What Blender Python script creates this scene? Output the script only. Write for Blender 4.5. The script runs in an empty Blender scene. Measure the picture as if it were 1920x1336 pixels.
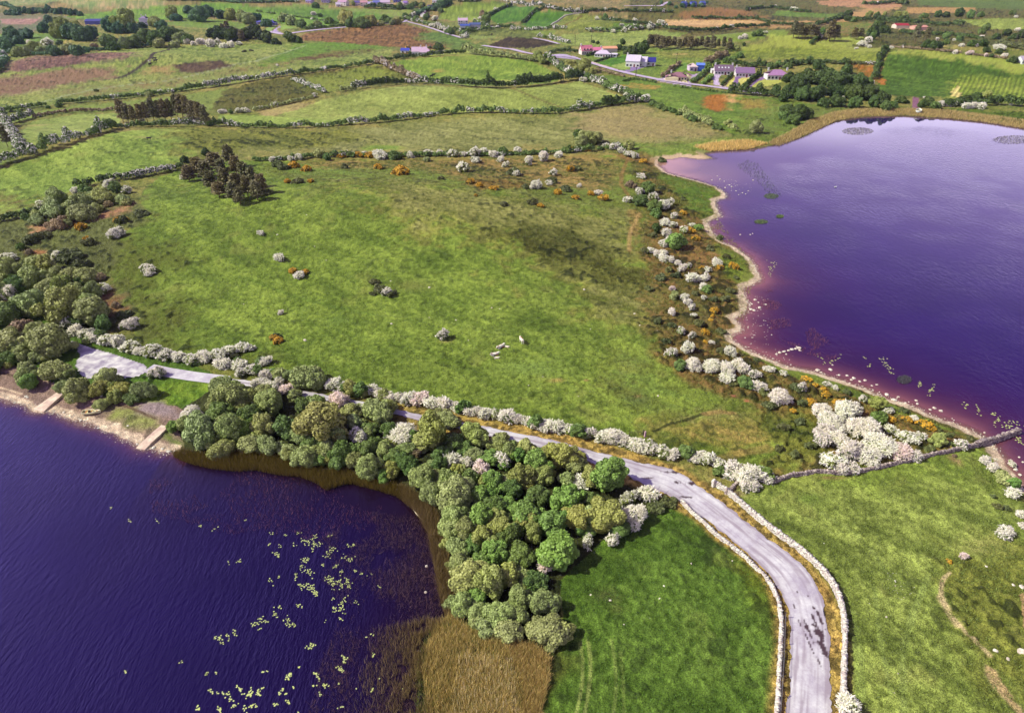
import bpy, math, random
import numpy as np
from math import radians, sin, cos, tan, pi
random.seed(7); RNG = np.random.default_rng(11)
scene = bpy.context.scene
col = scene.collection
# ------------------------------------------------------------------ camera
CAMH = 85.0; PITCH = radians(30.5); F = 1297.0
cam_d = bpy.data.cameras.new('camera'); cam = bpy.data.objects.new('camera', cam_d); col.objects.link(cam)
cam.location = (0, 0, CAMH); cam.rotation_euler = (radians(90) - PITCH, 0, 0)
cam_d.sensor_width = 36; cam_d.lens = 36 * F / 1920; cam_d.clip_start = 1; cam_d.clip_end = 60000
scene.camera = cam
# ------------------------------------------------------------------ light
SUN_EL = radians(43); SUN_AZ = radians(5)
sd = np.array([-cos(SUN_AZ) * cos(SUN_EL), -sin(SUN_AZ) * cos(SUN_EL), sin(SUN_EL)])
sl = bpy.data.lights.new('sun', 'SUN'); sl.energy = 4.6; sl.angle = radians(0.53); sl.color = (1.0, 0.95, 0.86)
so = bpy.data.objects.new('sun', sl); col.objects.link(so)
from mathutils import Vector, Matrix
so.rotation_euler = Vector(sd).to_track_quat('Z', 'Y').to_euler()
w = bpy.data.worlds.new('World'); scene.world = w; w.use_nodes = True
nt = w.node_tree; bg = nt.nodes['Background']; sky = nt.nodes.new('ShaderNodeTexSky'); sky.sky_type = 'NISHITA'
sky.sun_disc = False; sky.sun_elevation = SUN_EL; sky.sun_rotation = math.atan2(sd[0], sd[1]); sky.air_density = 1.0; sky.dust_density = 3.0; sky.ozone_density = 2.0
tint = nt.nodes.new('ShaderNodeMix'); tint.data_type = 'RGBA'; tint.blend_type = 'MULTIPLY'; tint.inputs[0].default_value = 1
tint.inputs[7].default_value = (1.14, 0.66, 1.24, 1)
nt.links.new(sky.outputs[0], tint.inputs[6])
tcw = nt.nodes.new('ShaderNodeTexCoord'); sxyz = nt.nodes.new('ShaderNodeSeparateXYZ'); nt.links.new(tcw.outputs['Generated'], sxyz.inputs[0])
cmap = nt.nodes.new('ShaderNodeMapRange'); cmap.interpolation_type = 'SMOOTHSTEP'
for i_, v_ in ((1, 0.0), (2, .50), (3, 1.0), (4, 0.0)): cmap.inputs[i_].default_value = v_
nt.links.new(sxyz.outputs[2], cmap.inputs[0])
cmp2 = nt.nodes.new('ShaderNodeMapping'); cmp2.inputs['Scale'].default_value = (1.5, 1.5, 5); nt.links.new(tcw.outputs['Generated'], cmp2.inputs[0])
cn = nt.nodes.new('ShaderNodeTexNoise'); cn.inputs['Scale'].default_value = 2.2; cn.inputs['Detail'].default_value = 5; nt.links.new(cmp2.outputs[0], cn.inputs[0])
cr = nt.nodes.new('ShaderNodeMapRange'); cr.inputs[1].default_value = .35; cr.inputs[2].default_value = .65; cr.inputs[3].default_value = .55; cr.inputs[4].default_value = 1; nt.links.new(cn.outputs[0], cr.inputs[0])
cmul = nt.nodes.new('ShaderNodeMath'); cmul.operation = 'MULTIPLY'; nt.links.new(cmap.outputs[0], cmul.inputs[0]); nt.links.new(cr.outputs[0], cmul.inputs[1])
cld = nt.nodes.new('ShaderNodeMix'); cld.data_type = 'RGBA'; cld.inputs[7].default_value = (13.5, 10.0, 19.5, 1)   # bright thin cloud low in the sky
lowc = nt.nodes.new('ShaderNodeMapRange'); lowc.interpolation_type = 'SMOOTHSTEP'
for i_, v_ in ((1, .19), (2, .245), (3, 1.0), (4, 0.0)): lowc.inputs[i_].default_value = v_
nt.links.new(sxyz.outputs[2], lowc.inputs[0]); cmx = nt.nodes.new('ShaderNodeMix'); cmx.data_type = 'RGBA'; cmx.inputs[6].default_value = (13.5, 10.0, 19.5, 1); cmx.inputs[7].default_value = (23, 20.5, 27, 1)
nt.links.new(lowc.outputs[0], cmx.inputs[0]); nt.links.new(cmx.outputs[2], cld.inputs[7])
nt.links.new(cmul.outputs[0], cld.inputs[0]); nt.links.new(tint.outputs[2], cld.inputs[6]); lft = nt.nodes.new('ShaderNodeMapRange'); lft.interpolation_type = 'SMOOTHSTEP'
for i_, v_ in ((1, -.25), (2, -.70), (3, 0.0), (4, .85)): lft.inputs[i_].default_value = v_
nt.links.new(sxyz.outputs[0], lft.inputs[0]); lcl = nt.nodes.new('ShaderNodeMix'); lcl.data_type = 'RGBA'; lcl.inputs[7].default_value = (9.5, 7.5, 22, 1)   # brighter veil added to the left sky to lighten the lake reflection
nt.links.new(lft.outputs[0], lcl.inputs[0]); nt.links.new(cld.outputs[2], lcl.inputs[6]); nt.links.new(lcl.outputs[2], bg.inputs[0]); bg.inputs[1].default_value = 0.085
scene.view_settings.view_transform = 'Standard'; scene.view_settings.look = 'None'
scene.view_settings.gamma = 1; scene.view_settings.exposure = 0.60
K = np.array([1.79, 1.53, 2.16])
def lin(c):
    c = np.asarray(c, float) / 255.0
    return np.where(c <= 0.04045, c / 12.92, ((c + 0.055) / 1.055) ** 2.4)
def alb(c): return np.clip(lin(c) / K, 0, 0.85)
GY = np.array([1.06, .985, .92])   # spring grass: a little yellower
# ------------------------------------------------------------------ noise
def hsh(ix, iy, s):
    n = (ix.astype(np.int64) * 374761393 + iy.astype(np.int64) * 668265263 + s * 2147483647) & 0x7fffffff
    n = ((n ^ (n >> 13)) * 1274126177) & 0x7fffffff
    return ((n ^ (n >> 16)) & 0xffff) / 65535.0
def vn(x, y, s=0):
    ix = np.floor(x); iy = np.floor(y); fx = x - ix; fy = y - iy
    fx = fx * fx * (3 - 2 * fx); fy = fy * fy * (3 - 2 * fy)
    a = hsh(ix, iy, s); b = hsh(ix + 1, iy, s); c = hsh(ix, iy + 1, s); d = hsh(ix + 1, iy + 1, s)
    return (a + (b - a) * fx) * (1 - fy) + (c + (d - c) * fx) * fy
def fbm(x, y, sc, o=3, s=0, ang=0.5):
    r = 0; a = 1; t = 0
    for i in range(o):
        th = ang + i * 1.1; X = (x * cos(th) - y * sin(th)) / sc; Y = (x * sin(th) + y * cos(th)) / sc
        r = r + a * vn(X + 31.7 * i, Y - 17.3 * i, s + i); t += a; a *= .55; sc *= .48
    return r / t
def sst(a, b, v):
    t = np.clip((v - a) / (b - a), 0, 1); return t * t * (3 - 2 * t)
# ------------------------------------------------------------------ pixel rays (photograph 1920x1336) to ground positions
def ray(px, py):
    px = np.asarray(px, float); py = np.asarray(py, float)
    dx = (px - 960) / F; dy = -(py - 668) / F
    return np.stack([dx, cos(PITCH) + dy * sin(PITCH), -sin(PITCH) + dy * cos(PITCH)], -1)
def flat(pts, z=0.0):
    p = np.asarray(pts, float); d = ray(p[:, 0], p[:, 1]); t = (CAMH - z) / -d[:, 2]
    return d[:, :2] * t[:, None]
SHL = [(-900, 560), (-500, 640), (-200, 705), (0, 744), (50, 760), (66, 769), (82, 773), (92, 769), (130, 783), (185, 798), (225, 818), (257, 834),
 (272, 842), (285, 838), (300, 845), (332, 847), (360, 852), (400, 858), (440, 854), (480, 852), (520, 862), (560, 874), (600, 888), (640, 884),
 (680, 897), (720, 908), (750, 915), (785, 940), (812, 970), (830, 1010), (838, 1050), (843, 1100), (845, 1150), (822, 1180), (800, 1215),
 (795, 1260), (808, 1336), (830, 1500), (850, 2200), (-300, 2600), (-3000, 2400), (-4000, 1200)]
SHR = [(1235, 300), (1233, 310), (1250, 325), (1290, 335), (1320, 343), (1345, 352), (1360, 362), (1360, 371), (1342, 374), (1341, 386), (1351, 405),
 (1326, 415), (1335, 435), (1350, 452), (1375, 462), (1400, 480), (1415, 500), (1426, 520), (1416, 530), (1392, 539), (1396, 555), (1402, 573),
 (1398, 586), (1376, 597), (1389, 610), (1390, 620), (1368, 628), (1374, 640), (1400, 655), (1440, 672), (1480, 688), (1540, 700), (1580, 714),
 (1625, 730), (1660, 745), (1700, 758), (1740, 775), (1790, 795), (1830, 812), (1856, 826), (1872, 850), (1890, 875), (1915, 905), (1945, 945),
 (2050, 1050), (2500, 1250), (4500, 900), (4500, 420), (2700, 330), (2100, 262), (1920, 240), (1850, 229), (1780, 222), (1700, 217), (1620, 219),
 (1570, 226), (1545, 236), (1510, 254), (1470, 268), (1430, 276), (1390, 280), (1345, 282), (1318, 287), (1338, 297), (1310, 298), (1280, 295)]
LL = flat(SHL); LR = flat(SHR)
def inpoly(x, y, P):
    P = np.asarray(P); m = (x >= P[:, 0].min()) & (x <= P[:, 0].max()) & (y >= P[:, 1].min()) & (y <= P[:, 1].max())
    r = np.zeros(x.shape, bool); xs = x[m]; ys = y[m]; ins = np.zeros(xs.shape, bool)
    n = len(P)
    for i in range(n):
        x1, y1 = P[i]; x2, y2 = P[(i + 1) % n]
        if y1 == y2: continue
        c = (y1 > ys) != (y2 > ys)
        ins ^= c & (xs < (x2 - x1) * (ys - y1) / (y2 - y1) + x1)
    r[m] = ins; return r
def dpoly(x, y, P, closed=False, cap=1e9):
    P = np.asarray(P); d = np.full(x.shape, 1e9)
    n = len(P)
    for i in range(n if closed else n - 1):
        a = P[i]; b = P[(i + 1) % n]
        if cap < 1e8:
            m = (x > min(a[0], b[0]) - cap) & (x < max(a[0], b[0]) + cap) & (y > min(a[1], b[1]) - cap) & (y < max(a[1], b[1]) + cap)
            if not m.any(): continue
            xs, ys = x[m], y[m]
        else: m = None; xs, ys = x, y
        v = b - a; L = max((v ** 2).sum(), 1e-9)
        t = np.clip(((xs - a[0]) * v[0] + (ys - a[1]) * v[1]) / L, 0, 1)
        dd = np.hypot(xs - a[0] - t * v[0], ys - a[1] - t * v[1])
        if m is None: d = np.minimum(d, dd)
        else: d[m] = np.minimum(d[m], dd)
    return d
def sdf(x, y):            # >0 on land, <0 in a lake
    d = np.minimum(dpoly(x, y, LL, True, 140.), dpoly(x, y, LR, True, 140.)); d = np.minimum(d, 140.)
    ins = inpoly(x, y, LL) | inpoly(x, y, LR)
    return np.where(ins, -d, d)
HILLS = [(620, 420, 10, 95, 50), (130, 300, 9, 80, 50), (850, 188, 6, 90, 34), (890, 128, 8, 80, 40), (380, 18, 26, 260, 130), (1500, 92, 15, 110, 60),
 (1830, 130, 15, 120, 60), (870, 24, 20, 90, 70), (1040, 36, 16, 70, 60), (300, 130, 8, 120, 60), (1150, 60, 8, 90, 60), (1250, 30, 14, 120, 90)]
HC = [(flat([(a, b)])[0], h, sx, sy) for a, b, h, sx, sy in HILLS]
def relief(x, y):
    r = 0
    for c, h, sx, sy in HC: r = r + h * np.exp(-((x - c[0]) / sx) ** 2 - ((y - c[1]) / sy) ** 2)
    r = r + 3.0 * sst(200, 700, y) * fbm(x, y, 130, 2, 5) + sst(1000, 4000, y) * 45 * fbm(x, y, 900, 3, 9)
    return r
def height0(x, y, d):
    sh = np.where(d < 0, -np.minimum(3.0, -d * 0.3), np.minimum(1.4, d * 0.16))
    return sh + sst(4, 70, d) * relief(x, y)
# ------------------------------------------------------------------ fan shaped ground grid, dense near, coarse far
deps = np.radians(np.linspace(61.5, 2.9, 860))
rows = np.concatenate([np.linspace(-70, CAMH / tan(deps[0]) - 4, 12), CAMH / np.tan(deps), np.geomspace(CAMH / tan(deps[-1]) * 1.03, 12000, 40)])
us = np.linspace(-0.86, 0.86, 960)
us = np.concatenate([-np.geomspace(2.6, .88, 18), us, np.geomspace(.88, 2.6, 18)])
def sfun(y): return np.maximum(y * cos(PITCH) + CAMH * sin(PITCH), 45.0)
U, Yg = np.meshgrid(us, rows); Xg = U * sfun(Yg)
gx = Xg.ravel(); gy = Yg.ravel()
gd = sdf(gx, gy); gd = gd + np.where(np.abs(gd) < 60, (fbm(gx, gy, 2.5, 3, 3) - .5) * 1.6, 0)
H0 = height0(gx, gy, gd)
Hg = H0.reshape(Xg.shape)
def Hq(x, y, G=None):
    G = Hg if G is None else G
    x = np.asarray(x, float); y = np.asarray(y, float)
    r = np.interp(y, rows, np.arange(len(rows))); c = np.interp(x / sfun(y), us, np.arange(len(us)))
    r0 = np.clip(np.floor(r).astype(int), 0, len(rows) - 2); c0 = np.clip(np.floor(c).astype(int), 0, len(us) - 2)
    fr = r - r0; fc = c - c0
    return (G[r0, c0] * (1 - fc) + G[r0, c0 + 1] * fc) * (1 - fr) + (G[r0 + 1, c0] * (1 - fc) + G[r0 + 1, c0 + 1] * fc) * fr
TS = np.geomspace(45, 9000, 900)
def G(pts, dz=0.0):       # photograph pixels -> ground points
    p = np.asarray(pts, float).reshape(-1, 2); d = ray(p[:, 0], p[:, 1]); out = np.zeros((len(p), 3))
    for i in range(len(p)):
        P = d[i][None] * TS[:, None]; z = CAMH + P[:, 2]; h = np.maximum(Hq(P[:, 0], P[:, 1]), 0) + dz
        k = np.argmax(z < h)
        if z[k] >= h[k]: k = len(TS) - 1
        a = max(k - 1, 0); ga = z[a] - h[a]; gb = z[k] - h[k]; t = TS[a] + (TS[k] - TS[a]) * (ga / (ga - gb) if ga != gb else 0)
        q = d[i] * t; out[i] = (q[0], q[1], max(float(Hq(q[0], q[1])), 0.0))
    return out
def depth(q): return q[1] * cos(PITCH) + (CAMH - q[2]) * sin(PITCH)
def dense(P, step):
    P = np.asarray(P, float); out = [P[0]]
    for a, b in zip(P[:-1], P[1:]):
        n = max(1, int(np.linalg.norm((b - a)[:2]) / step))
        for k in range(1, n + 1): out.append(a + (b - a) * k / n)
    return np.array(out)
def smooth(P, it=2):
    P = np.asarray(P, float)
    for _ in range(it):
        Q = [P[0]]
        for a, b in zip(P[:-1], P[1:]): Q += [a * .75 + b * .25, a * .25 + b * .75]
        Q.append(P[-1]); P = np.array(Q)
    return P
# ------------------------------------------------------------------ roads
ROADL = [(422, 718), (500, 729), (560, 741), (620, 754), (700, 768), (757, 780), (787, 788), (860, 803), (925, 819), (1010, 836), (1066, 853), (1108, 867), (1172, 889), (1200, 905),
 (1235, 920), (1275, 940), (1320, 972), (1360, 1002), (1400, 1036), (1440, 1074), (1465, 1110), (1479, 1145), (1484, 1190), (1482, 1250), (1476, 1336), (1462, 1500)]
ROADR = [(422, 708), (500, 717), (560, 730), (620, 742), (700, 757), (757, 770), (787, 777), (860, 790), (925, 803), (1022, 821), (1092, 839), (1130, 850), (1190, 864), (1235, 873),
 (1280, 886), (1316, 916), (1366, 950), (1425, 999), (1468, 1029), (1505, 1058), (1532, 1095), (1547, 1138), (1555, 1190), (1557, 1250), (1556, 1336), (1553, 1500)]
RL = smooth(G(ROADL), 1); RR = smooth(G(ROADR), 1)
roadpoly = np.concatenate([RL[:, :2], RR[::-1, :2]])
roadmid = (RL + RR) / 2
SPUR = G([(278, 690), (310, 697), (360, 705), (424, 713)])
CARPARK = [(118, 632), (160, 647), (200, 658), (240, 671), (278, 684), (281, 695), (257, 708), (225, 710), (180, 706), (160, 713), (148, 700), (137, 683), (150, 666), (138, 650)]
FARROADS = [  # pixels, width, label
 ([(505, 60), (530, 65), (567, 60), (610, 55), (655, 51), (700, 47), (755, 42), (780, 25), (805, 14), (830, 2), (850, -8)], 7, 'main road past the wood toward the distant village'),
 ([(763, 41), (790, 48), (830, 61), (866, 72)], 4, 'pale narrow lane running right from the junction'),
 ([(905, 86), (960, 93), (993, 101), (1030, 106), (1060, 107), (1085, 111), (1110, 119), (1150, 131), (1190, 141), (1240, 151), (1290, 158), (1340, 164), (1390, 171), (1430, 177)], 5.5, 'lavender grey road passing in front of the bungalows'),
 ([(1000, 72), (1022, 76), (1048, 83)], 4, 'pale lane end beside the dark bog field'),
 ([(894, 39), (915, 50), (940, 52)], 3, 'short pale track leading to the farm sheds'),
 ([(1170, 12), (1240, 12), (1300, 6)], 5, 'far dark road below the shaded houses'),
]
# ------------------------------------------------------------------ object helpers
ALL = []
def tag(o, label=None, cat=None, group=None, kind=None):
    if label: o['label'] = label
    if cat: o['category'] = cat
    if group: o['group'] = group
    if kind: o['kind'] = kind
    return o
def mesh_np(name, V, FQ, mats, midx=None, smooth_=False, cols=None):
    me = bpy.data.meshes.new(name); V = np.asarray(V, np.float32); FQ = np.asarray(FQ, np.int32)
    k = FQ.shape[1]; me.vertices.add(len(V)); me.vertices.foreach_set('co', V.ravel())
    me.loops.add(FQ.size); me.loops.foreach_set('vertex_index', FQ.ravel())
    me.polygons.add(len(FQ)); me.polygons.foreach_set('loop_start', np.arange(0, FQ.size, k, dtype=np.int32))
    me.polygons.foreach_set('loop_total', np.full(len(FQ), k, np.int32))
    if smooth_: me.polygons.foreach_set('use_smooth', np.ones(len(FQ), bool))
    for m in (mats if isinstance(mats, list) else [mats]): me.materials.append(m)
    if midx is not None: me.polygons.foreach_set('material_index', np.asarray(midx, np.int32))
    if cols:
        for an, c in cols.items():
            at = me.color_attributes.new(an, 'FLOAT_COLOR', 'POINT'); c4 = np.ones((len(V), 4), np.float32); c4[:, :c.shape[1]] = c
            at.data.foreach_set('color', c4.ravel())
    me.update(calc_edges=True); me.validate(); return me
def obj(name, me, parent=None, loc=None):
    o = bpy.data.objects.new(name, me); col.objects.link(o)
    if parent: o.parent = parent
    if loc is not None: o.location = loc
    return o
class MB:
    def __init__(s): s.v = []; s.f = []
    def box(s, c, size, rz=0, rx=0, taper=1.0, jit=0):
        hx, hy, hz = [a / 2 for a in size]; ca, sa = cos(rz), sin(rz); b = len(s.v)
        for z in (-hz, hz):
            t = taper if z > 0 else 1
            for X, Y in ((-hx, -hy), (hx, -hy), (hx, hy), (-hx, hy)):
                X *= t; Y *= t
                if jit: X += random.uniform(-jit, jit); Y += random.uniform(-jit, jit)
                zz = z + (random.uniform(-jit, jit) if jit else 0)
                s.v.append((c[0] + X * ca - Y * sa, c[1] + X * sa + Y * ca, c[2] + zz))
        s.f += [tuple(b + i for i in q) for q in ((0, 3, 2, 1), (4, 5, 6, 7), (0, 1, 5, 4), (1, 2, 6, 5), (2, 3, 7, 6), (3, 0, 4, 7))]
        return s
    def tube(s, a, b_, r0, r1, n=6):
        a = Vector(a); b_ = Vector(b_); d = (b_ - a).normalized(); u = d.orthogonal().normalized(); v = d.cross(u); b = len(s.v)
        for p, r in ((a, r0), (b_, r1)):
            for i in range(n):
                q = p + u * (r * cos(2 * pi * i / n)) + v * (r * sin(2 * pi * i / n)); s.v.append(tuple(q))
        for i in range(n): s.f.append((b + i, b + (i + 1) % n, b + n + (i + 1) % n, b + n + i))
        s.f.append(tuple(b + n + i for i in range(n))); return s
    def poly(s, vs, fs):
        b = len(s.v); s.v += [tuple(v) for v in vs]; s.f += [tuple(b + i for i in f) for f in fs]; return s
    def mesh(s, name, mat):
        me = bpy.data.meshes.new(name); me.from_pydata(s.v, [], s.f); me.materials.append(mat); me.update(); return me
    def build(s, name, mat, parent=None, loc=None): return obj(name, s.mesh(name, mat), parent, loc)
# ------------------------------------------------------------------ materials
def newmat(name):
    m = bpy.data.materials.new(name); m.use_nodes = True; n = m.node_tree.nodes; p = n['Principled BSDF']
    return m, m.node_tree, n, m.node_tree.links, p
def noise(n, L, sc, det=3, rough=.55, vec=None, scale3=None):
    t = n.new('ShaderNodeTexNoise'); t.inputs['Scale'].default_value = sc; t.inputs['Detail'].default_value = det; t.inputs['Roughness'].default_value = rough
    g = n.new('ShaderNodeNewGeometry')
    if scale3 or vec:
        mp = n.new('ShaderNodeMapping')
        if scale3: mp.inputs['Scale'].default_value = scale3[0]; mp.inputs['Rotation'].default_value = (0, 0, scale3[1])
        L.new(g.outputs['Position'], mp.inputs[0]); L.new(mp.outputs[0], t.inputs[0])
    else: L.new(g.outputs['Position'], t.inputs[0])
    return t
def ramp(n, L, src, a, b, va=0., vb=1.):
    r = n.new('ShaderNodeMapRange'); r.inputs[1].default_value = a; r.inputs[2].default_value = b; r.inputs[3].default_value = va; r.inputs[4].default_value = vb
    L.new(src, r.inputs[0]); return r.outputs[0]
def mixc(n, L, f, a, b, mode='MIX'):
    m = n.new('ShaderNodeMix'); m.data_type = 'RGBA'; m.blend_type = mode
    for i, v in ((0, f), (6, a), (7, b)):
        if isinstance(v, bpy.types.NodeSocket): L.new(v, m.inputs[i])
        elif i == 0: m.inputs[0].default_value = v
        else: m.inputs[i].default_value = (*v, 1)
    return m.outputs[2]
def simple(name, c, rough=.8, var=.25, sc=2., spec=.3, bump=0., bsc=None, c2=None):
    m, t, n, L, p = newmat(name); c = alb(c)
    nz = noise(n, L, sc, 4); f = ramp(n, L, nz.outputs[0], .35, .65)
    cc = mixc(n, L, f, tuple(c * (1 - var)), tuple(alb(c2) if c2 is not None else np.clip(c * (1 + var), 0, .9)))
    L.new(cc, p.inputs['Base Color']); p.inputs['Roughness'].default_value = rough; p.inputs['Specular IOR Level'].default_value = spec
    if bump:
        b = n.new('ShaderNodeBump'); b.inputs['Strength'].default_value = 1; b.inputs['Distance'].default_value = bump
        L.new(noise(n, L, bsc or sc * 3, 4).outputs[0], b.inputs['Height']); L.new(b.outputs[0], p.inputs['Normal'])
    return m
def leafmat(name, c, var=.35, c2=None, transl=.25, raw=None):
    m, t, n, L, p = newmat(name); c = np.array(alb(c) if raw is None else raw); c2 = np.array(alb(c2)) if c2 is not None else c * (1 + var)
    at = n.new('ShaderNodeAttribute'); at.attribute_name = 'rnd'
    cc = mixc(n, L, at.outputs['Fac'], tuple(c * (1 - var)), tuple(np.clip(c2, 0, .85)))
    oi = n.new('ShaderNodeObjectInfo'); cc = mixc(n, L, 1.0, cc, oi.outputs['Color'], 'MULTIPLY')
    L.new(cc, p.inputs['Base Color']); p.inputs['Roughness'].default_value = .6; p.inputs['Specular IOR Level'].default_value = .25
    if transl:
        tr = n.new('ShaderNodeBsdfTranslucent'); L.new(cc, tr.inputs[0]); mx = n.new('ShaderNodeMixShader'); mx.inputs[0].default_value = transl
        L.new(p.outputs[0], mx.inputs[1]); L.new(tr.outputs[0], mx.inputs[2]); L.new(mx.outputs[0], n['Material Output'].inputs[0])
    return m
MLEAF = leafmat('foliage', (205, 205, 205), .5, transl=.15)         # tinted per plant by its object colour
MBLOS = leafmat('blossom', (255, 255, 255), .10, transl=.38, raw=(.88, .92, .68))
MBARK = simple('bark', (95, 80, 65), .9, .3, 6)
MPINE = simple('pine_bark', (120, 90, 75), .9, .3, 6)
MBLADE = leafmat('reed_blade', (205, 205, 205), .45, transl=.2)
def kc(c): return tuple(np.clip(lin(c) / lin((205, 205, 205)) * 1.66 * np.array([1.04, 1.0, .93]), 0, 3)) + (1.0,)
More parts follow.
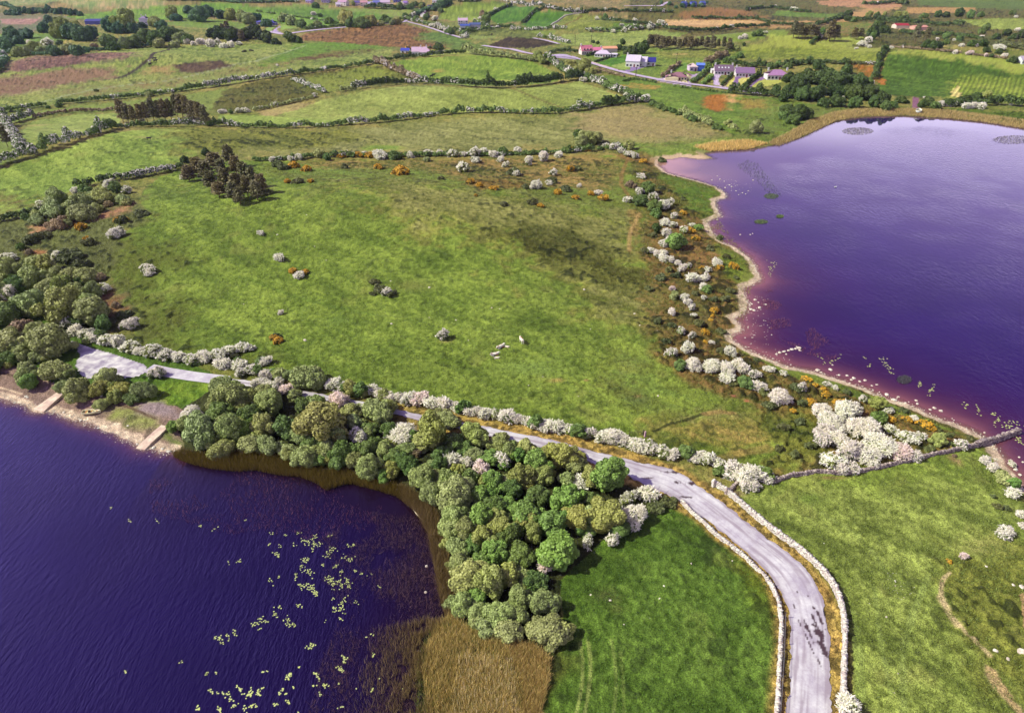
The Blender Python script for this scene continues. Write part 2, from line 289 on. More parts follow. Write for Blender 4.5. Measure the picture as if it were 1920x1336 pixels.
# ------------------------------------------------------------------ ground colours: (pixel polygon, colour a, colour b, tussock 0..1, rough bump)
REG = [
 # far background
 ([(-400, -40), (2400, -40), (2400, 120), (1400, 95), (900, 40), (-400, 60)], (120, 128, 72), (150, 128, 92), .35, .3),
 ([(1180, 0), (2300, -10), (2300, 130), (1640, 90), (1420, 68), (1180, 52)], (128, 112, 62), (88, 92, 44), .6, .5),
 ([(-500, 20), (140, 30), (60, 60), (-500, 90)], (150, 130, 105), (110, 120, 85), .3, .2),
 ([(0, 36), (75, 34), (60, 46), (10, 46)], (190, 140, 130), (170, 130, 120), .1, .1),
 ([(0, -8), (130, -8), (330, -8), (300, 14), (150, 16), (110, 4), (0, 14)], (130, 160, 100), (165, 150, 120), .1, .1),
 ([(120, 32), (220, 18), (330, 10), (410, 6), (520, 14), (640, 34), (660, 45), (560, 50), (480, 36), (400, 28), (300, 40), (200, 40)], (104, 148, 58), (124, 158, 70), .1, .1),
 ([(560, 8), (640, 14), (740, 14), (780, 20), (770, 32), (660, 28), (600, 22), (500, 14)], (150, 160, 95), (120, 145, 75), .2, .1),
 ([(480, 16), (580, 14), (650, 20), (720, 28), (760, 36), (640, 42), (560, 30)], (92, 130, 52), (104, 140, 60), .1, .1),
 ([(300, 45), (350, 35), (420, 38), (460, 45), (455, 55), (400, 55), (340, 50)], (125, 150, 75), (110, 140, 65), .1, .1),
 ([(-300, 75), (100, 62), (190, 62), (180, 72), (60, 80), (20, 100), (-300, 120)], (118, 150, 72), (100, 130, 65), .2, .1),
 ([(820, 36), (832, 12), (880, 5), (960, 7), (960, 12), (915, 24), (900, 40), (860, 40)], (116, 142, 64), (134, 156, 76), .1, .1),
 ([(912, 32), (930, 18), (960, 10), (1015, 18), (985, 40), (930, 44)], (72, 116, 40), (88, 130, 48), .1, .05),
 ([(978, 46), (1000, 24), (1030, 18), (1085, 23), (1058, 30), (1032, 52), (990, 52)], (74, 118, 42), (90, 130, 50), .1, .05),
 ([(1030, 53), (1060, 30), (1092, 24), (1160, 36), (1172, 42), (1140, 55), (1060, 56)], (116, 132, 60), (134, 146, 72), .15, .1),
 ([(1140, 54), (1160, 42), (1200, 46), (1200, 52), (1160, 58)], (98, 132, 54), (110, 142, 62), .1, .1),
 ([(960, 56), (1040, 58), (1040, 64), (1000, 66), (960, 64)], (130, 150, 80), (120, 140, 70), .1, .1),
 ([(1035, 78), (1052, 66), (1130, 60), (1180, 55), (1290, 62), (1262, 72), (1200, 84), (1100, 88), (1060, 84)], (132, 154, 82), (148, 164, 96), .1, .1),
 ([(910, 88), (960, 66), (1000, 70), (1045, 83), (1000, 90), (960, 90)], (62, 52, 32), (88, 72, 48), .4, .3),
 ([(868, 62), (900, 56), (960, 55), (955, 68), (900, 73), (875, 72)], (142, 160, 90), (130, 150, 80), .1, .1),
 ([(770, 36), (860, 42), (1030, 68), (1000, 72), (880, 66), (820, 52)], (96, 112, 58), (120, 130, 70), .4, .3),
 ([(1245, 44), (1400, 38), (1530, 40), (1600, 22), (1640, 10), (1690, 14), (1640, 30), (1560, 46), (1500, 52), (1380, 54), (1290, 56)], (205, 160, 112), (185, 140, 92), .25, .15),
 ([(1270, 26), (1330, 14), (1400, 20), (1440, 34), (1300, 44)], (170, 118, 78), (140, 104, 62), .4, .2),
 ([(1230, 46), (1250, 38), (1440, 36), (1440, 40), (1240, 50)], (225, 178, 132), (210, 165, 115), .1, .1),
 ([(1700, 15), (1830, 14), (1830, 22), (1700, 25)], (196, 150, 96), (180, 136, 84), .2, .1),
 ([(1530, 2), (1690, -4), (1690, 14), (1640, 16), (1540, 10)], (198, 146, 112), (180, 130, 96), .2, .1),
 ([(1720, -12), (2200, -12), (2200, 22), (1900, 18), (1720, 10)], (104, 130, 62), (84, 104, 52), .3, .1),
 ([(1545, 60), (1560, 42), (1640, 42), (1640, 62), (1590, 68)], (112, 140, 56), (132, 110, 76), .2, .1),
 ([(1790, 36), (1960, 34), (2200, 44), (2200, 66), (1920, 56), (1850, 54)], (132, 152, 70), (146, 164, 84), .1, .05),
 ([(1460, 20), (1590, 28), (1540, 34), (1450, 30)], (98, 132, 52), (110, 140, 60), .1, .1),
 ([(1300, 72), (1430, 55), (1480, 64), (1430, 72), (1360, 80)], (130, 152, 72), (114, 136, 60), .1, .1),
 ([(1440, 66), (1530, 68), (1540, 84), (1440, 88)], (162, 170, 84), (148, 160, 78), .2, .1),
 ([(1540, 76), (1618, 70), (1625, 84), (1530, 90)], (170, 178, 92), (150, 164, 80), .1, .1),
 ([(1355, 95), (1440, 78), (1560, 84), (1662, 92), (1655, 126), (1560, 118), (1480, 112), (1400, 112)], (110, 128, 52), (132, 146, 66), .3, .1),
 ([(1360, 96), (1440, 76), (1560, 80), (1660, 90), (1655, 98), (1540, 90), (1450, 88)], (160, 168, 84), (146, 156, 74), .1, .1),  # paler hilltop band: sunlit crest put into the grass colour
 ([(1585, 122), (1640, 118), (1650, 140), (1640, 160), (1600, 135)], (140, 120, 48), (160, 100, 50), .6, .4),
 ([(1643, 172), (1650, 140), (1668, 95), (1740, 98), (1830, 104), (1960, 122), (2200, 150), (2200, 215), (1900, 190), (1800, 182), (1700, 182)], (72, 104, 36), (90, 120, 48), .3, .1),
 ([(1668, 95), (1740, 98), (1830, 104), (1960, 122), (2200, 150), (2200, 170), (1920, 140), (1780, 112), (1670, 104)], (170, 178, 92), (140, 156, 70), .1, .1),
 ([(1650, 145), (1662, 152), (1652, 160), (1645, 152)], (196, 120, 60), (190, 130, 70), .1, .1),
 ([(1775, 184), (1785, 160), (1798, 140), (1830, 140), (1960, 146), (2100, 170), (2100, 200), (1900, 190)], (104, 130, 48), (132, 150, 66), .1, .1),
 ([(1784, 181), (1792, 160), (1797, 160), (1800, 172), (1812, 183)], (226, 200, 130), (210, 185, 120), .0, .0),
 ([(1640, 200), (1800, 203), (1960, 214), (2200, 250), (2200, 290), (1920, 236), (1780, 214), (1700, 210)], (100, 122, 50), (82, 104, 42), .5, .4),
 # left upper rough country
 ([(-500, 100), (0, 100), (60, 110), (140, 100), (280, 88), (350, 86), (460, 84), (560, 82), (740, 92), (720, 110), (600, 130), (450, 154), (330, 172), (200, 184), (100, 196), (0, 212), (-500, 250)], (122, 146, 72), (146, 156, 92), .35, .25),
 ([(12, 118), (60, 106), (130, 103), (255, 98), (248, 108), (150, 122), (60, 132), (0, 135)], (128, 92, 84), (150, 112, 96), .5, .25),
 ([(-60, 152), (60, 138), (140, 128), (230, 128), (210, 146), (100, 164), (30, 178), (-60, 185)], (160, 124, 96), (138, 104, 84), .4, .25),
 ([(60, 176), (190, 162), (330, 145), (470, 124), (560, 108), (560, 116), (420, 146), (300, 164), (180, 178)], (170, 140, 90), (130, 136, 74), .4, .2),
 ([(322, 122), (360, 118), (415, 114), (434, 121), (430, 127), (370, 136), (335, 136)], (84, 62, 50), (98, 76, 58), .4, .2),
 ([(280, 126), (322, 124), (330, 136), (270, 140)], (190, 150, 100), (150, 140, 80), .3, .1),
 ([(540, 108), (580, 98), (650, 88), (720, 92), (680, 100), (600, 110), (550, 116)], (116, 84, 52), (120, 130, 58), .6, .3),
 ([(560, 82), (640, 78), (745, 90), (700, 92), (620, 96), (520, 118), (490, 124)], (110, 148, 54), (96, 132, 46), .35, .2),
 ([(552, 76), (575, 62), (660, 52), (760, 45), (800, 56), (862, 76), (905, 92), (840, 96), (760, 90), (640, 80)], (128, 92, 58), (150, 108, 70), .55, .4),
 ([(790, 62), (830, 60), (905, 84), (980, 108), (900, 100), (820, 80), (780, 74)], (92, 124, 58), (110, 136, 68), .4, .2),
 ([(0, 222), (60, 210), (140, 199), (220, 192), (330, 180), (400, 170), (470, 160), (410, 205), (330, 215), (220, 208), (100, 215), (0, 235), (-400, 290), (-400, 250)], (136, 158, 84), (120, 138, 70), .3, .15),
 ([(395, 206), (420, 170), (480, 154), (560, 142), (640, 131), (704, 122), (760, 140), (800, 155), (740, 158), (660, 166), (600, 178), (540, 194), (480, 206), (420, 214)], (114, 122, 62), (94, 92, 44), .75, .4),
 ([(545, 150), (640, 134), (704, 124), (745, 140), (660, 162), (610, 176), (575, 164)], (142, 156, 78), (120, 136, 60), .5, .3),
 ([(480, 208), (560, 192), (590, 195), (540, 214), (500, 218)], (190, 160, 110), (170, 150, 100), .2, .1),
 ([(728, 118), (780, 110), (840, 106), (880, 104), (950, 108), (1010, 120), (1046, 136), (1052, 150), (960, 160), (880, 162), (810, 154), (770, 146), (745, 130)], (112, 146, 62), (134, 158, 76), .2, .1),
 ([(758, 98), (840, 92), (880, 96), (930, 104), (860, 104), (790, 106)], (176, 180, 92), (160, 170, 84), .1, .05),
 ([(520, 216), (560, 205), (610, 186), (660, 176), (720, 166), (780, 161), (860, 165), (960, 168), (1050, 158), (1085, 152), (1140, 172), (1175, 186), (1110, 200), (1040, 209), (930, 209), (860, 210), (780, 216), (700, 226), (620, 236)], (138, 156, 84), (152, 168, 98), .12, .08),
 ([(408, 216), (480, 216), (540, 220), (640, 226), (650, 232), (560, 236), (480, 237), (415, 230)], (144, 170, 86), (150, 172, 94), .1, .05),
 ([(36, 246), (60, 228), (140, 215), (222, 212), (224, 234), (180, 248), (110, 266), (44, 284)], (138, 162, 86), (152, 170, 98), .1, .06),
 ([(-400, 240), (10, 236), (28, 250), (40, 288), (0, 310), (-400, 380)], (138, 160, 90), (120, 140, 74), .2, .1),
 ([(-500, 350), (0, 318), (60, 298), (130, 276), (200, 252), (300, 241), (400, 241), (420, 262), (380, 290), (335, 306), (240, 326), (160, 346), (80, 380), (40, 398), (0, 405), (-500, 480)], (126, 156, 72), (148, 170, 90), .35, .15),
 ([(-400, 370), (0, 372), (60, 385), (0, 412), (-400, 450)], (140, 110, 66), (124, 136, 64), .5, .3),
 ([(340, 243), (480, 243), (640, 241), (720, 235), (800, 226), (900, 219), (1040, 220), (1110, 206), (1200, 196), (1290, 228), (1370, 256), (1330, 276), (1200, 282), (1060, 276), (900, 284), (700, 284), (560, 288), (470, 290), (380, 300), (340, 290)], (134, 134, 72), (152, 146, 92), .35, .2),
 ([(340, 243), (480, 243), (640, 243), (700, 262), (600, 272), (470, 282), (380, 292), (340, 280)], (112, 124, 58), (128, 134, 66), .7, .3),
 ([(1070, 212), (1120, 204), (1200, 198), (1290, 230), (1350, 252), (1240, 268), (1140, 262), (1080, 240)], (178, 156, 108), (160, 140, 92), .3, .2),
 ([(1130, 268), (1240, 270), (1370, 258), (1420, 270), (1330, 282), (1260, 296), (1180, 290)], (112, 140, 62), (128, 150, 74), .3, .2),
 ([(690, 272), (760, 274), (745, 282), (690, 280)], (116, 148, 62), (120, 150, 66), .1, .1),
 ([(1105, 140), (1150, 141), (1240, 156), (1340, 170), (1440, 184), (1560, 200), (1600, 205), (1540, 218), (1500, 240), (1440, 268), (1400, 268), (1350, 240), (1290, 220), (1220, 195), (1150, 165)], (102, 132, 56), (112, 140, 62), .3, .2),
 ([(1440, 190), (1600, 206), (1500, 245), (1440, 268), (1390, 262), (1400, 230)], (136, 136, 72), (110, 126, 56), .5, .3),
 ([(1318, 182), (1345, 176), (1368, 180), (1366, 205), (1340, 210), (1320, 200)], (186, 118, 52), (168, 104, 50), .5, .3),
 ([(1364, 176), (1392, 178), (1378, 192), (1366, 206)], (226, 176, 120), (205, 150, 100), .2, .1),
 ([(1390, 182), (1432, 190), (1442, 200), (1390, 206)], (168, 134, 74), (150, 130, 66), .5, .3),
 ([(1150, 160), (1190, 156), (1240, 162), (1230, 168), (1170, 166)], (150, 150, 70), (180, 130, 70), .3, .1),
 ([(1085, 100), (1100, 92), (1200, 90), (1400, 95), (1360, 112), (1380, 128), (1240, 150), (1170, 134), (1110, 116)], (106, 136, 60), (124, 144, 68), .25, .1),
 ([(1225, 97), (1300, 92), (1380, 96), (1350, 108), (1250, 110)], (130, 138, 70), (142, 146, 78), .3, .1),
 ([(1258, 101), (1290, 100), (1290, 103), (1262, 104)], (200, 170, 110), (200, 170, 110), 0, 0),
 ([(1120, 118), (1165, 104), (1215, 104), (1170, 118), (1144, 124), (1135, 122)], (84, 136, 44), (92, 140, 50), .15, .1),
 # main hill field
 ([(300, 332), (335, 318), (400, 300), (520, 302), (620, 300), (760, 300), (900, 300), (1040, 296), (1140, 290), (1180, 300), (1215, 380), (1200, 440), (1225, 520), (1220, 600), (1250, 680), (1320, 730), (1400, 752), (1500, 800), (1530, 850), (1440, 880), (1340, 862),
   (1270, 850), (1190, 822), (1110, 806), (1000, 790), (900, 772), (820, 754), (700, 740), (600, 712), (500, 692), (400, 672), (300, 662), (250, 620), (225, 560), (200, 500), (215, 450), (280, 400), (255, 372)], (106, 134, 54), (126, 148, 68), .28, .16),
 ([(500, 302), (700, 300), (1040, 296), (1180, 298), (1210, 380), (1190, 420), (1000, 372), (800, 345), (600, 338), (510, 330)], (132, 136, 66), (118, 138, 60), .35, .2),
 ([(640, 340), (800, 345), (1000, 372), (1195, 400), (1210, 480), (1230, 560), (1220, 620), (1140, 560), (1000, 480), (860, 440), (740, 400)], (134, 132, 68), (150, 142, 84), .42, .25),
 ([(560, 302), (700, 300), (1160, 292), (1180, 320), (1120, 356), (1000, 352), (880, 340), (780, 316), (620, 316)], (124, 124, 60), (160, 128, 78), .55, .3),
 ([(870, 332), (960, 340), (1000, 352), (900, 356), (876, 344)], (170, 122, 70), (120, 110, 56), .6, .4),
 ([(1060, 425), (1160, 470), (1215, 520), (1210, 545), (1140, 525), (1060, 500), (960, 460), (880, 425), (960, 428)], (88, 88, 38), (104, 102, 48), .7, .3),
 ([(200, 440), (250, 450), (330, 470), (300, 560), (330, 640), (480, 680), (400, 672), (290, 660), (250, 620), (230, 560), (200, 500)], (112, 124, 58), (92, 108, 46), .6, .25),
 ([(1180, 640), (1250, 690), (1400, 752), (1480, 790), (1440, 820), (1300, 790), (1180, 760), (1150, 700)], (136, 140, 72), (120, 138, 64), .3, .2),
 ([(1225, 800), (1330, 768), (1450, 780), (1500, 800), (1440, 860), (1340, 850), (1240, 830)], (136, 144, 68), (160, 142, 84), .35, .2),
 ([(1280, 780), (1340, 768), (1380, 775), (1320, 786), (1290, 792)], (190, 156, 100), (150, 140, 80), .2, .2),
 # scrub ground along right lake
 ([(1130, 270), (1240, 300), (1235, 320), (1345, 352), (1345, 410), (1335, 435), (1415, 490), (1420, 535), (1392, 545), (1400, 590), (1370, 640), (1440, 680), (1640, 740), (1790, 800), (1860, 830), (1760, 850), (1560, 892), (1440, 896), (1440, 860), (1500, 800), (1400, 752),
   (1300, 720), (1245, 680), (1215, 600), (1220, 520), (1200, 450), (1215, 380), (1180, 310)], (98, 104, 50), (134, 104, 66), .75, .5),
 ([(1240, 326), (1345, 356), (1338, 386), (1346, 408), (1320, 412), (1280, 380), (1250, 340)], (92, 122, 48), (108, 134, 56), .4, .2),
 ([(1335, 450), (1375, 470), (1412, 505), (1415, 530), (1390, 535), (1350, 520), (1340, 490)], (100, 122, 48), (112, 130, 56), .5, .3),
 ([(1275, 545), (1320, 540), (1330, 600), (1290, 600)], (150, 108, 82), (110, 104, 56), .6, .4),
 ([(1290, 470), (1345, 475), (1340, 498), (1295, 495)], (160, 116, 92), (150, 110, 70), .5, .4),
 ([(1184, 395), (1205, 400), (1198, 460), (1182, 470)], (186, 146, 92), (150, 130, 70), .4, .3),
 ([(1385, 645), (1500, 692), (1640, 745), (1800, 812), (1740, 800), (1600, 745), (1480, 705), (1400, 665)], (104, 128, 54), (120, 138, 62), .4, .3),
 ([(1440, 790), (1520, 770), (1545, 860), (1440, 890), (1435, 860)], (96, 112, 52), (118, 124, 60), .85, .5),
 # left scrub and wood floor
 ([(-300, 430), (0, 415), (100, 395), (240, 345), (255, 375), (285, 400), (215, 450), (200, 500), (230, 560), (260, 630), (120, 610), (0, 560), (-300, 620)], (112, 116, 70), (96, 100, 58), .7, .5),
 ([(55, 425), (110, 410), (180, 400), (250, 380), (240, 395), (180, 415), (100, 430), (60, 440)], (196, 140, 112), (150, 120, 80), .4, .3),
 ([(40, 465), (90, 468), (90, 478), (45, 475)], (180, 110, 80), (140, 120, 70), .3, .3),
 ([(200, 535), (225, 560), (240, 590), (205, 590), (190, 560)], (176, 116, 96), (130, 116, 70), .5, .3),
 ([(-300, 560), (120, 600), (300, 660), (420, 706), (360, 770), (330, 800), (240, 770), (0, 680), (-300, 640)], (92, 124, 50), (78, 108, 42), .4, .25),
 ([(300, 712), (400, 720), (395, 745), (350, 762), (250, 765), (230, 750), (290, 740)], (98, 138, 44), (116, 142, 54), .3, .2),
 ([(320, 780), (420, 715), (560, 735), (700, 760), (920, 812), (1100, 862), (1270, 940), (1180, 1010), (1060, 1080), (1040, 1230), (940, 1200), (850, 1160), (845, 1050), (790, 940), (600, 880), (400, 858), (330, 845)], (82, 82, 46), (60, 62, 34), .5, .3),
 # beach of the left lake
 ([(-400, 640), (-100, 650), (0, 672), (60, 700), (130, 730), (230, 750), (330, 760), (345, 770), (330, 800), (345, 846), (300, 860), (200, 830), (0, 760), (-400, 680)], (172, 138, 130), (150, 120, 110), .1, .12),
 ([(205, 762), (250, 768), (300, 785), (310, 800), (280, 812), (255, 795), (215, 775)], (168, 160, 104), (140, 142, 78), .3, .15),
 ([(268, 758), (330, 758), (345, 766), (335, 785), (300, 782), (270, 772)], (168, 142, 150), (156, 132, 138), .05, .1),
 ([(296, 812), (320, 800), (345, 830), (345, 842), (305, 832)], (118, 136, 68), (104, 124, 56), .4, .2),
 # foreground fields
 ([(1275, 942), (1300, 965), (1340, 1003), (1385, 1036), (1440, 1088), (1455, 1120), (1464, 1160), (1464, 1215), (1460, 1260), (1455, 1336), (1440, 1500), (900, 1600), (985, 1400), (1010, 1336), (1030, 1260), (1030, 1230), (1060, 1190), (1050, 1090), (1120, 1020), (1200, 960)], (84, 116, 44), (100, 130, 58), .30, .14),
 ([(1380, 1045), (1440, 1090), (1460, 1130), (1464, 1170), (1430, 1130), (1370, 1070)], (122, 130, 48), (96, 118, 42), .4, .2),
 ([(1378, 918), (1440, 905), (1540, 886), (1640, 885), (1740, 856), (1830, 838), (1868, 860), (1890, 890), (1925, 950), (2100, 1100), (2400, 1400), (2400, 1900), (1570, 1700), (1578, 1400), (1582, 1250), (1582, 1157), (1570, 1115), (1550, 1080), (1507, 1038), (1450, 998), (1400, 955)], (124, 146, 70), (146, 164, 90), .22, .12),
 ([(1470, 900), (1740, 862), (1860, 850), (1800, 900), (1600, 920), (1480, 940)], (124, 152, 64), (140, 162, 80), .25, .12),
 ([(1800, 1040), (1920, 1000), (2300, 1200), (2400, 1600), (2000, 1500), (1880, 1290), (1790, 1140), (1780, 1080)], (116, 128, 60), (134, 142, 72), .5, .25),
 ([(1848, 1245), (1862, 1252), (1880, 1275), (1905, 1312), (1960, 1380), (1945, 1390), (1895, 1325), (1865, 1285), (1850, 1265)], (216, 182, 136), (196, 160, 116), .0, .1),
 ([(1912, 1110), (1930, 1110), (1935, 1190), (1916, 1175)], (206, 164, 122), (190, 150, 110), 0, .1),
 # marsh at the lake corner
 ([(838, 1150), (880, 1180), (940, 1200), (1000, 1205), (1034, 1235), (1030, 1275), (1010, 1336), (960, 1450), (700, 1500), (780, 1336), (780, 1240), (800, 1190)], (112, 96, 52), (86, 78, 44), .5, .2),
]
LAWNS = [
 ([(1230, 149), (1245, 145), (1262, 139), (1300, 140), (1320, 135), (1297, 153), (1297, 163), (1289, 161), (1232, 152)], (196, 168, 206)),
 ([(1276, 122), (1284, 118), (1292, 120), (1291, 128), (1284, 133), (1262, 131)], (118, 150, 64)),
 ([(1249, 147), (1262, 147), (1289, 153), (1286, 156), (1250, 149)], (206, 196, 110)),
 ([(1331, 140), (1352, 141), (1347, 149), (1350, 160), (1340, 161), (1337, 150)], (220, 190, 232)),
 ([(1352, 162), (1371, 143), (1377, 145), (1376, 165)], (224, 208, 120)), ([(1383, 168), (1385, 148), (1393, 144), (1413, 145), (1392, 165)], (224, 208, 120)),
 ([(1377, 144), (1386, 144), (1383, 169), (1375, 169)], (150, 110, 170)), ([(1382, 143), (1412, 144), (1412, 146), (1384, 147)], (150, 110, 170)),
 ([(1399, 167), (1418, 150), (1431, 143), (1441, 146), (1420, 153), (1405, 168)], (150, 110, 170)),
 ([(1407, 165), (1421, 152), (1440, 148), (1484, 149), (1441, 161)], (196, 190, 100)),
 ([(1164, 134), (1183, 130), (1181, 126), (1172, 123), (1195, 125), (1210, 126), (1190, 132), (1173, 137)], (160, 130, 190)),
 ([(1144, 124), (1172, 117), (1182, 127), (1169, 132)], (158, 172, 92)), ([(1118, 110), (1137, 104), (1130, 112), (1120, 114)], (150, 168, 84)),
 ([(1032, 102), (1060, 102), (1084, 108), (1080, 112), (1040, 108)], (206, 180, 222)),
 ([(806, 99), (824, 98), (828, 95), (824, 94), (818, 97), (806, 97)], (190, 160, 214)),
 ([(507, 60), (520, 52), (524, 49), (527, 51), (518, 56), (530, 64)], (184, 158, 206)), ([(497, 53), (518, 49), (508, 58), (500, 58)], (150, 172, 96)), ([(526, 46), (560, 52), (526, 56)], (150, 172, 84)),
 ([(1710, 182), (1722, 184), (1724, 206), (1712, 205)], (150, 100, 130)), ([(1677, 50), (1740, 52), (1738, 57), (1677, 55)], (224, 190, 150)),
]
STROKES = [  # pixels, width m, colour, strength
 ([(1088, 1205), (1093, 1245), (1091, 1290), (1080, 1340)], .45, (158, 164, 92), .8), ([(1102, 1200), (1108, 1245), (1105, 1290), (1096, 1340)], .45, (158, 164, 92), .8),
 ([(1146, 1200), (1154, 1245), (1156, 1290), (1150, 1340)], .4, (150, 160, 86), .6), ([(1163, 1225), (1168, 1260), (1170, 1340)], .4, (150, 160, 86), .5),
 ([(1780, 1073), (1768, 1085), (1763, 1110), (1768, 1130), (1785, 1155), (1800, 1175), (1820, 1192), (1856, 1228)], .55, (222, 190, 150), .85),
 ([(1765, 1122), (1778, 1148), (1795, 1172)], 1.0, (222, 190, 150), .8),
 ([(320, 92), (300, 97), (285, 107), (270, 118), (255, 131), (235, 142), (215, 149)], 3.0, (66, 52, 48), .9),
 ([(480, 115), (430, 124), (330, 150), (230, 160), (150, 172), (60, 197)], 2.2, (176, 178, 150), .6), ([(480, 118), (380, 100), (300, 104)], 1.0, (90, 90, 60), .2),
 ([(480, 116), (500, 108), (560, 90), (575, 84)], 2.0, (176, 178, 150), .7), ([(500, 130), (600, 116), (700, 98), (740, 90)], 1.8, (120, 116, 80), .6),
 ([(960, 166), (985, 176), (1020, 190), (1055, 202)], 1.6, (120, 100, 60), .8),
 ([(1030, 52), (1050, 36), (1062, 28), (1085, 25)], 2.5, (196, 178, 150), .8), ([(1055, 54), (1075, 40), (1092, 28)], 2.5, (120, 84, 50), .8),
 ([(1225, 808), (1250, 797), (1285, 787), (1320, 776)], .7, (60, 60, 30), .8), ([(1320, 776), (1345, 771), (1375, 774)], 1.2, (176, 140, 90), .8),
 ([(1340, 862), (1390, 850), (1440, 840)], 2, (180, 140, 90), .5), ([(1198, 400), (1190, 420), (1180, 440), (1180, 470)], 1.2, (196, 156, 104), .8),
 ([(0, 727), (15, 730), (40, 738)], .5, (240, 205, 180), .8), ([(0, 698), (28, 705)], .6, (90, 70, 60), .8),
 ([(210, 755), (245, 764), (275, 777), (290, 784)], .5, (110, 84, 70), .8), ([(1300, 268), (1240, 272), (1180, 280)], 1.0, (110, 90, 60), .5),
 ([(1390, 960), (1480, 1010), (1560, 1080), (1600, 1160), (1612, 1250), (1614, 1400)], 1.2, (150, 164, 92), .35), ([(1740, 1080), (1700, 1180), (1690, 1260), (1700, 1400)], .8, (158, 170, 100), .35),
 ([(1640, 1100), (1650, 1200), (1670, 1300)], .6, (158, 170, 100), .3), ([(1540, 960), (1620, 1010), (1680, 1100)], .6, (158, 170, 100), .3),
 ([(700, 590), (840, 600), (990, 640), (1100, 700)], .8, (146, 158, 84), .3), ([(460, 520), (560, 560), (700, 590)], .8, (92, 118, 46), .3),
 ([(1180, 290), (1160, 340), (1180, 370)], 1.4, (160, 116, 76), .7), ([(0, 352), (120, 322), (300, 290)], 1.2, (110, 136, 60), .4),
]
SPOTS = [(1043, 713, 2.2, .9, (196, 160, 100)), (1100, 713, .7, .5, (206, 150, 110)), (1195, 742, .9, .6, (206, 140, 110)), (1195, 748, 3., 2., (110, 120, 66)), (1375, 742, .6, .5, (220, 130, 110)), (1400, 751, .6, .5, (225, 120, 110)),
 (775, 535, 6, 3, (140, 142, 72)), (275, 258, 6, 2, (176, 160, 100)), (70, 235, 8, 4, (190, 170, 110)), (820, 133, 5, 4, (216, 160, 100)), (945, 152, 8, 3, (190, 170, 100)), (1380, 925, 2, 1, (170, 140, 110)), (1845, 1025, 5, 2.4, (176, 170, 100)),
 (1885, 860, 2, 1, (196, 150, 110)), (1560, 895, 3, .6, (150, 120, 80)), (1790, 862, 1.2, 2.0, (170, 136, 100)), (1370, 1010, .1, .1, (0, 0, 0)), (1155, 1140, 1.2, 1, (130, 136, 70)), (1140, 1115, 2.4, 1.4, (104, 108, 58)), (635, 600, 3, 3, (120, 140, 62)),
 (835, 640, 2, .8, (178, 166, 100)), (1000, 690, 9, 4, (138, 156, 76)), (1520, 935, 3, 2, (120, 138, 60)), (1100, 30, 1, 1, (80, 80, 40)), (1375, 20, 26, 14, (170, 120, 80))]
n_dim = gx.size
dist = np.hypot(gx, gy)
f1 = fbm(gx, gy, 0.9, 2, 21); f2 = fbm(gx, gy, 3.2, 3, 22); f3 = fbm(gx, gy, 14, 3, 23); f4 = fbm(gx, gy, 55, 2, 24); sA = .775 * gx - .63 * gy; sB = .63 * gx + .775 * gy; fa = fbm(sA * .16, sB * 1.1, 5, 3, 25, 0.0) * .6 + fbm(sA * .35 + 40, sB * 1.6, 3, 2, 26, 0.0) * .4
wob = (fbm(gx, gy, 5, 2, 41) - .5) * np.clip(dist / 110, .3, 5); wob2 = (fbm(gx, gy, 5, 2, 43) - .5) * np.clip(dist / 110, .3, 5)
C1 = np.tile(np.array([118, 134, 68.]), (n_dim, 1)); C2 = np.tile(np.array([146, 138, 88.]), (n_dim, 1)); TU = np.full(n_dim, .4); RB = np.full(n_dim, .2)
SOFT = {(500, 302): 7, (640, 340): 15, (560, 302): 6, (870, 332): 3, (1060, 425): 8, (200, 440): 9, (1180, 640): 10, (1225, 800): 5, (1280, 780): 3, (1440, 790): 3.5, (1380, 1045): 4, (1470, 900): 5, (1800, 1040): 5, (340, 243): 10,
 (1070, 212): 12, (1130, 268): 6, (12, 118): 8, (-60, 152): 9, (60, 176): 12, (540, 108): 8, (560, 82): 7, (545, 150): 8, (1318, 182): 3, (1440, 190): 8, (1390, 182): 5, (1275, 545): 3, (1290, 470): 3, (1184, 395): 2, (1240, 326): 3,
 (1335, 450): 3, (55, 425): 3, (40, 465): 2, (200, 535): 3, (205, 762): 2, (268, 758): 2, (296, 812): 1.5, (300, 712): 1.5, (1130, 270): 4, (322, 122): 3, (280, 126): 5, (1245, 44): 12, (1270, 26): 15, (1230, 46): 8, (-300, 430): 6, (-400, 370): 8,
 (1355, 95): 10, (1360, 96): 8, (1668, 95): 8, (1775, 184): 6, (1585, 122): 6, (1364, 176): 4, (790, 62): 10, (838, 1150): 4, (1848, 1245): .4, (690, 272): 4, (1225, 97): 6, (1640, 200): 5}
fw = fbm(gx, gy, 9, 3, 45) - .5; fw2 = fbm(gx, gy, 2.4, 2, 46) - .5
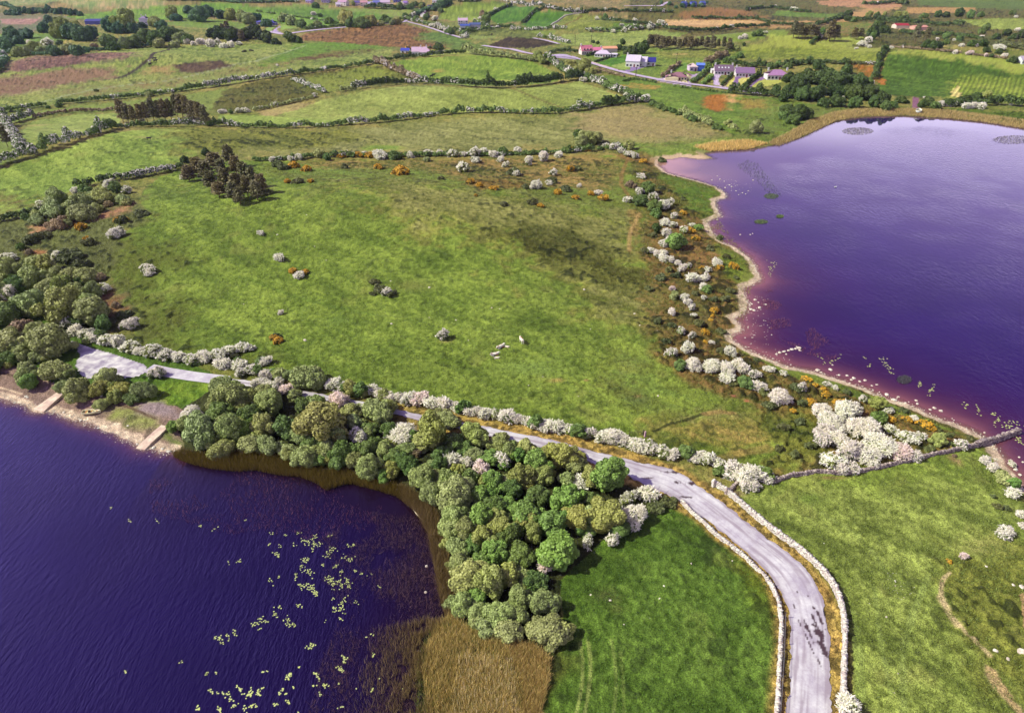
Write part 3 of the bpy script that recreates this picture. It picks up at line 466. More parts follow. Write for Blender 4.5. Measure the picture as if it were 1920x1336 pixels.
for pts, c1, c2, tu, rb in REG:
    P = G(pts)[:, :2]; sf = SOFT.get(tuple(pts[0]), 0)
    if not sf: m = inpoly(gx + wob, gy + wob2, P); C1[m] = c1; C2[m] = c2; TU[m] = tu; RB[m] = rb; continue
    bb = (gx > P[:, 0].min() - 2 * sf) & (gx < P[:, 0].max() + 2 * sf) & (gy > P[:, 1].min() - 2 * sf) & (gy < P[:, 1].max() + 2 * sf); ix = np.nonzero(bb)[0]; X_, Y_ = gx[ix], gy[ix]
    sd_ = np.minimum(dpoly(X_, Y_, P, True, 2.5 * sf), 2.5 * sf); sd_ = np.where(inpoly(X_, Y_, P), sd_, -sd_)
    a_ = sst(-.8, .8, sd_ / sf + fw[ix] * 2.6 + fw2[ix] * 1.4)[:, None]; C1[ix] = C1[ix] * (1 - a_) + np.array(c1) * a_; C2[ix] = C2[ix] * (1 - a_) + np.array(c2) * a_; a_ = a_[:, 0]; TU[ix] = TU[ix] * (1 - a_) + tu * a_; RB[ix] = RB[ix] * (1 - a_) + rb * a_
grn = np.clip((C1[:, 1] - C1[:, 0]) / 12, 0, 1)[:, None]; C1 *= 1 + (GY - 1) * grn; C2 *= 1 + (GY - 1) * grn
t = np.clip(.5 + (f2 - .5) * .6 + (f3 - .5) * 1.0 + (f4 - .5) * .9 + (fa - .5) * 1.7 + (f1 - .5) * .9, 0, 1)[:, None]
S = C1 * (1 - t) + C2 * t
# broad patchiness that belongs to the sward: grazed, rank and dry grass
S *= 1 + ((f3 - .5) * .16 + (f2 - .5) * .12 + (fa - .5) * .42 + (f1 - .5) * .34)[:, None]
dry = sst(.60, .74, fbm(gx, gy, 7, 3, 51)) * sst(.45, .6, f4)
S = S * (1 - dry[:, None] * .30 * (TU > .05)[:, None]) + np.array([160, 150, 88.]) * dry[:, None] * .30 * (TU > .05)[:, None]
tsz = 1.15 + .9 * sst(200, 500, dist); nf = vn(gx / 1.25, gy / 1.25, 31) * .38 + vn(gx / 2.1 + 7, gy / 2.1, 32) * .22 + fbm(gx * .6 + gy * .2, gy * 1.3, 9, 2, 33) * .40
thr = .735 - TU * .21
sp = sst(0, .035, nf - thr) * np.clip(TU * 1.5, .25, .85); sp = sp * (TU > .02)
S = S * (1 - sp[:, None] * .62) + np.array([34, 48, 20.]) * sp[:, None] * .35
# mown stripes of the sloping field on the right
sm = inpoly(gx, gy, G([(1783, 182), (1790, 150), (1805, 142), (1960, 150), (2000, 195), (1900, 189)])[:, :2])
S[sm] = S[sm] * (1 + .17 * np.sin((gx[sm] - .66 * gy[sm]) * 1.9 + 1.5 * np.sin(gy[sm] / 22))[:, None])
for x, y, rx, ry, c in SPOTS:
    q = G([(x, y)])[0]; e = np.exp(-(((gx - q[0] + wob * .6) / rx) ** 2 + ((gy - q[1]) / ry) ** 2) * 1.4) * (.5 + .8 * f1); e = np.clip(e, 0, .85)[:, None]
    S = S * (1 - e) + np.array(c, float) * e
for pts, wd, c, st in STROKES:
    d = dpoly(gx, gy, smooth(G(pts)[:, :2], 1), False, 12.); wd2 = wd * (.6 + .8 * f2)
    e = (1 - sst(wd2 * .35, wd2 * .8, d)) * st; S = S * (1 - e[:, None]) + np.array(c, float) * (.85 + .3 * f1)[:, None] * e[:, None]
# verges of the road
dr = dpoly(gx, gy, roadmid[:, :2], False, 14.); inroad = inpoly(gx, gy, roadpoly)
hw = 2.4
above = np.interp(gx, roadmid[:, 0], roadmid[:, 1]) < gy
vg = (1 - sst(4.2, 5.6, dr + wob)) * sst(G([(560, 720)])[0][0], G([(900, 800)])[0][0], gx)
vc = np.array([206, 158, 92.]) * (1 - f2[:, None]) + np.array([176, 150, 84.]) * f2[:, None]; vc = vc * (.8 + .5 * f1[:, None]) * (1 - .35 * sst(.5, .6, fbm(gx, gy, .7, 2, 61)))[:, None]
S = S * (1 - vg[:, None]) + vc * vg[:, None]
cp = G(CARPARK)[:, :2]
for pts, c in LAWNS:
    m = inpoly(gx, gy, G(pts)[:, :2]); S[m] = np.array(c, float) * (.9 + .2 * f2[m])[:, None]; RB[m] = 0; TU[m] = 0
# lake margins: pale stony strand on the right lake and on the slipway beach, mud elsewhere
dl = dpoly(gx, gy, LL, True, 30.); ins = gd < 0
left = dl < np.where(np.abs(gd) < 29, np.abs(gd) + 1.2, 0)
xb = flat([(335, 847)])[0][0]
bw = .7 + 1.5 * fbm(gx, gy, 6, 2, 71)
bright = ((~left) | (gx < xb)) & (np.abs(gd) < 20)
far_reed = gy > flat([(1300, 300)])[0][1]
e = (1 - sst(bw, bw + .7, gd)) * (gd > -3) * bright * (~far_reed)
sc = np.array([240, 204, 184.]) * (.72 + .5 * f1[:, None]); S = S * (1 - e[:, None]) + sc * e[:, None]
q1 = G([(1278, 296)])[0]; e = np.clip(np.exp(-(((gx - q1[0]) / 13) ** 2 + ((gy - q1[1]) / 12) ** 2)) * 1.6, 0, .9)[:, None] * (gd < 4)[:, None]; S = S * (1 - e) + np.array([232, 190, 170.]) * e
e = (1 - sst(.5, 2.0, gd)) * left * (gx >= xb); S = S * (1 - e[:, None]) + np.array([70, 60, 38.]) * (.7 + .6 * f1[:, None]) * e[:, None]
S[gd < -.2] *= .75
flatm = inroad | (dr < 3.2) | inpoly(gx, gy, cp) | (dpoly(gx, gy, SPUR[:, :2], False, 6.) < 2.2)
beach = bright & (gd < 3) & (gd > -2)
fo = sst(0.3, 3, gd) * np.where(flatm, 0, 1) * np.where(beach, .35, 1)
f0 = fbm(gx, gy, .55, 1, 29); mb = (f0 - .5) * .75 * (1 - sst(120, 260, dist)) + (f1 - .5) * .9 + (f2 - .5) * .3 + (nf - .5) * .6
nearf = 1 + np.clip((dist - 150) / 400, 0, 2.0)
Hs = H0 + fo * mb * (.22 + RB * 2.0) * nearf * .7 + sp * fo * .16 * (1 + nearf)
Hs = np.where(flatm & (gd > 0), H0 - .05, Hs)
nr, ncol = Xg.shape
V = np.stack([gx, gy, Hs], -1)
idx = np.arange(nr * ncol).reshape(nr, ncol)
FQ = np.stack([idx[:-1, :-1].ravel(), idx[:-1, 1:].ravel(), idx[1:, 1:].ravel(), idx[1:, :-1].ravel()], -1)
m, t_, n, L, p = newmat('ground')
at = n.new('ShaderNodeAttribute'); at.attribute_name = 'col'
a = noise(n, L, 5.0, 5, .9); b = noise(n, L, .35, 4, .6)
k1 = ramp(n, L, a.outputs[0], .40, .60, .28, 1.72); k2 = ramp(n, L, b.outputs[0], .3, .7, .92, 1.08)
mm = n.new('ShaderNodeMath'); mm.operation = 'MULTIPLY'; L.new(k1, mm.inputs[0]); L.new(k2, mm.inputs[1])
vm = n.new('ShaderNodeVectorMath'); vm.operation = 'SCALE'; L.new(at.outputs['Color'], vm.inputs[0]); L.new(mm.outputs[0], vm.inputs['Scale'])
L.new(vm.outputs[0], p.inputs['Base Color']); p.inputs['Roughness'].default_value = .95; p.inputs['Specular IOR Level'].default_value = .1
bp = n.new('ShaderNodeBump'); bp.inputs['Distance'].default_value = .32; L.new(noise(n, L, 3.0, 4, .75).outputs[0], bp.inputs['Height']); L.new(bp.outputs[0], p.inputs['Normal'])
ME_G = mesh_np('ground', V, FQ, m, smooth_=True, cols={'col': alb(np.clip(S, 4, 252))})
ground = tag(obj('ground', ME_G), 'green pasture, rough grass and bog around the two lakes', None, None, 'structure')
del C1, C2
# ------------------------------------------------------------------ water
def water(name, P, lab, deep, shal, mud):
    m_ = inpoly(gx, gy, P) | (dpoly(gx, gy, P, True, 6.) < 4)
    sub = m_.reshape(nr, ncol); R = slice(None, None, 2)
    X2 = Xg[R, R]; Y2 = Yg[R, R]; M2 = sub[R, R]; i2 = np.arange(X2.size).reshape(X2.shape)
    q = np.stack([i2[:-1, :-1].ravel(), i2[:-1, 1:].ravel(), i2[1:, 1:].ravel(), i2[1:, :-1].ravel()], -1)
    q = q[M2.ravel()[q].any(1)]; u, inv = np.unique(q, return_inverse=True); q = inv.reshape(q.shape)
    x = X2.ravel()[u]; y = Y2.ravel()[u]
    d = dpoly(x, y, P, True, 60.); d = np.minimum(d, 60); d = np.where(inpoly(x, y, P), d, -d) + (fbm(x, y, 4, 3, 81) - .5) * 2
    n3 = fbm(x, y, 16, 3, 83); n1_ = fbm(x, y, 3, 3, 84)
    c = np.tile(lin(deep), (len(x), 1)) * (.75 + .5 * n3)[:, None]
    for cc, rng_ in ((mud, 12. if name != 'water' else 4.), (shal, 2.6 if name != 'water' else 1.2)):
        e = np.exp(-np.clip(d, 0, 99) / rng_) * (.45 + .9 * n3)
        if name == 'water' and cc is not mud: e = e * (x < xb + 3)
        if name == 'water' and cc is mud: e = np.clip(np.exp(-np.clip(d, 0, 99) / 10.) * (.3 + 1.3 * n3), 0, 1) * (x > xb - 2)
        e = e * (1 - .9 * sst(180, 300, y)); e = np.clip(e, 0, 1)[:, None]; c = c * (1 - e) + lin(cc) * e
    if name != 'water':
        for (a_, b_), rx, ry, cc, st_ in (((1268, 312), 13, 22, (176, 136, 104), 1.1), ((1330, 318), 18, 22, (96, 76, 70), .7), ((1430, 300), 34, 34, (70, 58, 76), .5), ((1560, 262), 60, 26, (76, 64, 84), .4)):
            qc = flat([(a_, b_)])[0]; e = np.clip(np.exp(-(((x - qc[0]) / rx) ** 2 + ((y - qc[1]) / ry) ** 2)) * (.5 + n3) * st_ * 1.3, 0, .95)[:, None]; c = c * (1 - e) + lin(cc) * e
    al = np.clip(.25 + d * .35, .25, 1)
    calm = np.exp(-(np.clip(d - 8 * n3, 0, 99) / 22.) ** 3) * sst(250, 330, y)
    return m_, np.stack([x, y, np.zeros_like(x)], -1), q, c, np.stack([al, calm, n1_], -1), d
def watmat(name, ang, sx, sy, st):
    m, t, n, L, p = newmat(name)
    at = n.new('ShaderNodeAttribute'); at.attribute_name = 'col'; a2 = n.new('ShaderNodeAttribute'); a2.attribute_name = 'wet'
    sep = n.new('ShaderNodeSeparateColor'); L.new(a2.outputs['Color'], sep.inputs[0])
    L.new(at.outputs['Color'], p.inputs['Base Color']); p.inputs['IOR'].default_value = 1.33
    p.inputs['IOR'].default_value = 1.33
    L.new(ramp(n, L, sep.outputs[1], 0, .6, (.20 if sx > 3 else .12), .04), p.inputs['Roughness'])
    g = noise(n, L, 1.0, 3, .6, scale3=((sx, sy, 1), ang)); g2 = noise(n, L, .05, 2, .5); g3 = noise(n, L, 1.0, 2, .6, scale3=((sx * .35, sy * .35, 1), ang + .5))
    s = n.new('ShaderNodeMath'); s.operation = 'ADD'; L.new(g.outputs[0], s.inputs[0])
    s2 = n.new('ShaderNodeMath'); s2.operation = 'MULTIPLY'; s2.inputs[1].default_value = 1.4; L.new(g3.outputs[0], s2.inputs[0]); L.new(s2.outputs[0], s.inputs[1])
    b = n.new('ShaderNodeBump'); b.inputs['Distance'].default_value = st
    f = n.new('ShaderNodeMath'); f.operation = 'SUBTRACT'; f.use_clamp = True; L.new(ramp(n, L, g2.outputs[0], .35, .6, .35, 1.0), f.inputs[0]); L.new(ramp(n, L, sep.outputs[1], 0, .5, 0, 1), f.inputs[1])
    L.new(f.outputs[0], b.inputs['Strength']); L.new(s.outputs[0], b.inputs['Height']); L.new(b.outputs[0], p.inputs['Normal'])
    tr = n.new('ShaderNodeBsdfTransparent'); mx = n.new('ShaderNodeMixShader'); L.new(sep.outputs[0], mx.inputs[0]); L.new(tr.outputs[0], mx.inputs[1]); L.new(p.outputs[0], mx.inputs[2])
    L.new(mx.outputs[0], n['Material Output'].inputs[0]); return m
WARGS = (('water', LL, 'dark violet lake filling the lower left with slipways on its shore', (9, 1, 42), (120, 74, 74), (20, 6, 9), radians(38), 4.2, 1.1, .10),
         ('water', LR, 'bright lavender lake on the right reaching the reedy far shore', (26, 6, 62), (150, 100, 92), (66, 24, 26), radians(15), 2.2, 1.1, .05))
for k, (nm, P, lab, dp, shl, mud, an, sx, sy, st) in enumerate(WARGS):
    _, V, q, c, wt, d = water(nm if k == 0 else 'w2', P, lab, dp, shl, mud)
    tag(obj('water', mesh_np('water', V, q, watmat('lake_water', an, sx, sy, st), cols={'col': c, 'wet': wt})), lab, None, None, 'structure')
# ------------------------------------------------------------------ road surfaces
def strip(name, A, B, mat, dz, lab, nseg=6):
    A = np.asarray(A); B = np.asarray(B); k = len(A); vs = []
    for i in range(k):
        for j in range(nseg + 1):
            q = A[i] + (B[i] - A[i]) * j / nseg; vs.append((q[0], q[1], max(float(Hq(q[0], q[1])), 0) + dz))
    w1 = nseg + 1; fs = [(i * w1 + j, i * w1 + j + 1, (i + 1) * w1 + j + 1, (i + 1) * w1 + j) for i in range(k - 1) for j in range(nseg)]
    me = bpy.data.meshes.new(name); me.from_pydata(vs, [], fs); me.materials.append(mat); me.update()
    return tag(obj(name, me), lab, None, None, 'structure')
def resamp(P, n):
    P = np.asarray(P); s = np.concatenate([[0], np.cumsum(np.linalg.norm(np.diff(P[:, :2], axis=0), axis=1))])
    t = np.linspace(0, s[-1], n); return np.stack([np.interp(t, s, P[:, i]) for i in range(P.shape[1])], -1)
def roadmat():
    m, t, n, L, p = newmat('worn_asphalt')
    big = noise(n, L, .22, 6, .7); fine = noise(n, L, 3.0, 4, .7); tr = n.new('ShaderNodeAttribute'); tr.attribute_name = 'across'
    c = mixc(n, L, ramp(n, L, big.outputs[0], .38, .62), tuple(alb((198, 180, 206))), tuple(alb((250, 238, 252))))
    c = mixc(n, L, ramp(n, L, fine.outputs[0], .3, .7, .0, .35), c, tuple(alb((176, 156, 184))))
    wv = ramp(n, L, tr.outputs['Fac'], 0, 1, 0, 1)
    c = mixc(n, L, wv, c, tuple(alb((168, 146, 168))))
    st = n.new('ShaderNodeAttribute'); st.attribute_name = 'stain'; c = mixc(n, L, st.outputs['Fac'], c, tuple(alb((84, 60, 72))))
    L.new(c, p.inputs['Base Color']); p.inputs['Roughness'].default_value = .85; p.inputs['Specular IOR Level'].default_value = .2
    b = n.new('ShaderNodeBump'); b.inputs['Distance'].default_value = .02; L.new(fine.outputs[0], b.inputs['Height']); L.new(b.outputs[0], p.inputs['Normal']); return m
MROAD = roadmat()
NR = 900; A = resamp(RL, NR); B = resamp(RR, NR); NS = 26
# match ends by nearest section rather than arc length
mid = resamp(roadmid, NR); 
def cross(P, side):
    T = np.gradient(mid[:, :2], axis=0); T /= np.linalg.norm(T, axis=1)[:, None]; N = np.stack([-T[:, 1], T[:, 0]], -1) * side
    out = []
    dd = np.linalg.norm(mid[:, None, :2] - P[None, :, :2], axis=2).min(1)
    return mid[:, :2] + N * dd[:, None]
PA = cross(resamp(RL, 1500), -1); PB = cross(resamp(RR, 1500), 1)
vs = []; ac = []; stn = []
for j in range(NS + 1):
    u = j / NS; q = PA + (PB - PA) * u; jag = (fbm(q[:, 0], q[:, 1], 1.3, 3, 91) - .5) * .9 * (abs(u - .5) > .49)
    N = (PB - PA); N /= np.linalg.norm(N, axis=1)[:, None]; q = q + N * jag[:, None] * (1 if u > .5 else -1)
    z = np.maximum(Hq(q[:, 0], q[:, 1]), 0) + .03 + .05 * (1 - (2 * u - 1) ** 2); vs.append(np.stack([q[:, 0], q[:, 1], z], -1))
    s_al = np.arange(NR) * .15; k = np.exp(-((u - .30) / .02) ** 2) + np.exp(-((u - .70) / .02) ** 2) + .7 * np.exp(-((u - .5) / .012) ** 2)
    ac.append(np.clip(k * .45 * (.3 + fbm(s_al, s_al * 0 + u * 40, 6, 2, 95)) + .75 * sst(.52, .68, fbm(s_al * .35, s_al * 0 + u * 26, 3, 3, 96, 0.0)) + .5 * (abs(u - .5) > .44) + .6 * sst(.55, .7, fbm(q[:, 0], q[:, 1], 3, 3, 92)) * .4, 0, .8))
    stn.append(np.zeros(NR))
Vr = np.stack(vs, 1).reshape(-1, 3); ac = np.stack(ac, 1).reshape(-1); stn = np.zeros(len(Vr))
for x, y, rx, ry in [(1514, 1177, .35, 2.6), (1528, 1165, .3, 2.2), (1536, 1188, .9, 1.7), (1541, 1212, .9, 1.3), (1519, 1210, .15, 2.6), (1530, 1180, .5, 1.5), (1533, 1150, .4, .8), (1526, 1140, .3, .5), (1516, 1118, .25, .3), (1490, 1137, .25, .6), (1495, 1110, .3, .3),
  (1548, 1225, .4, 1.2), (1285, 932, 1.6, .35), (1215, 896, 1.5, .3), (1270, 905, 1.2, .6), (1500, 1170, .2, .8), (1535, 1240, .25, 1.4), (1260, 885, 3, .5), (1300, 905, 2.2, .8), (1540, 1165, .4, 1.6), (1508, 1172, .15, .9)]:
    q = G([(x, y)])[0]; rx *= .7; wq = (fbm(Vr[:, 0], Vr[:, 1], .55, 3, 93) - .5) * 1.6
    stn = np.maximum(stn, 1 - sst(.55, .95, np.hypot((Vr[:, 0] - q[0]) / rx, (Vr[:, 1] - q[1]) / ry) + wq))
i_ = np.arange(NR * (NS + 1)).reshape(NR, NS + 1); q_ = np.stack([i_[:-1, :-1].ravel(), i_[:-1, 1:].ravel(), i_[1:, 1:].ravel(), i_[1:, :-1].ravel()], -1)
tag(obj('road', mesh_np('road', Vr, q_[:, ::-1], MROAD, smooth_=True, cols={'across': np.tile(ac[:, None], 3), 'stain': np.tile(stn[:, None], 3)})),
    'worn lavender grey country road curving down between stone walls', None, None, 'structure')
def along(P, w_):
    P = smooth(P, 2); T = np.gradient(P[:, :2], axis=0); T /= np.linalg.norm(T, axis=1)[:, None]; N = np.stack([-T[:, 1], T[:, 0]], -1)
    A = P.copy(); B = P.copy(); A[:, :2] += N * w_ / 2; B[:, :2] -= N * w_ / 2; return A, B
MFROAD = simple('far_asphalt', (206, 180, 216), .9, .12, .3)
A, B = along(dense(SPUR, 1.5), 3.6); strip('road', A, B, MROAD, .035, 'narrow lavender lane from the car park behind the shore trees')
for pts, w_, lab in FARROADS:
    A, B = along(dense(G(pts), 8), w_); strip('road', A, B, MFROAD, .28 + .0002 * float(A[0][1]), lab, 3)
def patch(name, pts, mat, dz, lab):
    P = G(pts)[:, :2]; P = smooth(np.vstack([P, P[:1]]), 1)[:-1]
    x0, y0 = P.min(0); x1, y1 = P.max(0); s = .45; xs = np.arange(x0, x1 + s, s); ys = np.arange(y0, y1 + s, s); X, Y = np.meshgrid(xs, ys)
    ins = inpoly(X.ravel() + (fbm(X.ravel(), Y.ravel(), 1.5, 2, 97) - .5) * .8, Y.ravel(), P); ii = np.arange(X.size).reshape(X.shape)
    q = np.stack([ii[:-1, :-1].ravel(), ii[:-1, 1:].ravel(), ii[1:, 1:].ravel(), ii[1:, :-1].ravel()], -1); q = q[ins[q].all(1)]; u, inv = np.unique(q, return_inverse=True)
    x = X.ravel()[u]; y = Y.ravel()[u]; V = np.stack([x, y, np.maximum(Hq(x, y), 0) + dz], -1)
    return tag(obj(name, mesh_np(name, V, inv.reshape(q.shape), mat)), lab, None, None, 'structure')
MPARK = simple('pale_gravel', (186, 166, 196), .9, .2, .55, c2=(244, 230, 240), bump=.02, bsc=4)
patch('pavement', CARPARK, MPARK, .028, 'pale mottled car park surface between the trees')
# ------------------------------------------------------------------ foliage prototypes
def unit(v): return v / np.maximum(np.linalg.norm(v, axis=1)[:, None], 1e-9)
def quads(Pc, Nn, sz, rng, asp=1.0, dirv=None):
    n = len(Pc); r = rng.normal(size=(n, 3)) if dirv is None else dirv
    u = unit(np.cross(Nn, r)); v = np.cross(Nn, u)
    s = sz * rng.uniform(.6, 1.35, n)[:, None]; a = u * s; b = v * s * asp
    k = rng.uniform(.5, 1, (n, 1))
    V = np.stack([Pc - a * k - b, Pc + a - b * .6, Pc + a * .7 * k + b, Pc - a * .8 + b * .7], 1)
    return V
def blobs(rng, nb, hr, lump, shape):
    B = [(0, 0, hr * .42, .62, hr * .40)]
    for i in range(nb):
        th = 2.4 * i + rng.uniform(-.5, .5); up = (i + .5) / nb
        if shape == 'dome': ph = math.acos(1 - up * 1.15) ; rad = .62 * min(1, sin(ph) * 1.05 + .0); z = hr * (.28 + .50 * cos(ph))
        elif shape == 'tall': ph = pi * (.08 + .72 * up); rad = .58 * sin(ph) ** .8; z = hr * (.5 + .40 * cos(ph))
        else: ph = pi * (.1 + .75 * up); rad = .6 * sin(ph) * rng.uniform(.8, 1.15); z = hr * (.50 + .32 * cos(ph))
        r = lump * rng.uniform(.62, 1.32); zz = max(z + rng.uniform(-.08, .08), r * .55)
        B.append((rad * cos(th), rad * sin(th), zz, r, r * rng.uniform(.7, 1.1)))
    return B
def crown(seed, nb, hr, lump, leaf, n, shape='dome', gap=.0, blossom=0.0, spray=.10):
    rng = np.random.default_rng(seed); B = np.array(blobs(rng, nb, hr, lump, shape)); B[1:, :2] *= rng.uniform(.82, 1.22, (len(B) - 1, 1))
    tb = np.arctan2(B[:, 1], B[:, 0]); mb_ = 1 + .20 * np.sin(2 * tb + seed) + .13 * np.sin(3 * tb + seed * 1.7) + .08 * np.sin(5 * tb + seed * .6); B[:, 0] *= mb_; B[:, 1] *= mb_; B[:, 0] += .12 * np.sin(2.5 * B[:, 2] + seed); B[:, 1] += .10 * np.sin(3.1 * B[:, 2] + seed * 2)
    w_ = B[:, 3] ** 2; w_ = w_ / w_.sum(); k = rng.choice(len(B), n * 3, p=w_)
    d = unit(rng.normal(size=(n * 3, 3))); rr = rng.uniform(.74, 1.10, n * 3) ** .8 + (rng.uniform(size=n * 3) < .06) * rng.uniform(0, .22, n * 3)
    P = B[k, :3] + d * np.stack([B[k, 3] * rr, B[k, 3] * rr, B[k, 4] * rr], -1)
    inside = np.zeros(len(P), bool)
    for j in range(len(B)):
        e = ((P[:, 0] - B[j, 0]) ** 2 + (P[:, 1] - B[j, 1]) ** 2) / B[j, 3] ** 2 + (P[:, 2] - B[j, 2]) ** 2 / B[j, 4] ** 2
        inside |= (e < .72) & (k != j)
    keep = ~inside & (P[:, 2] > .03)
    if gap:
        g = fbm(P[:, 0] * 10 + P[:, 2] * 7 + seed, P[:, 1] * 10 - P[:, 2] * 5, 1.6, 2, seed % 50); keep &= g > gap
    P = P[keep][:n]; d = d[keep][:n]
    d[:, 2] += .15
    N = unit(d * .9 + rng.normal(size=d.shape) * .55)
    V = quads(P, N, leaf, rng); rnd = np.clip(rng.uniform(0, 1, len(P)) * .55 + .45 * fbm(P[:, 0] * 4 + 9, P[:, 1] * 4 + P[:, 2] * 4, 1.3, 2, 3), 0, 1)
    # inner leaves that close the crown
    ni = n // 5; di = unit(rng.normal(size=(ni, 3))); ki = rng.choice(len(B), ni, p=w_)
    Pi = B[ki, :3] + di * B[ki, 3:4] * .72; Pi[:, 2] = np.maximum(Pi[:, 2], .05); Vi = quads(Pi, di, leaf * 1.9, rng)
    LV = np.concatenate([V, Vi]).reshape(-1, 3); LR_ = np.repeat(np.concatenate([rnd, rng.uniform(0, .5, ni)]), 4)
    out = [(LV, LR_)]
    if blossom:
        g = fbm(P[:, 0] * 8 + seed * 3, P[:, 1] * 8 + P[:, 2] * 7, 1.2, 2, 7); lim = np.quantile(g - .22 * P[:, 2] / hr, blossom)
        s = (g - .22 * P[:, 2] / hr) < lim; Pb = P[s] * 1.02; db = unit(d[s] + rng.normal(size=d[s].shape) * .25); nbn = len(Pb)
        side = rng.normal(size=(nbn, 3)); u = unit(np.cross(db, side))
        ln = spray * rng.uniform(.5, 1.5, (nbn, 1)); wd = leaf * rng.uniform(.45, .9, (nbn, 1)); v = np.cross(db, u)
        ax = unit(db * .35 + v * rng.normal(size=(nbn, 1)) * .9)
        Q = np.stack([Pb - u * wd, Pb + u * wd, Pb + u * wd * .6 + ax * ln, Pb - u * wd * .6 + ax * ln], 1)
        N2 = unit(d[s] + rng.normal(size=d[s].shape) * .4); Q2 = quads(Pb * 1.01, N2, leaf * .9, rng)
        QQ = np.concatenate([Q, Q2]).reshape(-1, 3); out.append((QQ, np.repeat(rng.uniform(0, 1, len(QQ) // 4), 4)))
    return out
def qmesh(name, V, rnd, mat):
    n = len(V) // 4
    return mesh_np(name, V, np.arange(n * 4).reshape(n, 4), mat, cols={'rnd': np.tile(rnd[:, None], 3)})
def trunkmesh(seed, hr, mat, r0=.09, limbs=6, top=.62):
    rng = random.Random(seed); mb = MB(); z = 0; p = (0, 0, -.05); r = r0
    for i in range(3):
        q = (p[0] + rng.uniform(-.05, .05), p[1] + rng.uniform(-.05, .05), hr * top * (i + 1) / 3); mb.tube(p, q, r, r * .75, 7); p = q; r *= .75
    for i in range(limbs):
        a = 2 * pi * i / limbs + rng.uniform(-.3, .3); z0 = hr * rng.uniform(.15, .5); z1 = hr * rng.uniform(.5, .8); rr = rng.uniform(.35, .6)
        m1 = (rr * .45 * cos(a), rr * .45 * sin(a), z0 + (z1 - z0) * .6); mb.tube((0, 0, z0), m1, r0 * .5, r0 * .34, 5); mb.tube(m1, (rr * cos(a + .2), rr * sin(a + .2), z1), r0 * .34, r0 * .12, 5)
    return mb.mesh('trunk', mat)
PROT = {}
def proto(key, nm, cnt_, big, **kw):
    L_ = []
    for i in range(cnt_):
        hr = kw['hr'] * (1 + .12 * (i % 3 - 1)); c = crown(hash_(key) + i * 17, kw['nb'] + (i % 3) * 2, hr, kw['lump'], kw['leaf'], kw['n'], kw.get('shape', 'dome'), kw.get('gap', 0), kw.get('bl', 0), kw.get('spray', .1))
        L_.append((qmesh('crown', c[0][0], c[0][1], MLEAF), qmesh('blossom', c[1][0], c[1][1], kw.get('bm', MBLOS)) if len(c) > 1 else None, trunkmesh(i + hash_(key), hr, MBARK, kw.get('tr', .07))))
    PROT[key] = L_
def hash_(s): return sum(ord(c) * (i + 3) for i, c in enumerate(s)) % 997
MGORSE = leafmat('gorse_flower', (255, 190, 60), .25, transl=.05)
proto('W1', '', 4, 1, nb=17, hr=1.55, lump=.31, leaf=.052, n=7600)
proto('W0', '', 3, 0, nb=9, hr=1.45, lump=.40, leaf=.12, n=1500)
proto('D1', '', 4, 1, nb=22, hr=1.6, lump=.26, leaf=.054, n=7200)
proto('D0', '', 3, 0, nb=9, hr=1.6, lump=.38, leaf=.13, n=1300)
proto('G1', '', 4, 1, nb=26, hr=1.75, lump=.25, leaf=.056, n=7600, shape='round', gap=.26)
proto('O1', '', 3, 1, nb=20, hr=1.7, lump=.28, leaf=.052, n=7200, shape='round', gap=.22)
proto('Y1', '', 1, 1, nb=16, hr=2.1, lump=.36, leaf=.05, n=6500, shape='tall', gap=.28)
proto('H1', '', 4, 1, nb=18, hr=1.35, lump=.30, leaf=.055, n=5200, bl=.60, spray=.22)
proto('H0', '', 4, 0, nb=9, hr=1.4, lump=.34, leaf=.095, n=1500, bl=.58, spray=.30)
proto('h1', '', 3, 1, nb=16, hr=1.45, lump=.30, leaf=.058, n=4600, bl=.28, spray=.20)
proto('h0', '', 4, 0, nb=9, hr=1.4, lump=.36, leaf=.105, n=1400, bl=.30, spray=.26)
proto('B0', '', 2, 0, nb=10, hr=1.2, lump=.36, leaf=.07, n=1600, gap=.34)
proto('L0', '', 3, 0, nb=10, hr=.75, lump=.32, leaf=.11, n=1200)
proto('g0', '', 3, 0, nb=9, hr=.85, lump=.32, leaf=.10, n=1100, bl=.55, spray=.14, bm=MGORSE)
def pine(seed):
    rng = np.random.default_rng(seed); P = []; N = []
    for i in range(46):
        z = .9 + 2.4 * (i / 46) + rng.uniform(-.1, .1); R_ = (1.05 - .75 * ((z - .9) / 2.6) ** 1.3) * rng.uniform(.55, 1.1); a = rng.uniform(0, 2 * pi)
        m = 55; s = rng.uniform(.25, 1, m) ** .7; x = R_ * s; y = rng.normal(size=m) * .13 * (1 + s); zz = z - .10 * s + rng.normal(size=m) * .06 + .12 * s ** 2
        P.append(np.stack([x * cos(a) - y * sin(a), x * sin(a) + y * cos(a), zz], -1)); N.append(unit(rng.normal(size=(m, 3)) * .7 + np.array([cos(a) * .3, sin(a) * .3, .6])))
    P = np.concatenate(P); N = np.concatenate(N); V = quads(P, N, .075, rng, 1.5).reshape(-1, 3); rnd = np.repeat(rng.uniform(0, 1, len(P)), 4)
    mb = MB(); mb.tube((0, 0, -.1), (.05, 0, 1.6), .07, .05, 7); mb.tube((.05, 0, 1.6), (0, .04, 3.2), .05, .015, 6)
    for i in range(14):
        z = .6 + 2.2 * i / 14; a = i * 2.4; mb.tube((.03, 0, z), (.55 * cos(a), .55 * sin(a), z + .12), .02, .006, 4)
    return qmesh('crown', V, rnd, MLEAF), None, mb.mesh('trunk', MPINE)
PROT['C1'] = [pine(5 + i) for i in range(3)]
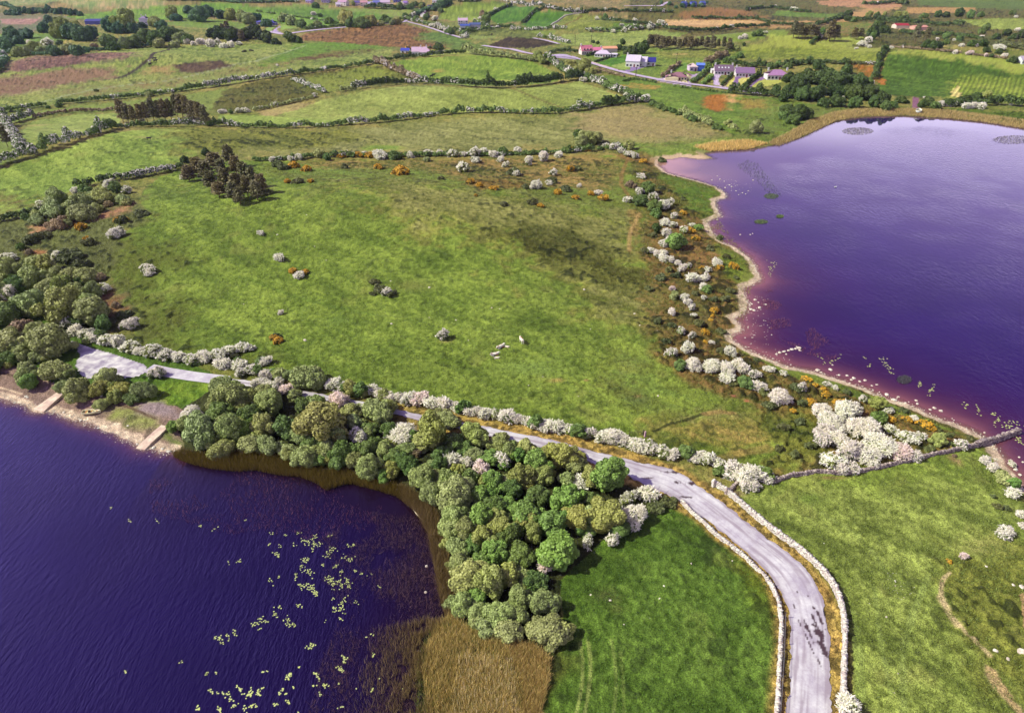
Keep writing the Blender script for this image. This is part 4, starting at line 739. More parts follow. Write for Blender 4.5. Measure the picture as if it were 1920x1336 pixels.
KIND = {  # name, label look, category, colour, size names
 'W': ('willow_tree', 'sage green domed willow', 'tree', (144, 149, 98), 'W'), 'D': ('broadleaf_tree', 'dark green leafy tree', 'tree', (98, 117, 62), 'D'),
 'G': ('broadleaf_tree', 'bright green leafy tree', 'tree', (116, 142, 72), 'G'), 'O': ('broadleaf_tree', 'olive green loose tree', 'tree', (144, 146, 84), 'O'),
 'Y': ('broadleaf_tree', 'tall yellow-green round tree', 'tree', (138, 136, 82), 'Y'), 'H': ('hawthorn_bush', 'white-blossomed hawthorn', 'bush', (108, 118, 66), 'H'),
 'h': ('hawthorn_bush', 'half-blossomed hawthorn', 'bush', (118, 126, 70), 'h'), 'B': ('scrub_bush', 'brownish twiggy bush', 'bush', (136, 118, 96), 'B'),
 'L': ('scrub_bush', 'low dark scrub mound', 'bush', (92, 96, 60), 'L'), 'g': ('gorse_bush', 'gorse with orange yellow flowers', 'bush', (96, 92, 50), 'g'),
 'C': ('pine_tree', 'dark brownish pine', 'tree', (114, 106, 76), 'C'), 'N': ('woodland_tree', 'deep green wood tree', 'tree', (72, 88, 42), 'D'),
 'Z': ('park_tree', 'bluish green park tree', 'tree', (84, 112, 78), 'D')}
GROUPS = {'willow_tree': 'willows', 'broadleaf_tree': 'leafy trees', 'woodland_tree': 'trees of the right hand wood', 'park_tree': 'bluish park trees', 'hawthorn_bush': 'hawthorns in blossom', 'scrub_bush': 'scrub bushes', 'gorse_bush': 'gorse bushes', 'pine_tree': 'pines'}
TREES = []
def T(s, where):
    for e in s.replace('\n', ' ').split(';'):
        e = e.strip()
        if e: a = e.split(','); TREES.append((float(a[0]), float(a[1]), float(a[2]), a[3].strip(), where))
# the copse between road and left lake
T("""502,750,28,W;495,798,22,W;535,795,26,D;500,833,22,W;540,843,18,W;605,786,38,Y;573,853,27,W;602,858,14,G;567,758,18,D;572,706,28,W;635,745,19,H;553,736,12,W;655,768,20,W;685,765,14,h;705,768,26,W;727,756,15,W;
645,843,27,D;635,815,18,W;670,812,19,h;695,800,18,D;730,805,18,D;752,806,27,H;692,875,26,W;733,877,20,O;717,892,14,G;768,870,25,D;792,898,27,W;720,838,20,W;738,850,16,D;780,845,14,B;812,808,37,O;890,812,28,O;850,830,24,D;842,785,20,W;
847,858,18,H;873,866,12,H;893,852,19,W;857,880,15,O;828,852,18,D;940,830,20,W;915,855,20,G;903,880,19,H;940,862,17,h;838,897,24,W;810,927,23,W;855,927,33,W;857,965,30,W;900,925,22,G;925,903,22,G;925,945,24,D;905,968,24,G;845,992,25,W;936,982,23,O;
875,995,22,W;430,738,33,W;410,765,25,D;372,800,33,W;358,772,18,H;321,798,13,G;415,838,23,W;430,806,27,W;467,776,20,D;470,828,21,W;463,800,18,G;393,820,17,W;470,745,18,O;450,758,16,W;560,815,18,W;585,828,18,D;612,838,18,W;665,862,18,W;
615,812,16,D;760,838,16,W;775,820,12,D;870,838,20,D;825,870,16,D;880,900,16,D;870,945,18,D;690,838,20,D;665,790,16,W;595,750,15,W;520,715,12,h;""", 'copse')
T("""985,838,18,W;975,850,16,G;1008,868,26,G;980,888,28,O;1020,893,21,O;1055,856,25,O;1080,868,18,W;1024,845,15,O;1140,890,32,G;1092,900,18,H;1062,898,16,W;1060,930,30,G;990,960,30,G;1082,968,27,O;1135,962,33,O;1190,965,24,H;1182,930,17,h;1216,924,18,H;
1250,940,18,L;1230,948,15,L;1030,978,30,G;955,843,18,W;1045,1025,38,G;976,1034,28,D;1020,1062,17,H;1148,1010,14,h;1104,1012,14,h;1110,935,18,D;1165,990,18,D;1018,1128,28,W;1028,1178,33,W;972,1118,28,W;857,1025,24,W;930,1035,24,G;903,1048,16,G;885,1015,22,D;880,1078,32,W;
890,1116,20,G;866,1133,24,W;925,1090,30,O;897,1147,26,W;942,1147,34,W;952,1180,22,W;955,1072,26,O;955,1005,24,D;1000,1003,20,O;862,1055,20,W;1000,1085,20,D;960,915,22,D;950,945,20,G;1010,930,20,D;1100,985,18,D;905,1005,22,O;915,1175,20,W;995,1110,16,D;945,870,12,G""", 'wood')
T("""143,728,22,W;190,755,15,W;198,706,20,W;226,727,18,O;265,731,20,W;185,727,15,O;292,696,17,h;116,722,15,W;46,700,19,W;98,692,23,W;54,717,15,G;128,700,12,W;245,742,14,D;215,742,15,O""", 'beach')
T("""55,516,28,W;15,505,22,W;78,494,22,O;105,481,12,h;110,535,24,O;125,514,22,W;158,514,18,W;186,516,13,B;145,546,20,W;190,537,14,h;172,546,16,W;58,564,30,W;15,546,18,h;112,574,32,O;85,578,11,h;165,580,30,W;192,602,18,D;15,588,24,D;40,608,22,B;85,637,34,W;15,634,30,W;
40,658,22,W;115,645,16,W;90,520,16,D;30,535,18,D;-20,540,26,W;-25,590,28,W;-25,640,28,W;-20,680,20,G;15,672,16,D;70,665,16,W;12,479,13,h;140,600,14,D;150,520,14,D;-30,500,22,W""", 'west')
T("""148,379,23,W;152,396,20,W;107,374,20,W;103,392,20,W;192,366,20,W;201,380,12,B;229,371,14,W;100,417,20,B;72,410,14,W;160,358,15,D;122,408,14,B;205,344,13,h;237,355,10,h;142,356,8,H;75,384,9,h;47,404,8,D;38,460,8,D;80,441,13,L;130,478,20,L;262,400,13,L;217,434,13,h;
180,388,12,W;125,386,14,W;215,352,10,D;150,496,16,L;60,448,14,L;168,452,13,L;230,412,12,L;150,425,10,g;163,447,6,g;220,412,7,g;234,411,6,g;55,470,8,B;245,604,15,h;230,590,12,L;218,570,10,B;275,501,14,h;277,512,8,h""", 'northwest')
T("""488,435,7,h;523,481,9,H;560,514,10,H;548,507,8,g;572,508,8,g;725,545,9,h;703,528,9,L;712,540,11,L;735,550,9,L;698,550,6,L;526,584,7,H;830,627,11,h;510,632,8,g;522,637,8,g;517,630,9,L;540,339,8,g;583,339,6,g;560,339,10,L""", 'field')
# hedge on the upper side of the road
T("""125,606,11,h;140,616,13,H;158,622,14,h;178,630,14,H;200,635,14,h;222,640,13,H;243,648,13,h;262,655,12,H;285,656,14,h;310,665,12,h;335,668,12,H;360,672,12,h;385,668,13,H;410,664,13,h;432,655,12,h;458,647,12,h;418,680,13,H;447,680,13,h;472,690,13,h;497,676,10,H;
500,700,13,H;524,699,13,W;543,703,10,W;487,714,11,H;512,722,12,h;535,728,11,H;450,698,10,h;435,668,10,L;625,718,13,H;643,722,12,h;658,728,14,O;676,732,13,D;692,729,14,h;712,736,12,H;728,740,13,H;745,742,12,h;765,745,14,H;785,746,14,H;808,752,14,H;830,753,15,H;
850,758,12,h;869,761,12,D;888,768,13,H;910,773,14,H;930,775,13,h;950,780,14,H;973,783,13,H;997,790,15,H;1020,794,14,H;1043,797,14,H;1065,803,13,h;1085,808,14,D;1105,812,12,h;1146,815,19,H;1168,821,15,H;1195,832,15,H;1220,838,16,h;1242,845,14,h;1262,851,12,H;
1287,848,12,D;1308,854,13,H;1330,859,13,h;1350,868,12,h;1375,880,19,H;1400,890,20,H;1425,887,18,H;1408,908,13,H;1350,882,9,D""", 'hedge')
# line along the top of the hill field
T("""510,297,7,h;525,297,7,L;545,296,7,h;560,294,7,h;598,288,9,W;612,294,7,D;627,290,5,H;640,291,8,g;660,287,6,H;672,290,8,g;682,287,5,h;693,291,9,g;712,289,11,H;738,289,11,D;757,290,6,g;770,290,7,h;782,288,6,h;803,285,9,h;824,286,8,h;848,287,9,h;868,288,7,h;890,285,10,h;
905,284,9,h;925,287,10,H;944,282,9,D;955,286,6,g;970,281,8,h;868,313,11,h;892,299,8,h;939,297,7,H;949,308,7,h;550,309,11,g;520,307,12,L;575,316,9,g;530,313,10,L;709,312,10,g;752,320,15,g;645,312,8,L;800,297,6,W;965,322,12,L;968,324,8,h;992,297,8,H;1019,293,11,H;990,304,8,h;1047,288,8,H;
1038,322,8,h;1070,317,8,g;1083,316,8,L;1000,285,6,D;1062,281,6,D;1073,277,6,g;1085,277,7,D;1100,280,7,g;1085,247,11,D;1097,252,11,W;1104,260,13,W;1118,255,14,W;1090,263,12,W;1150,273,9,h;1180,272,9,W;1163,280,8,h;1137,271,7,h;1178,286,8,h;1190,291,7,h;1205,302,8,g;
1005,343,13,H;1030,341,8,h;1086,346,6,H;1107,362,7,g;1121,361,7,H;1128,370,9,g;1078,370,6,g;1015,385,6,g;998,379,8,L;1035,338,10,L;880,340,8,g;900,347,8,g;925,352,7,g;892,366,4,g;945,382,8,L;828,334,6,L;985,349,8,L;1060,352,10,L;1045,360,8,g""", 'top')
# scrub belt beside the right lake
T("""1185,343,12,B;1203,328,9,h;1215,350,14,D;1198,357,9,h;1178,372,9,h;1202,374,13,D;1226,368,10,h;1228,384,13,D;1244,383,12,H;1258,378,8,h;1230,398,10,D;1265,402,9,h;1280,398,6,g;1230,421,8,N;1231,430,8,N;1248,417,9,H;1262,420,8,h;1250,435,11,H;1247,455,11,H;1243,473,9,H;1268,452,17,G;
1256,446,9,H;1283,430,8,h;1298,421,6,h;1310,424,8,G;1220,468,7,H;1232,474,8,H;1245,482,10,H;1258,485,8,H;1271,492,7,H;1280,501,10,H;1292,497,6,h;1300,519,11,H;1320,520,9,H;1325,516,8,h;1345,491,9,H;1328,504,7,h;1373,497,8,g;1380,500,7,g;1317,502,5,g;1292,431,9,g;1306,447,7,g;1350,502,7,g;
1319,537,8,H;1326,541,8,D;1261,540,6,H;1264,553,8,W;1283,555,9,H;1290,565,8,H;1297,575,8,h;1260,583,10,H;1301,589,7,h;1319,557,6,h;1338,581,8,g;1330,598,5,g;1336,592,5,g;1277,620,8,h;1298,628,8,h;1321,622,8,g;1335,641,6,H;1290,651,14,H;1260,660,12,h;1370,657,12,H;1322,640,6,g;
1300,680,17,H;1335,682,16,H;1362,688,18,H;1382,680,13,H;1395,690,14,H;1400,714,15,D;1422,722,14,H;1415,700,11,h;1275,684,10,D;1365,705,14,H;1380,716,10,L;1465,740,24,H;1503,724,12,h;1441,690,9,H;1470,698,8,h;1551,718,7,h;1566,726,7,h;1510,708,9,g;1548,740,9,g;1528,722,7,g;1521,754,9,g;
1485,769,6,g;1545,730,6,g;1490,725,10,L;1420,675,8,L;1352,655,8,L;1240,300,8,L;1255,505,8,L;1240,520,10,L;1270,515,10,L;1305,550,8,L;1340,560,9,L;1310,605,10,L;1350,620,9,L;1360,560,8,L;1225,440,8,L;1210,470,8,L;1350,445,7,L;1330,465,8,L;1360,480,7,L;1380,520,6,L;1370,545,8,L;
1215,540,8,L;1235,600,9,L;1260,610,8,L;1250,640,9,L;1430,735,10,L;1445,760,12,L;1505,755,9,L;1500,790,10,L;1470,800,9,L;1520,835,10,L;1490,850,10,L;1460,840,9,L;1590,735,9,L;1625,745,7,L;1695,770,8,L;1760,805,7,L;1780,815,8,L;1820,822,7,L;1240,352,7,L;1280,372,7,L""", 'scrub')
T("""1540,765,18,H;1558,785,20,H;1584,766,20,H;1602,765,15,H;1550,803,21,H;1543,822,17,H;1575,820,20,H;1607,795,22,H;1635,800,20,H;1592,842,22,H;1560,862,18,h;1580,878,15,H;1630,850,20,H;1658,832,26,H;1690,842,22,H;1715,852,15,H;1672,803,12,h;1703,816,14,h;1727,817,11,h;1618,748,8,h;
1645,755,13,O;1667,768,9,h;1715,783,8,H;1740,797,10,g;1728,793,7,g;1750,803,6,g;1702,786,7,g;1672,785,9,g;1568,752,7,g;1582,753,6,g;1760,822,14,O;1800,830,13,h;1650,782,13,D;1745,840,9,L;1600,875,14,H;1775,830,10,L""", 'copsewhite')
T("""1848,862,12,H;1862,873,12,H;1884,895,13,W;1902,905,13,G;1900,923,13,H;1899,868,8,h;1790,853,5,B;1915,962,10,H;1885,995,14,H;1808,1041,8,H;1590,1318,24,H;1870,948,7,L;1888,952,7,L;1862,930,6,L;1780,1052,5,g;1925,985,10,H""", 'east')
# pine clump and pine row
T("""352,322,10,C;368,312,11,C;385,318,11,C;400,298,11,C;412,310,12,C;428,292,11,C;440,308,11,C;455,322,11,C;470,332,11,C;392,335,12,C;420,333,12,C;440,340,11,C;488,345,10,C;462,350,11,C;435,358,11,C;408,352,10,C;480,358,10,C;448,368,9,C;345,298,8,N;385,285,7,N;498,360,9,L;345,330,8,h""", 'clump')
T("""228,216,8,C;238,218,8,C;250,221,7,C;262,216,8,C;274,218,7,C;286,214,8,C;297,216,7,C;308,214,8,C;319,212,8,C;330,204,9,C;340,206,9,C;350,208,9,C;361,211,9,C;373,216,8,C;384,222,8,C;395,228,7,D;237,236,4,h;265,226,6,h;355,222,7,h;180,243,9,H;172,248,6,h;206,239,3,g;10,262,8,C""", 'row')
# far trees
T("""20,62,16,Z;46,58,13,Z;4,72,14,Z;33,72,10,Z;80,50,11,Z;93,42,10,Z;112,50,20,O;128,54,18,Z;150,58,18,Z;168,58,14,Z;140,45,11,O;203,44,15,Z;232,36,22,O;222,48,14,Z;245,50,12,Z;265,46,7,Z;290,40,12,W;303,44,12,Z;322,22,13,O;330,30,9,Z;352,16,9,Z;372,24,16,Z;388,20,11,Z;
413,26,9,Z;432,23,14,O;452,28,12,O;466,34,12,W;478,30,10,Z;60,86,13,W;80,92,11,W;40,96,11,W;100,92,12,Z;125,90,13,W;142,92,11,Z;158,91,8,Z;15,84,10,Z;88,80,9,h;55,79,6,H;175,84,9,B;200,75,15,D;212,84,11,D;232,80,12,W;252,74,15,D;270,66,14,D;288,70,17,D;308,60,17,D;
325,58,17,D;338,68,14,W;352,72,10,D;296,80,11,W;325,80,10,W;405,56,17,N;418,60,6,C;426,55,6,C;432,62,15,N;444,62,6,C;452,66,6,C;462,58,15,N;478,56,14,N;492,64,12,N;350,77,7,H;362,80,7,H;377,77,8,H;395,82,8,H;408,80,7,h;418,85,7,H;432,83,8,H;448,80,6,h;
500,40,10,Z;500,70,10,N;515,76,8,N;540,66,8,D;550,71,9,N;560,74,7,N;530,32,10,W;545,38,10,W;560,42,8,D;567,46,7,D;585,47,7,D;595,46,7,W;617,38,7,D;588,25,4,H;600,28,4,D;648,36,13,O;656,44,8,D;680,40,13,D;694,37,11,O;668,43,9,D;722,32,8,D;730,36,8,D;745,38,8,O;715,43,6,W;735,42,6,W;
592,10,6,D;662,6,5,O;110,78,6,D;760,30,6,D;775,26,6,h;782,20,5,D;800,32,6,D;815,34,6,h;780,36,6,D;790,10,6,O;770,12,6,D;750,12,6,D;755,8,5,h;815,14,6,Z;823,8,7,Z;832,4,7,Z;840,2,6,Z;826,18,5,D;
810,46,6,h;820,48,7,h;828,52,6,h;836,56,6,h;850,58,5,W;858,62,4,W;868,67,5,h;872,68,4,h;838,58,5,D;845,60,6,D;905,24,9,B;912,38,10,D;900,33,5,h;930,17,5,h;890,36,4,h;
1068,120,13,O;1054,125,8,D;1095,122,14,O;1082,130,9,O;1108,136,9,O;1008,104,11,O;1015,112,8,O;1024,110,6,D;822,87,8,N;1162,88,7,N;1171,92,5,N;1186,92,10,N;1196,90,8,N;1207,90,11,N;1167,79,5,N;1105,145,8,D;1093,148,7,h;1090,138,5,h;
1218,78,6,C;1228,76,6,C;1240,75,6,C;1222,72,5,C""".replace('1222,72,5,C', '1232,80,5,C'), 'far')
for i in range(15): TREES.append((1222 + i * 10.4, 79 + (i % 3) * 1.2 + i * .25, 5.2 + (i % 4) * .5, 'C', 'far'))
T("""1372,86,6,D;1395,84,3,N;1381,88,5,W;1165,46,4,h;1238,40,6,h;1190,38,5,h;1150,58,5,h;1170,57,5,h;1202,50,6,h;1218,50,6,h;1226,47,5,h;1106,56,4,h;1135,18,4,h;1083,18,4,h;
1397,68,6,H;1388,70,5,H;1413,65,4,D;1424,62,7,D;1436,60,4,h;1490,57,8,C;1500,58,8,C;1512,58,7,C;1522,60,7,C;1532,59,7,C;1542,58,7,G;1540,68,4,H;1558,60,9,C;1568,62,8,C;1604,62,6,C;1616,60,6,C;1648,50,11,N;1636,56,10,N;1660,54,9,N;1628,74,7,H;1616,81,6,H;1622,82,5,H;1631,87,4,H;1638,68,7,D;1625,86,3,h;1672,88,4,H;
1606,90,3,H;1650,110,5,H;1646,122,4,H;1658,97,5,D;1665,92,4,D;1653,118,4,D;1645,130,4,D;1740,80,9,N;1750,84,9,N;1760,82,8,N;1758,73,4,H;1720,62,8,C;1740,62,7,C;1790,74,4,H;1804,83,5,H;1830,84,4,H;1840,70,5,H;1819,98,6,H;1791,97,5,H;1849,103,4,H;1884,103,5,H;1875,87,8,H;1825,78,8,N;1845,78,8,N;1860,104,4,N;
1902,110,8,N;1890,60,8,N;1870,66,8,N;1905,66,8,N;1920,62,9,N;1840,58,6,D;1850,52,6,D;1909,54,5,H;1775,78,6,D;1775,68,6,D;1800,72,6,D;1850,92,6,N;1875,95,6,N;1486,16,5,H;1494,18,4,H;1454,11,3,H;1580,28,8,N;1592,24,7,N;1630,27,6,O;1645,28,5,D;1660,26,5,O;1683,26,7,O;1697,26,7,O;1735,27,7,D;1760,26,7,D;1775,27,6,N;1800,24,8,N;1820,28,7,D;1840,27,6,D;1900,22,6,D;1905,31,4,h;1590,34,6,N;1603,36,6,D;
1500,116,6,D;1518,112,7,D;1480,122,7,D;1460,120,6,D;1428,118,6,D;1447,122,7,D;1410,120,6,D;1388,102,7,D;1375,108,7,D;1362,112,7,D;1345,118,6,D;1328,122,6,D;1330,122,5,h;
1520,138,20,N;1548,142,20,N;1500,152,17,N;1578,146,18,N;1608,148,16,N;1478,168,16,N;1505,170,18,N;1535,170,19,N;1568,166,18,N;1600,168,18,N;1632,172,16,N;1655,182,14,N;1628,150,12,D;1690,184,10,N;1640,190,12,N;1605,190,13,D;1572,188,13,N;1545,190,11,N;1480,145,10,N;1535,120,10,N;1590,128,11,N;1470,182,9,N;1455,170,9,N;
1675,196,9,D;1660,200,8,D;1500,160,5,H;1632,154,6,H;1465,179,5,h;1580,184,5,h;1643,178,4,H;1481,162,3,H;1740,190,9,N;1730,196,7,N;1755,196,8,D;1764,194,8,H;1778,193,8,H;1790,195,6,h;1800,190,9,N;1812,186,9,N;1832,180,10,N;1850,178,9,O;1860,186,8,N;1815,197,8,H;1828,196,8,H;1840,197,8,H;1895,196,3,H;1735,183,3,H;
1480,205,15,N;1497,208,17,N;1515,212,12,N;1488,222,12,D;1470,215,9,D;1418,240,12,W;1366,228,7,W;1373,234,7,W;1342,236,7,D;1350,238,6,D;1334,230,6,O;1290,216,8,W;1299,221,7,D;1208,185,7,h;1197,187,6,h;1212,183,6,H;1142,189,7,D;1176,178,6,h;1225,192,6,D;1232,195,6,D;1240,198,7,D;1248,202,6,D;1256,203,6,D;1264,206,6,D;1272,211,5,D;
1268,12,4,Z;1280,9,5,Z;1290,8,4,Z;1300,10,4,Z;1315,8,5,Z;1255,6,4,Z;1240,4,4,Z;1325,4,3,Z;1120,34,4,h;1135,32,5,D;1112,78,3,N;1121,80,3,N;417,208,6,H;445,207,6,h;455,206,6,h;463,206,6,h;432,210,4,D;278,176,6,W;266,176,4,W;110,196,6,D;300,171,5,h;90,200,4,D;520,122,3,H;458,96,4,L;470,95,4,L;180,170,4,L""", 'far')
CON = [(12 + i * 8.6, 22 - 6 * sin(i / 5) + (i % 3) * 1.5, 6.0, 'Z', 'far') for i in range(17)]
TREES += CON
rr_ = random.Random(5); extra = []
for (x_, y_, r_, k_, wh_) in list(TREES):
    if wh_ == 'hedge':
        for dx_ in (-1, 1):
            if rr_.random() < .55: extra.append((x_ + dx_ * r_ * rr_.uniform(.5, .9), y_ + r_ * rr_.uniform(-.25, .35) + dx_ * r_ * .12, r_ * rr_.uniform(.5, .8), rr_.choice('HhhhDW' if k_ in 'Hh' else 'hWD'), wh_))
    elif wh_ in ('copse', 'wood', 'west', 'northwest', 'beach') and k_ in 'WDGOB' and r_ > 13 and rr_.random() < .9:
        a_ = rr_.uniform(0, 6.28); extra.append((x_ + cos(a_) * r_ * .85, y_ + sin(a_) * r_ * .6, r_ * rr_.uniform(.5, .75), rr_.choice(k_ + 'WWO' + k_), wh_))
TREES += extra
TJ = TREES; print('plants', len(TREES))
LAND = [('parked rowing boat', 173, 772), ('upper slipway', 95, 752), ('lower slipway', 290, 822), ('car park', 210, 685), ('tall yellow-green tree', 605, 788), ('sunken boat rim', 796, 966), ('curving stone wall end', 1338, 908),
 ('field gate', 1196, 810), ('stone pier wall', 1870, 826), ('pine clump', 430, 330), ('pine row', 310, 215), ('resting cattle', 945, 652), ('road bend', 1530, 1110), ('reed marsh corner', 1020, 1225), ('road lay-by', 1290, 895),
 ('white farmhouse on the rise', 780, 98), ('two-storey pink house', 1098, 96), ('big white gabled house', 1190, 117), ('cream L-shaped bungalow', 1275, 142), ('blue roofed shed', 1312, 128), ('skylight bungalow', 1357, 133),
 ('bungalow with forked drive', 1400, 138), ('five-windowed bungalow', 1459, 142), ('pale sandy spit', 1250, 310), ('orange bracken patch', 1345, 192), ('lakeside boat', 1722, 205), ('far village houses', 690, 8), ('blue roofed farm sheds', 880, 48),
 ('blue hipped bungalow', 502, 44), ('white country house', 270, 43), ('red barns', 1705, 52), ('striped field', 1850, 165), ('dark ditch', 270, 118), ('bog field', 700, 72), ('round hill field', 900, 130), ('long lens field', 850, 190),
 ('rough rushy field', 600, 150), ('lake inlet point', 1340, 300), ('large stone cluster', 1410, 565), ('double shore bend', 1415, 520), ('beached boulders', 1490, 655), ('bare earth scar', 1875, 1290), ('earth path', 1775, 1110), ('lone thorn of the hill', 830, 627),
 ('left edge woods', 60, 570), ('upper left meadow', 200, 290), ('tall roadside willow', 572, 706), ('far lane end', 1025, 77), ('brown bog hill', 1350, 45), ('dark conifer belt', 80, 18), ('roadside white house', 798, 29)]
ORD = ['nearest', 'second nearest', 'third nearest', 'fourth nearest', 'fifth nearest', 'sixth nearest', 'seventh nearest', 'eighth nearest', 'ninth nearest', 'tenth nearest', 'eleventh nearest', 'twelfth nearest', 'thirteenth nearest', 'fourteenth nearest', 'fifteenth nearest',
 'sixteenth nearest', 'seventeenth nearest', 'eighteenth nearest', 'nineteenth nearest', 'twentieth nearest'] + ['%s nearest' % s for s in ('twenty-first', 'twenty-second', 'twenty-third', 'twenty-fourth', 'twenty-fifth', 'twenty-sixth')]
def autolabels(items):       # items: (px, py, look) -> unique labels by landmark, side and rank
    key = {}
    for i, (x, y, look) in enumerate(items):
        j = min(range(len(LAND)), key=lambda k: (LAND[k][1] - x) ** 2 + ((LAND[k][2] - y) * 1.4) ** 2)
        dx, dy = x - LAND[j][1], y - LAND[j][2]
        if abs(dx) > abs(dy) * 1.3: s = 'left of' if dx < 0 else 'right of'
        else: s = 'behind' if dy < 0 else 'in front of'
        key.setdefault((look, j, s), []).append((dx * dx + dy * dy, i))
    out = [None] * len(items)
    for (look, j, s), L_ in key.items():
        L_.sort()
        for r, (_, i) in enumerate(L_):
            a, b_ = (s.split(' ') + [''])[:2] if s not in ('in front of',) else ('in front', 'of')
            pos = ('on the %s of' % a) if b_ == 'of' and a in ('left', 'right') else s
            out[i] = ('%s, %s%s the %s' % (look, '' if len(L_) == 1 else ORD[min(r, 25)] + ' ', pos, LAND[j][0])).replace(', behind', ' behind').replace(', in front', ' in front').replace(', on the', ' on the')
    return out
def rsize(x, y, r): return
# positions: the ray through the crown's middle meets the ground raised by half the crown
Q0 = G([(a, b) for a, b, *_ in TREES]); HRK = {'W': 1.5, 'D': 1.6, 'N': 1.6, 'Z': 1.7, 'G': 1.7, 'O': 1.7, 'Y': 2.1, 'H': 1.35, 'h': 1.4, 'B': 1.2, 'L': .75, 'g': .85, 'C': 3.2}
RW = []; pos = []
for (a, b, r, k, wh), q in zip(TREES, Q0):
    rw = r * depth(q) / F * 1.04; q2 = G([(a, b)], dz=rw * HRK[k] * .5)[0]; rw = r * depth(q2) / F * (1.3 if k == 'C' and wh == 'clump' else .93 if k in 'Hh' else .85 if k == 'B' else 1.10); RW.append(rw); pos.append(q2)
looks = []
for (a, b, r, k, wh), rw in zip(TREES, RW):
    sz = 'small ' if rw < 1.4 else ('large ' if rw > 3.3 and wh != 'far' else '')
    looks.append((sz + KIND[k][1]).strip())
labs = autolabels([(a, b, l) for (a, b, *_), l in zip(TREES, looks)])
for i, ((a, b, r, k, wh), rw, q, lab) in enumerate(zip(TREES, RW, pos, labs)):
    nm, _, cat, c, pk = KIND[k]
    big = rw > 1.75 and r > 11 if pk in 'WDHh' else True
    key = pk + ('1' if (pk in 'GOYC' or (big and pk in 'WDHh')) else '0')
    P_ = PROT[key]; cm, bm, tm = P_[(i * 7 + int(a)) % len(P_)]
    far_ = r < 7 and wh == 'far'
    j = np.random.default_rng(i).uniform(-1, 1, 5); cc = np.array(kc(c)); br = 1 + .14 * j[0]; cc[:3] *= br * np.array([1 + .10 * j[1], 1, 1 + .12 * j[2]])
    hz = (1 + .15 * j[3]) * (.78 if k == 'C' and wh == 'clump' else 1.35 if wh == 'row' and k == 'C' else 1); ir = .24 if pk in 'Hh' else .17; rw2 = rw * (1.12 if wh in ('hedge', 'copsewhite') else 1); sc_ = (rw2 * (1 + ir * j[1]), rw2 * (1 + ir * j[2]), rw * hz); rz = float(j[4]) * pi
    loc = (q[0], q[1], q[2] - .05 * rw)
    if k == 'H' and j[0] > .88: cb = (1.0, .86, .82, 1)
    elif k in 'Hh': s_ = 1 - .10 * abs(j[2]); cb = (s_, s_ * (.97 + .03 * j[1]), s_ * .86, 1)
    else: cb = (1, 1, 1, 1)
    root = bpy.data.objects.new(nm, None); col.objects.link(root); root.location = loc; root.rotation_euler = (0, 0, rz); root.scale = sc_
    tag(root, lab, cat, GROUPS[nm]); root.empty_display_size = .2
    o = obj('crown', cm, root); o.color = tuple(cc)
    if bm: o2 = obj('blossom' if k != 'g' else 'flowers', bm, root); o2.color = cb
    if not far_: obj('trunk', tm, root)
# ------------------------------------------------------------------ hedgerows
def hedge(pts, h, w_, bl, lab, c='D', gap=.0, seed=0, nm='hedgerow', gorse=0., cat='hedge'):
    h *= 1.4
    rng = np.random.default_rng(abs(hash_(lab)) + seed); P = smooth(G(pts), 1); o0 = P.mean(0).copy(); o0[2] = 0
    sp = w_ * .55; P = dense(P, sp); P = resamp(P, max(4, int(len(P)))); dpt = depth(P[len(P) // 2]); leaf = max(.16, dpt * .00085)
    V = []; R_ = []; Vb = []; s_ = 0
    for i, q in enumerate(P):
        s_ += sp; on = vn(np.array([s_ / (w_ * 5) + seed]), np.array([seed * 3.1]), 5)[0]
        if on < gap: continue
        hh = h * (.55 + .9 * vn(np.array([s_ / (w_ * 2.2)]), np.array([seed * 1.7 + .3]), 9)[0]) * rng.uniform(.85, 1.15)
        if rng.uniform() < .04: hh *= 1.5
        r = w_ * .5 * rng.uniform(.7, 1.25); x, y = q[0] + rng.normal() * w_ * .16, q[1] + rng.normal() * w_ * .16
        z0 = max(float(Hq(x, y)), 0); n = int(2.2 * pi * r * (r + hh) / (leaf * leaf * 4) * 1.15) + 6
        d = unit(rng.normal(size=(n, 3))); d[:, 2] = np.abs(d[:, 2]) * 1.0 - .25 * (rng.uniform(size=n) < .4); d = unit(d)
        lump = 1 + .22 * (vn(d[:, 0] * 2.5 + i, d[:, 2] * 2.5 + d[:, 1] * 2, 3) - .5)[:, None] * 2
        p = np.stack([x + d[:, 0] * r, y + d[:, 1] * r, z0 + hh * .42 + d[:, 2] * hh * .56], -1); p = p + (p - [x, y, z0 + hh * .4]) * (lump - 1)
        N = unit(d + rng.normal(size=d.shape) * .5); V.append(quads(p - o0, N, leaf, rng)); R_.append(rng.uniform(0, 1, n))
        b = vn(np.array([s_ / (w_ * 2.0)]), np.array([seed * .7 + 4.]), 3)[0]
        fr = np.clip((b - (1 - bl)) * 2.0 + .08 * bl, 0, .34)
        if fr > .02:
            k = (rng.uniform(size=n) < fr) & (d[:, 2] > -.2); Vb.append(quads(p[k] * 1.0 + d[k] * leaf * .5 - o0, N[k], leaf * .85, rng, 1.3))
    V = np.concatenate(V).reshape(-1, 3); R_ = np.repeat(np.concatenate(R_), 4)
    root = obj(nm, qmesh(nm, V, R_, MLEAF), None, tuple(o0)); root.scale = (1, 1, 1); root.color = kc(KIND[c][3]); tag(root, lab, cat, 'field hedges')
    if Vb:
        Vb = np.concatenate(Vb).reshape(-1, 3)
        if len(Vb): o2 = obj('blossom', qmesh('blossom', Vb, np.repeat(rng.uniform(0, 1, len(Vb) // 4), 4), MGORSE if gorse else MBLOS), root); o2.color = (.93, .88, .84, 1)
    return root
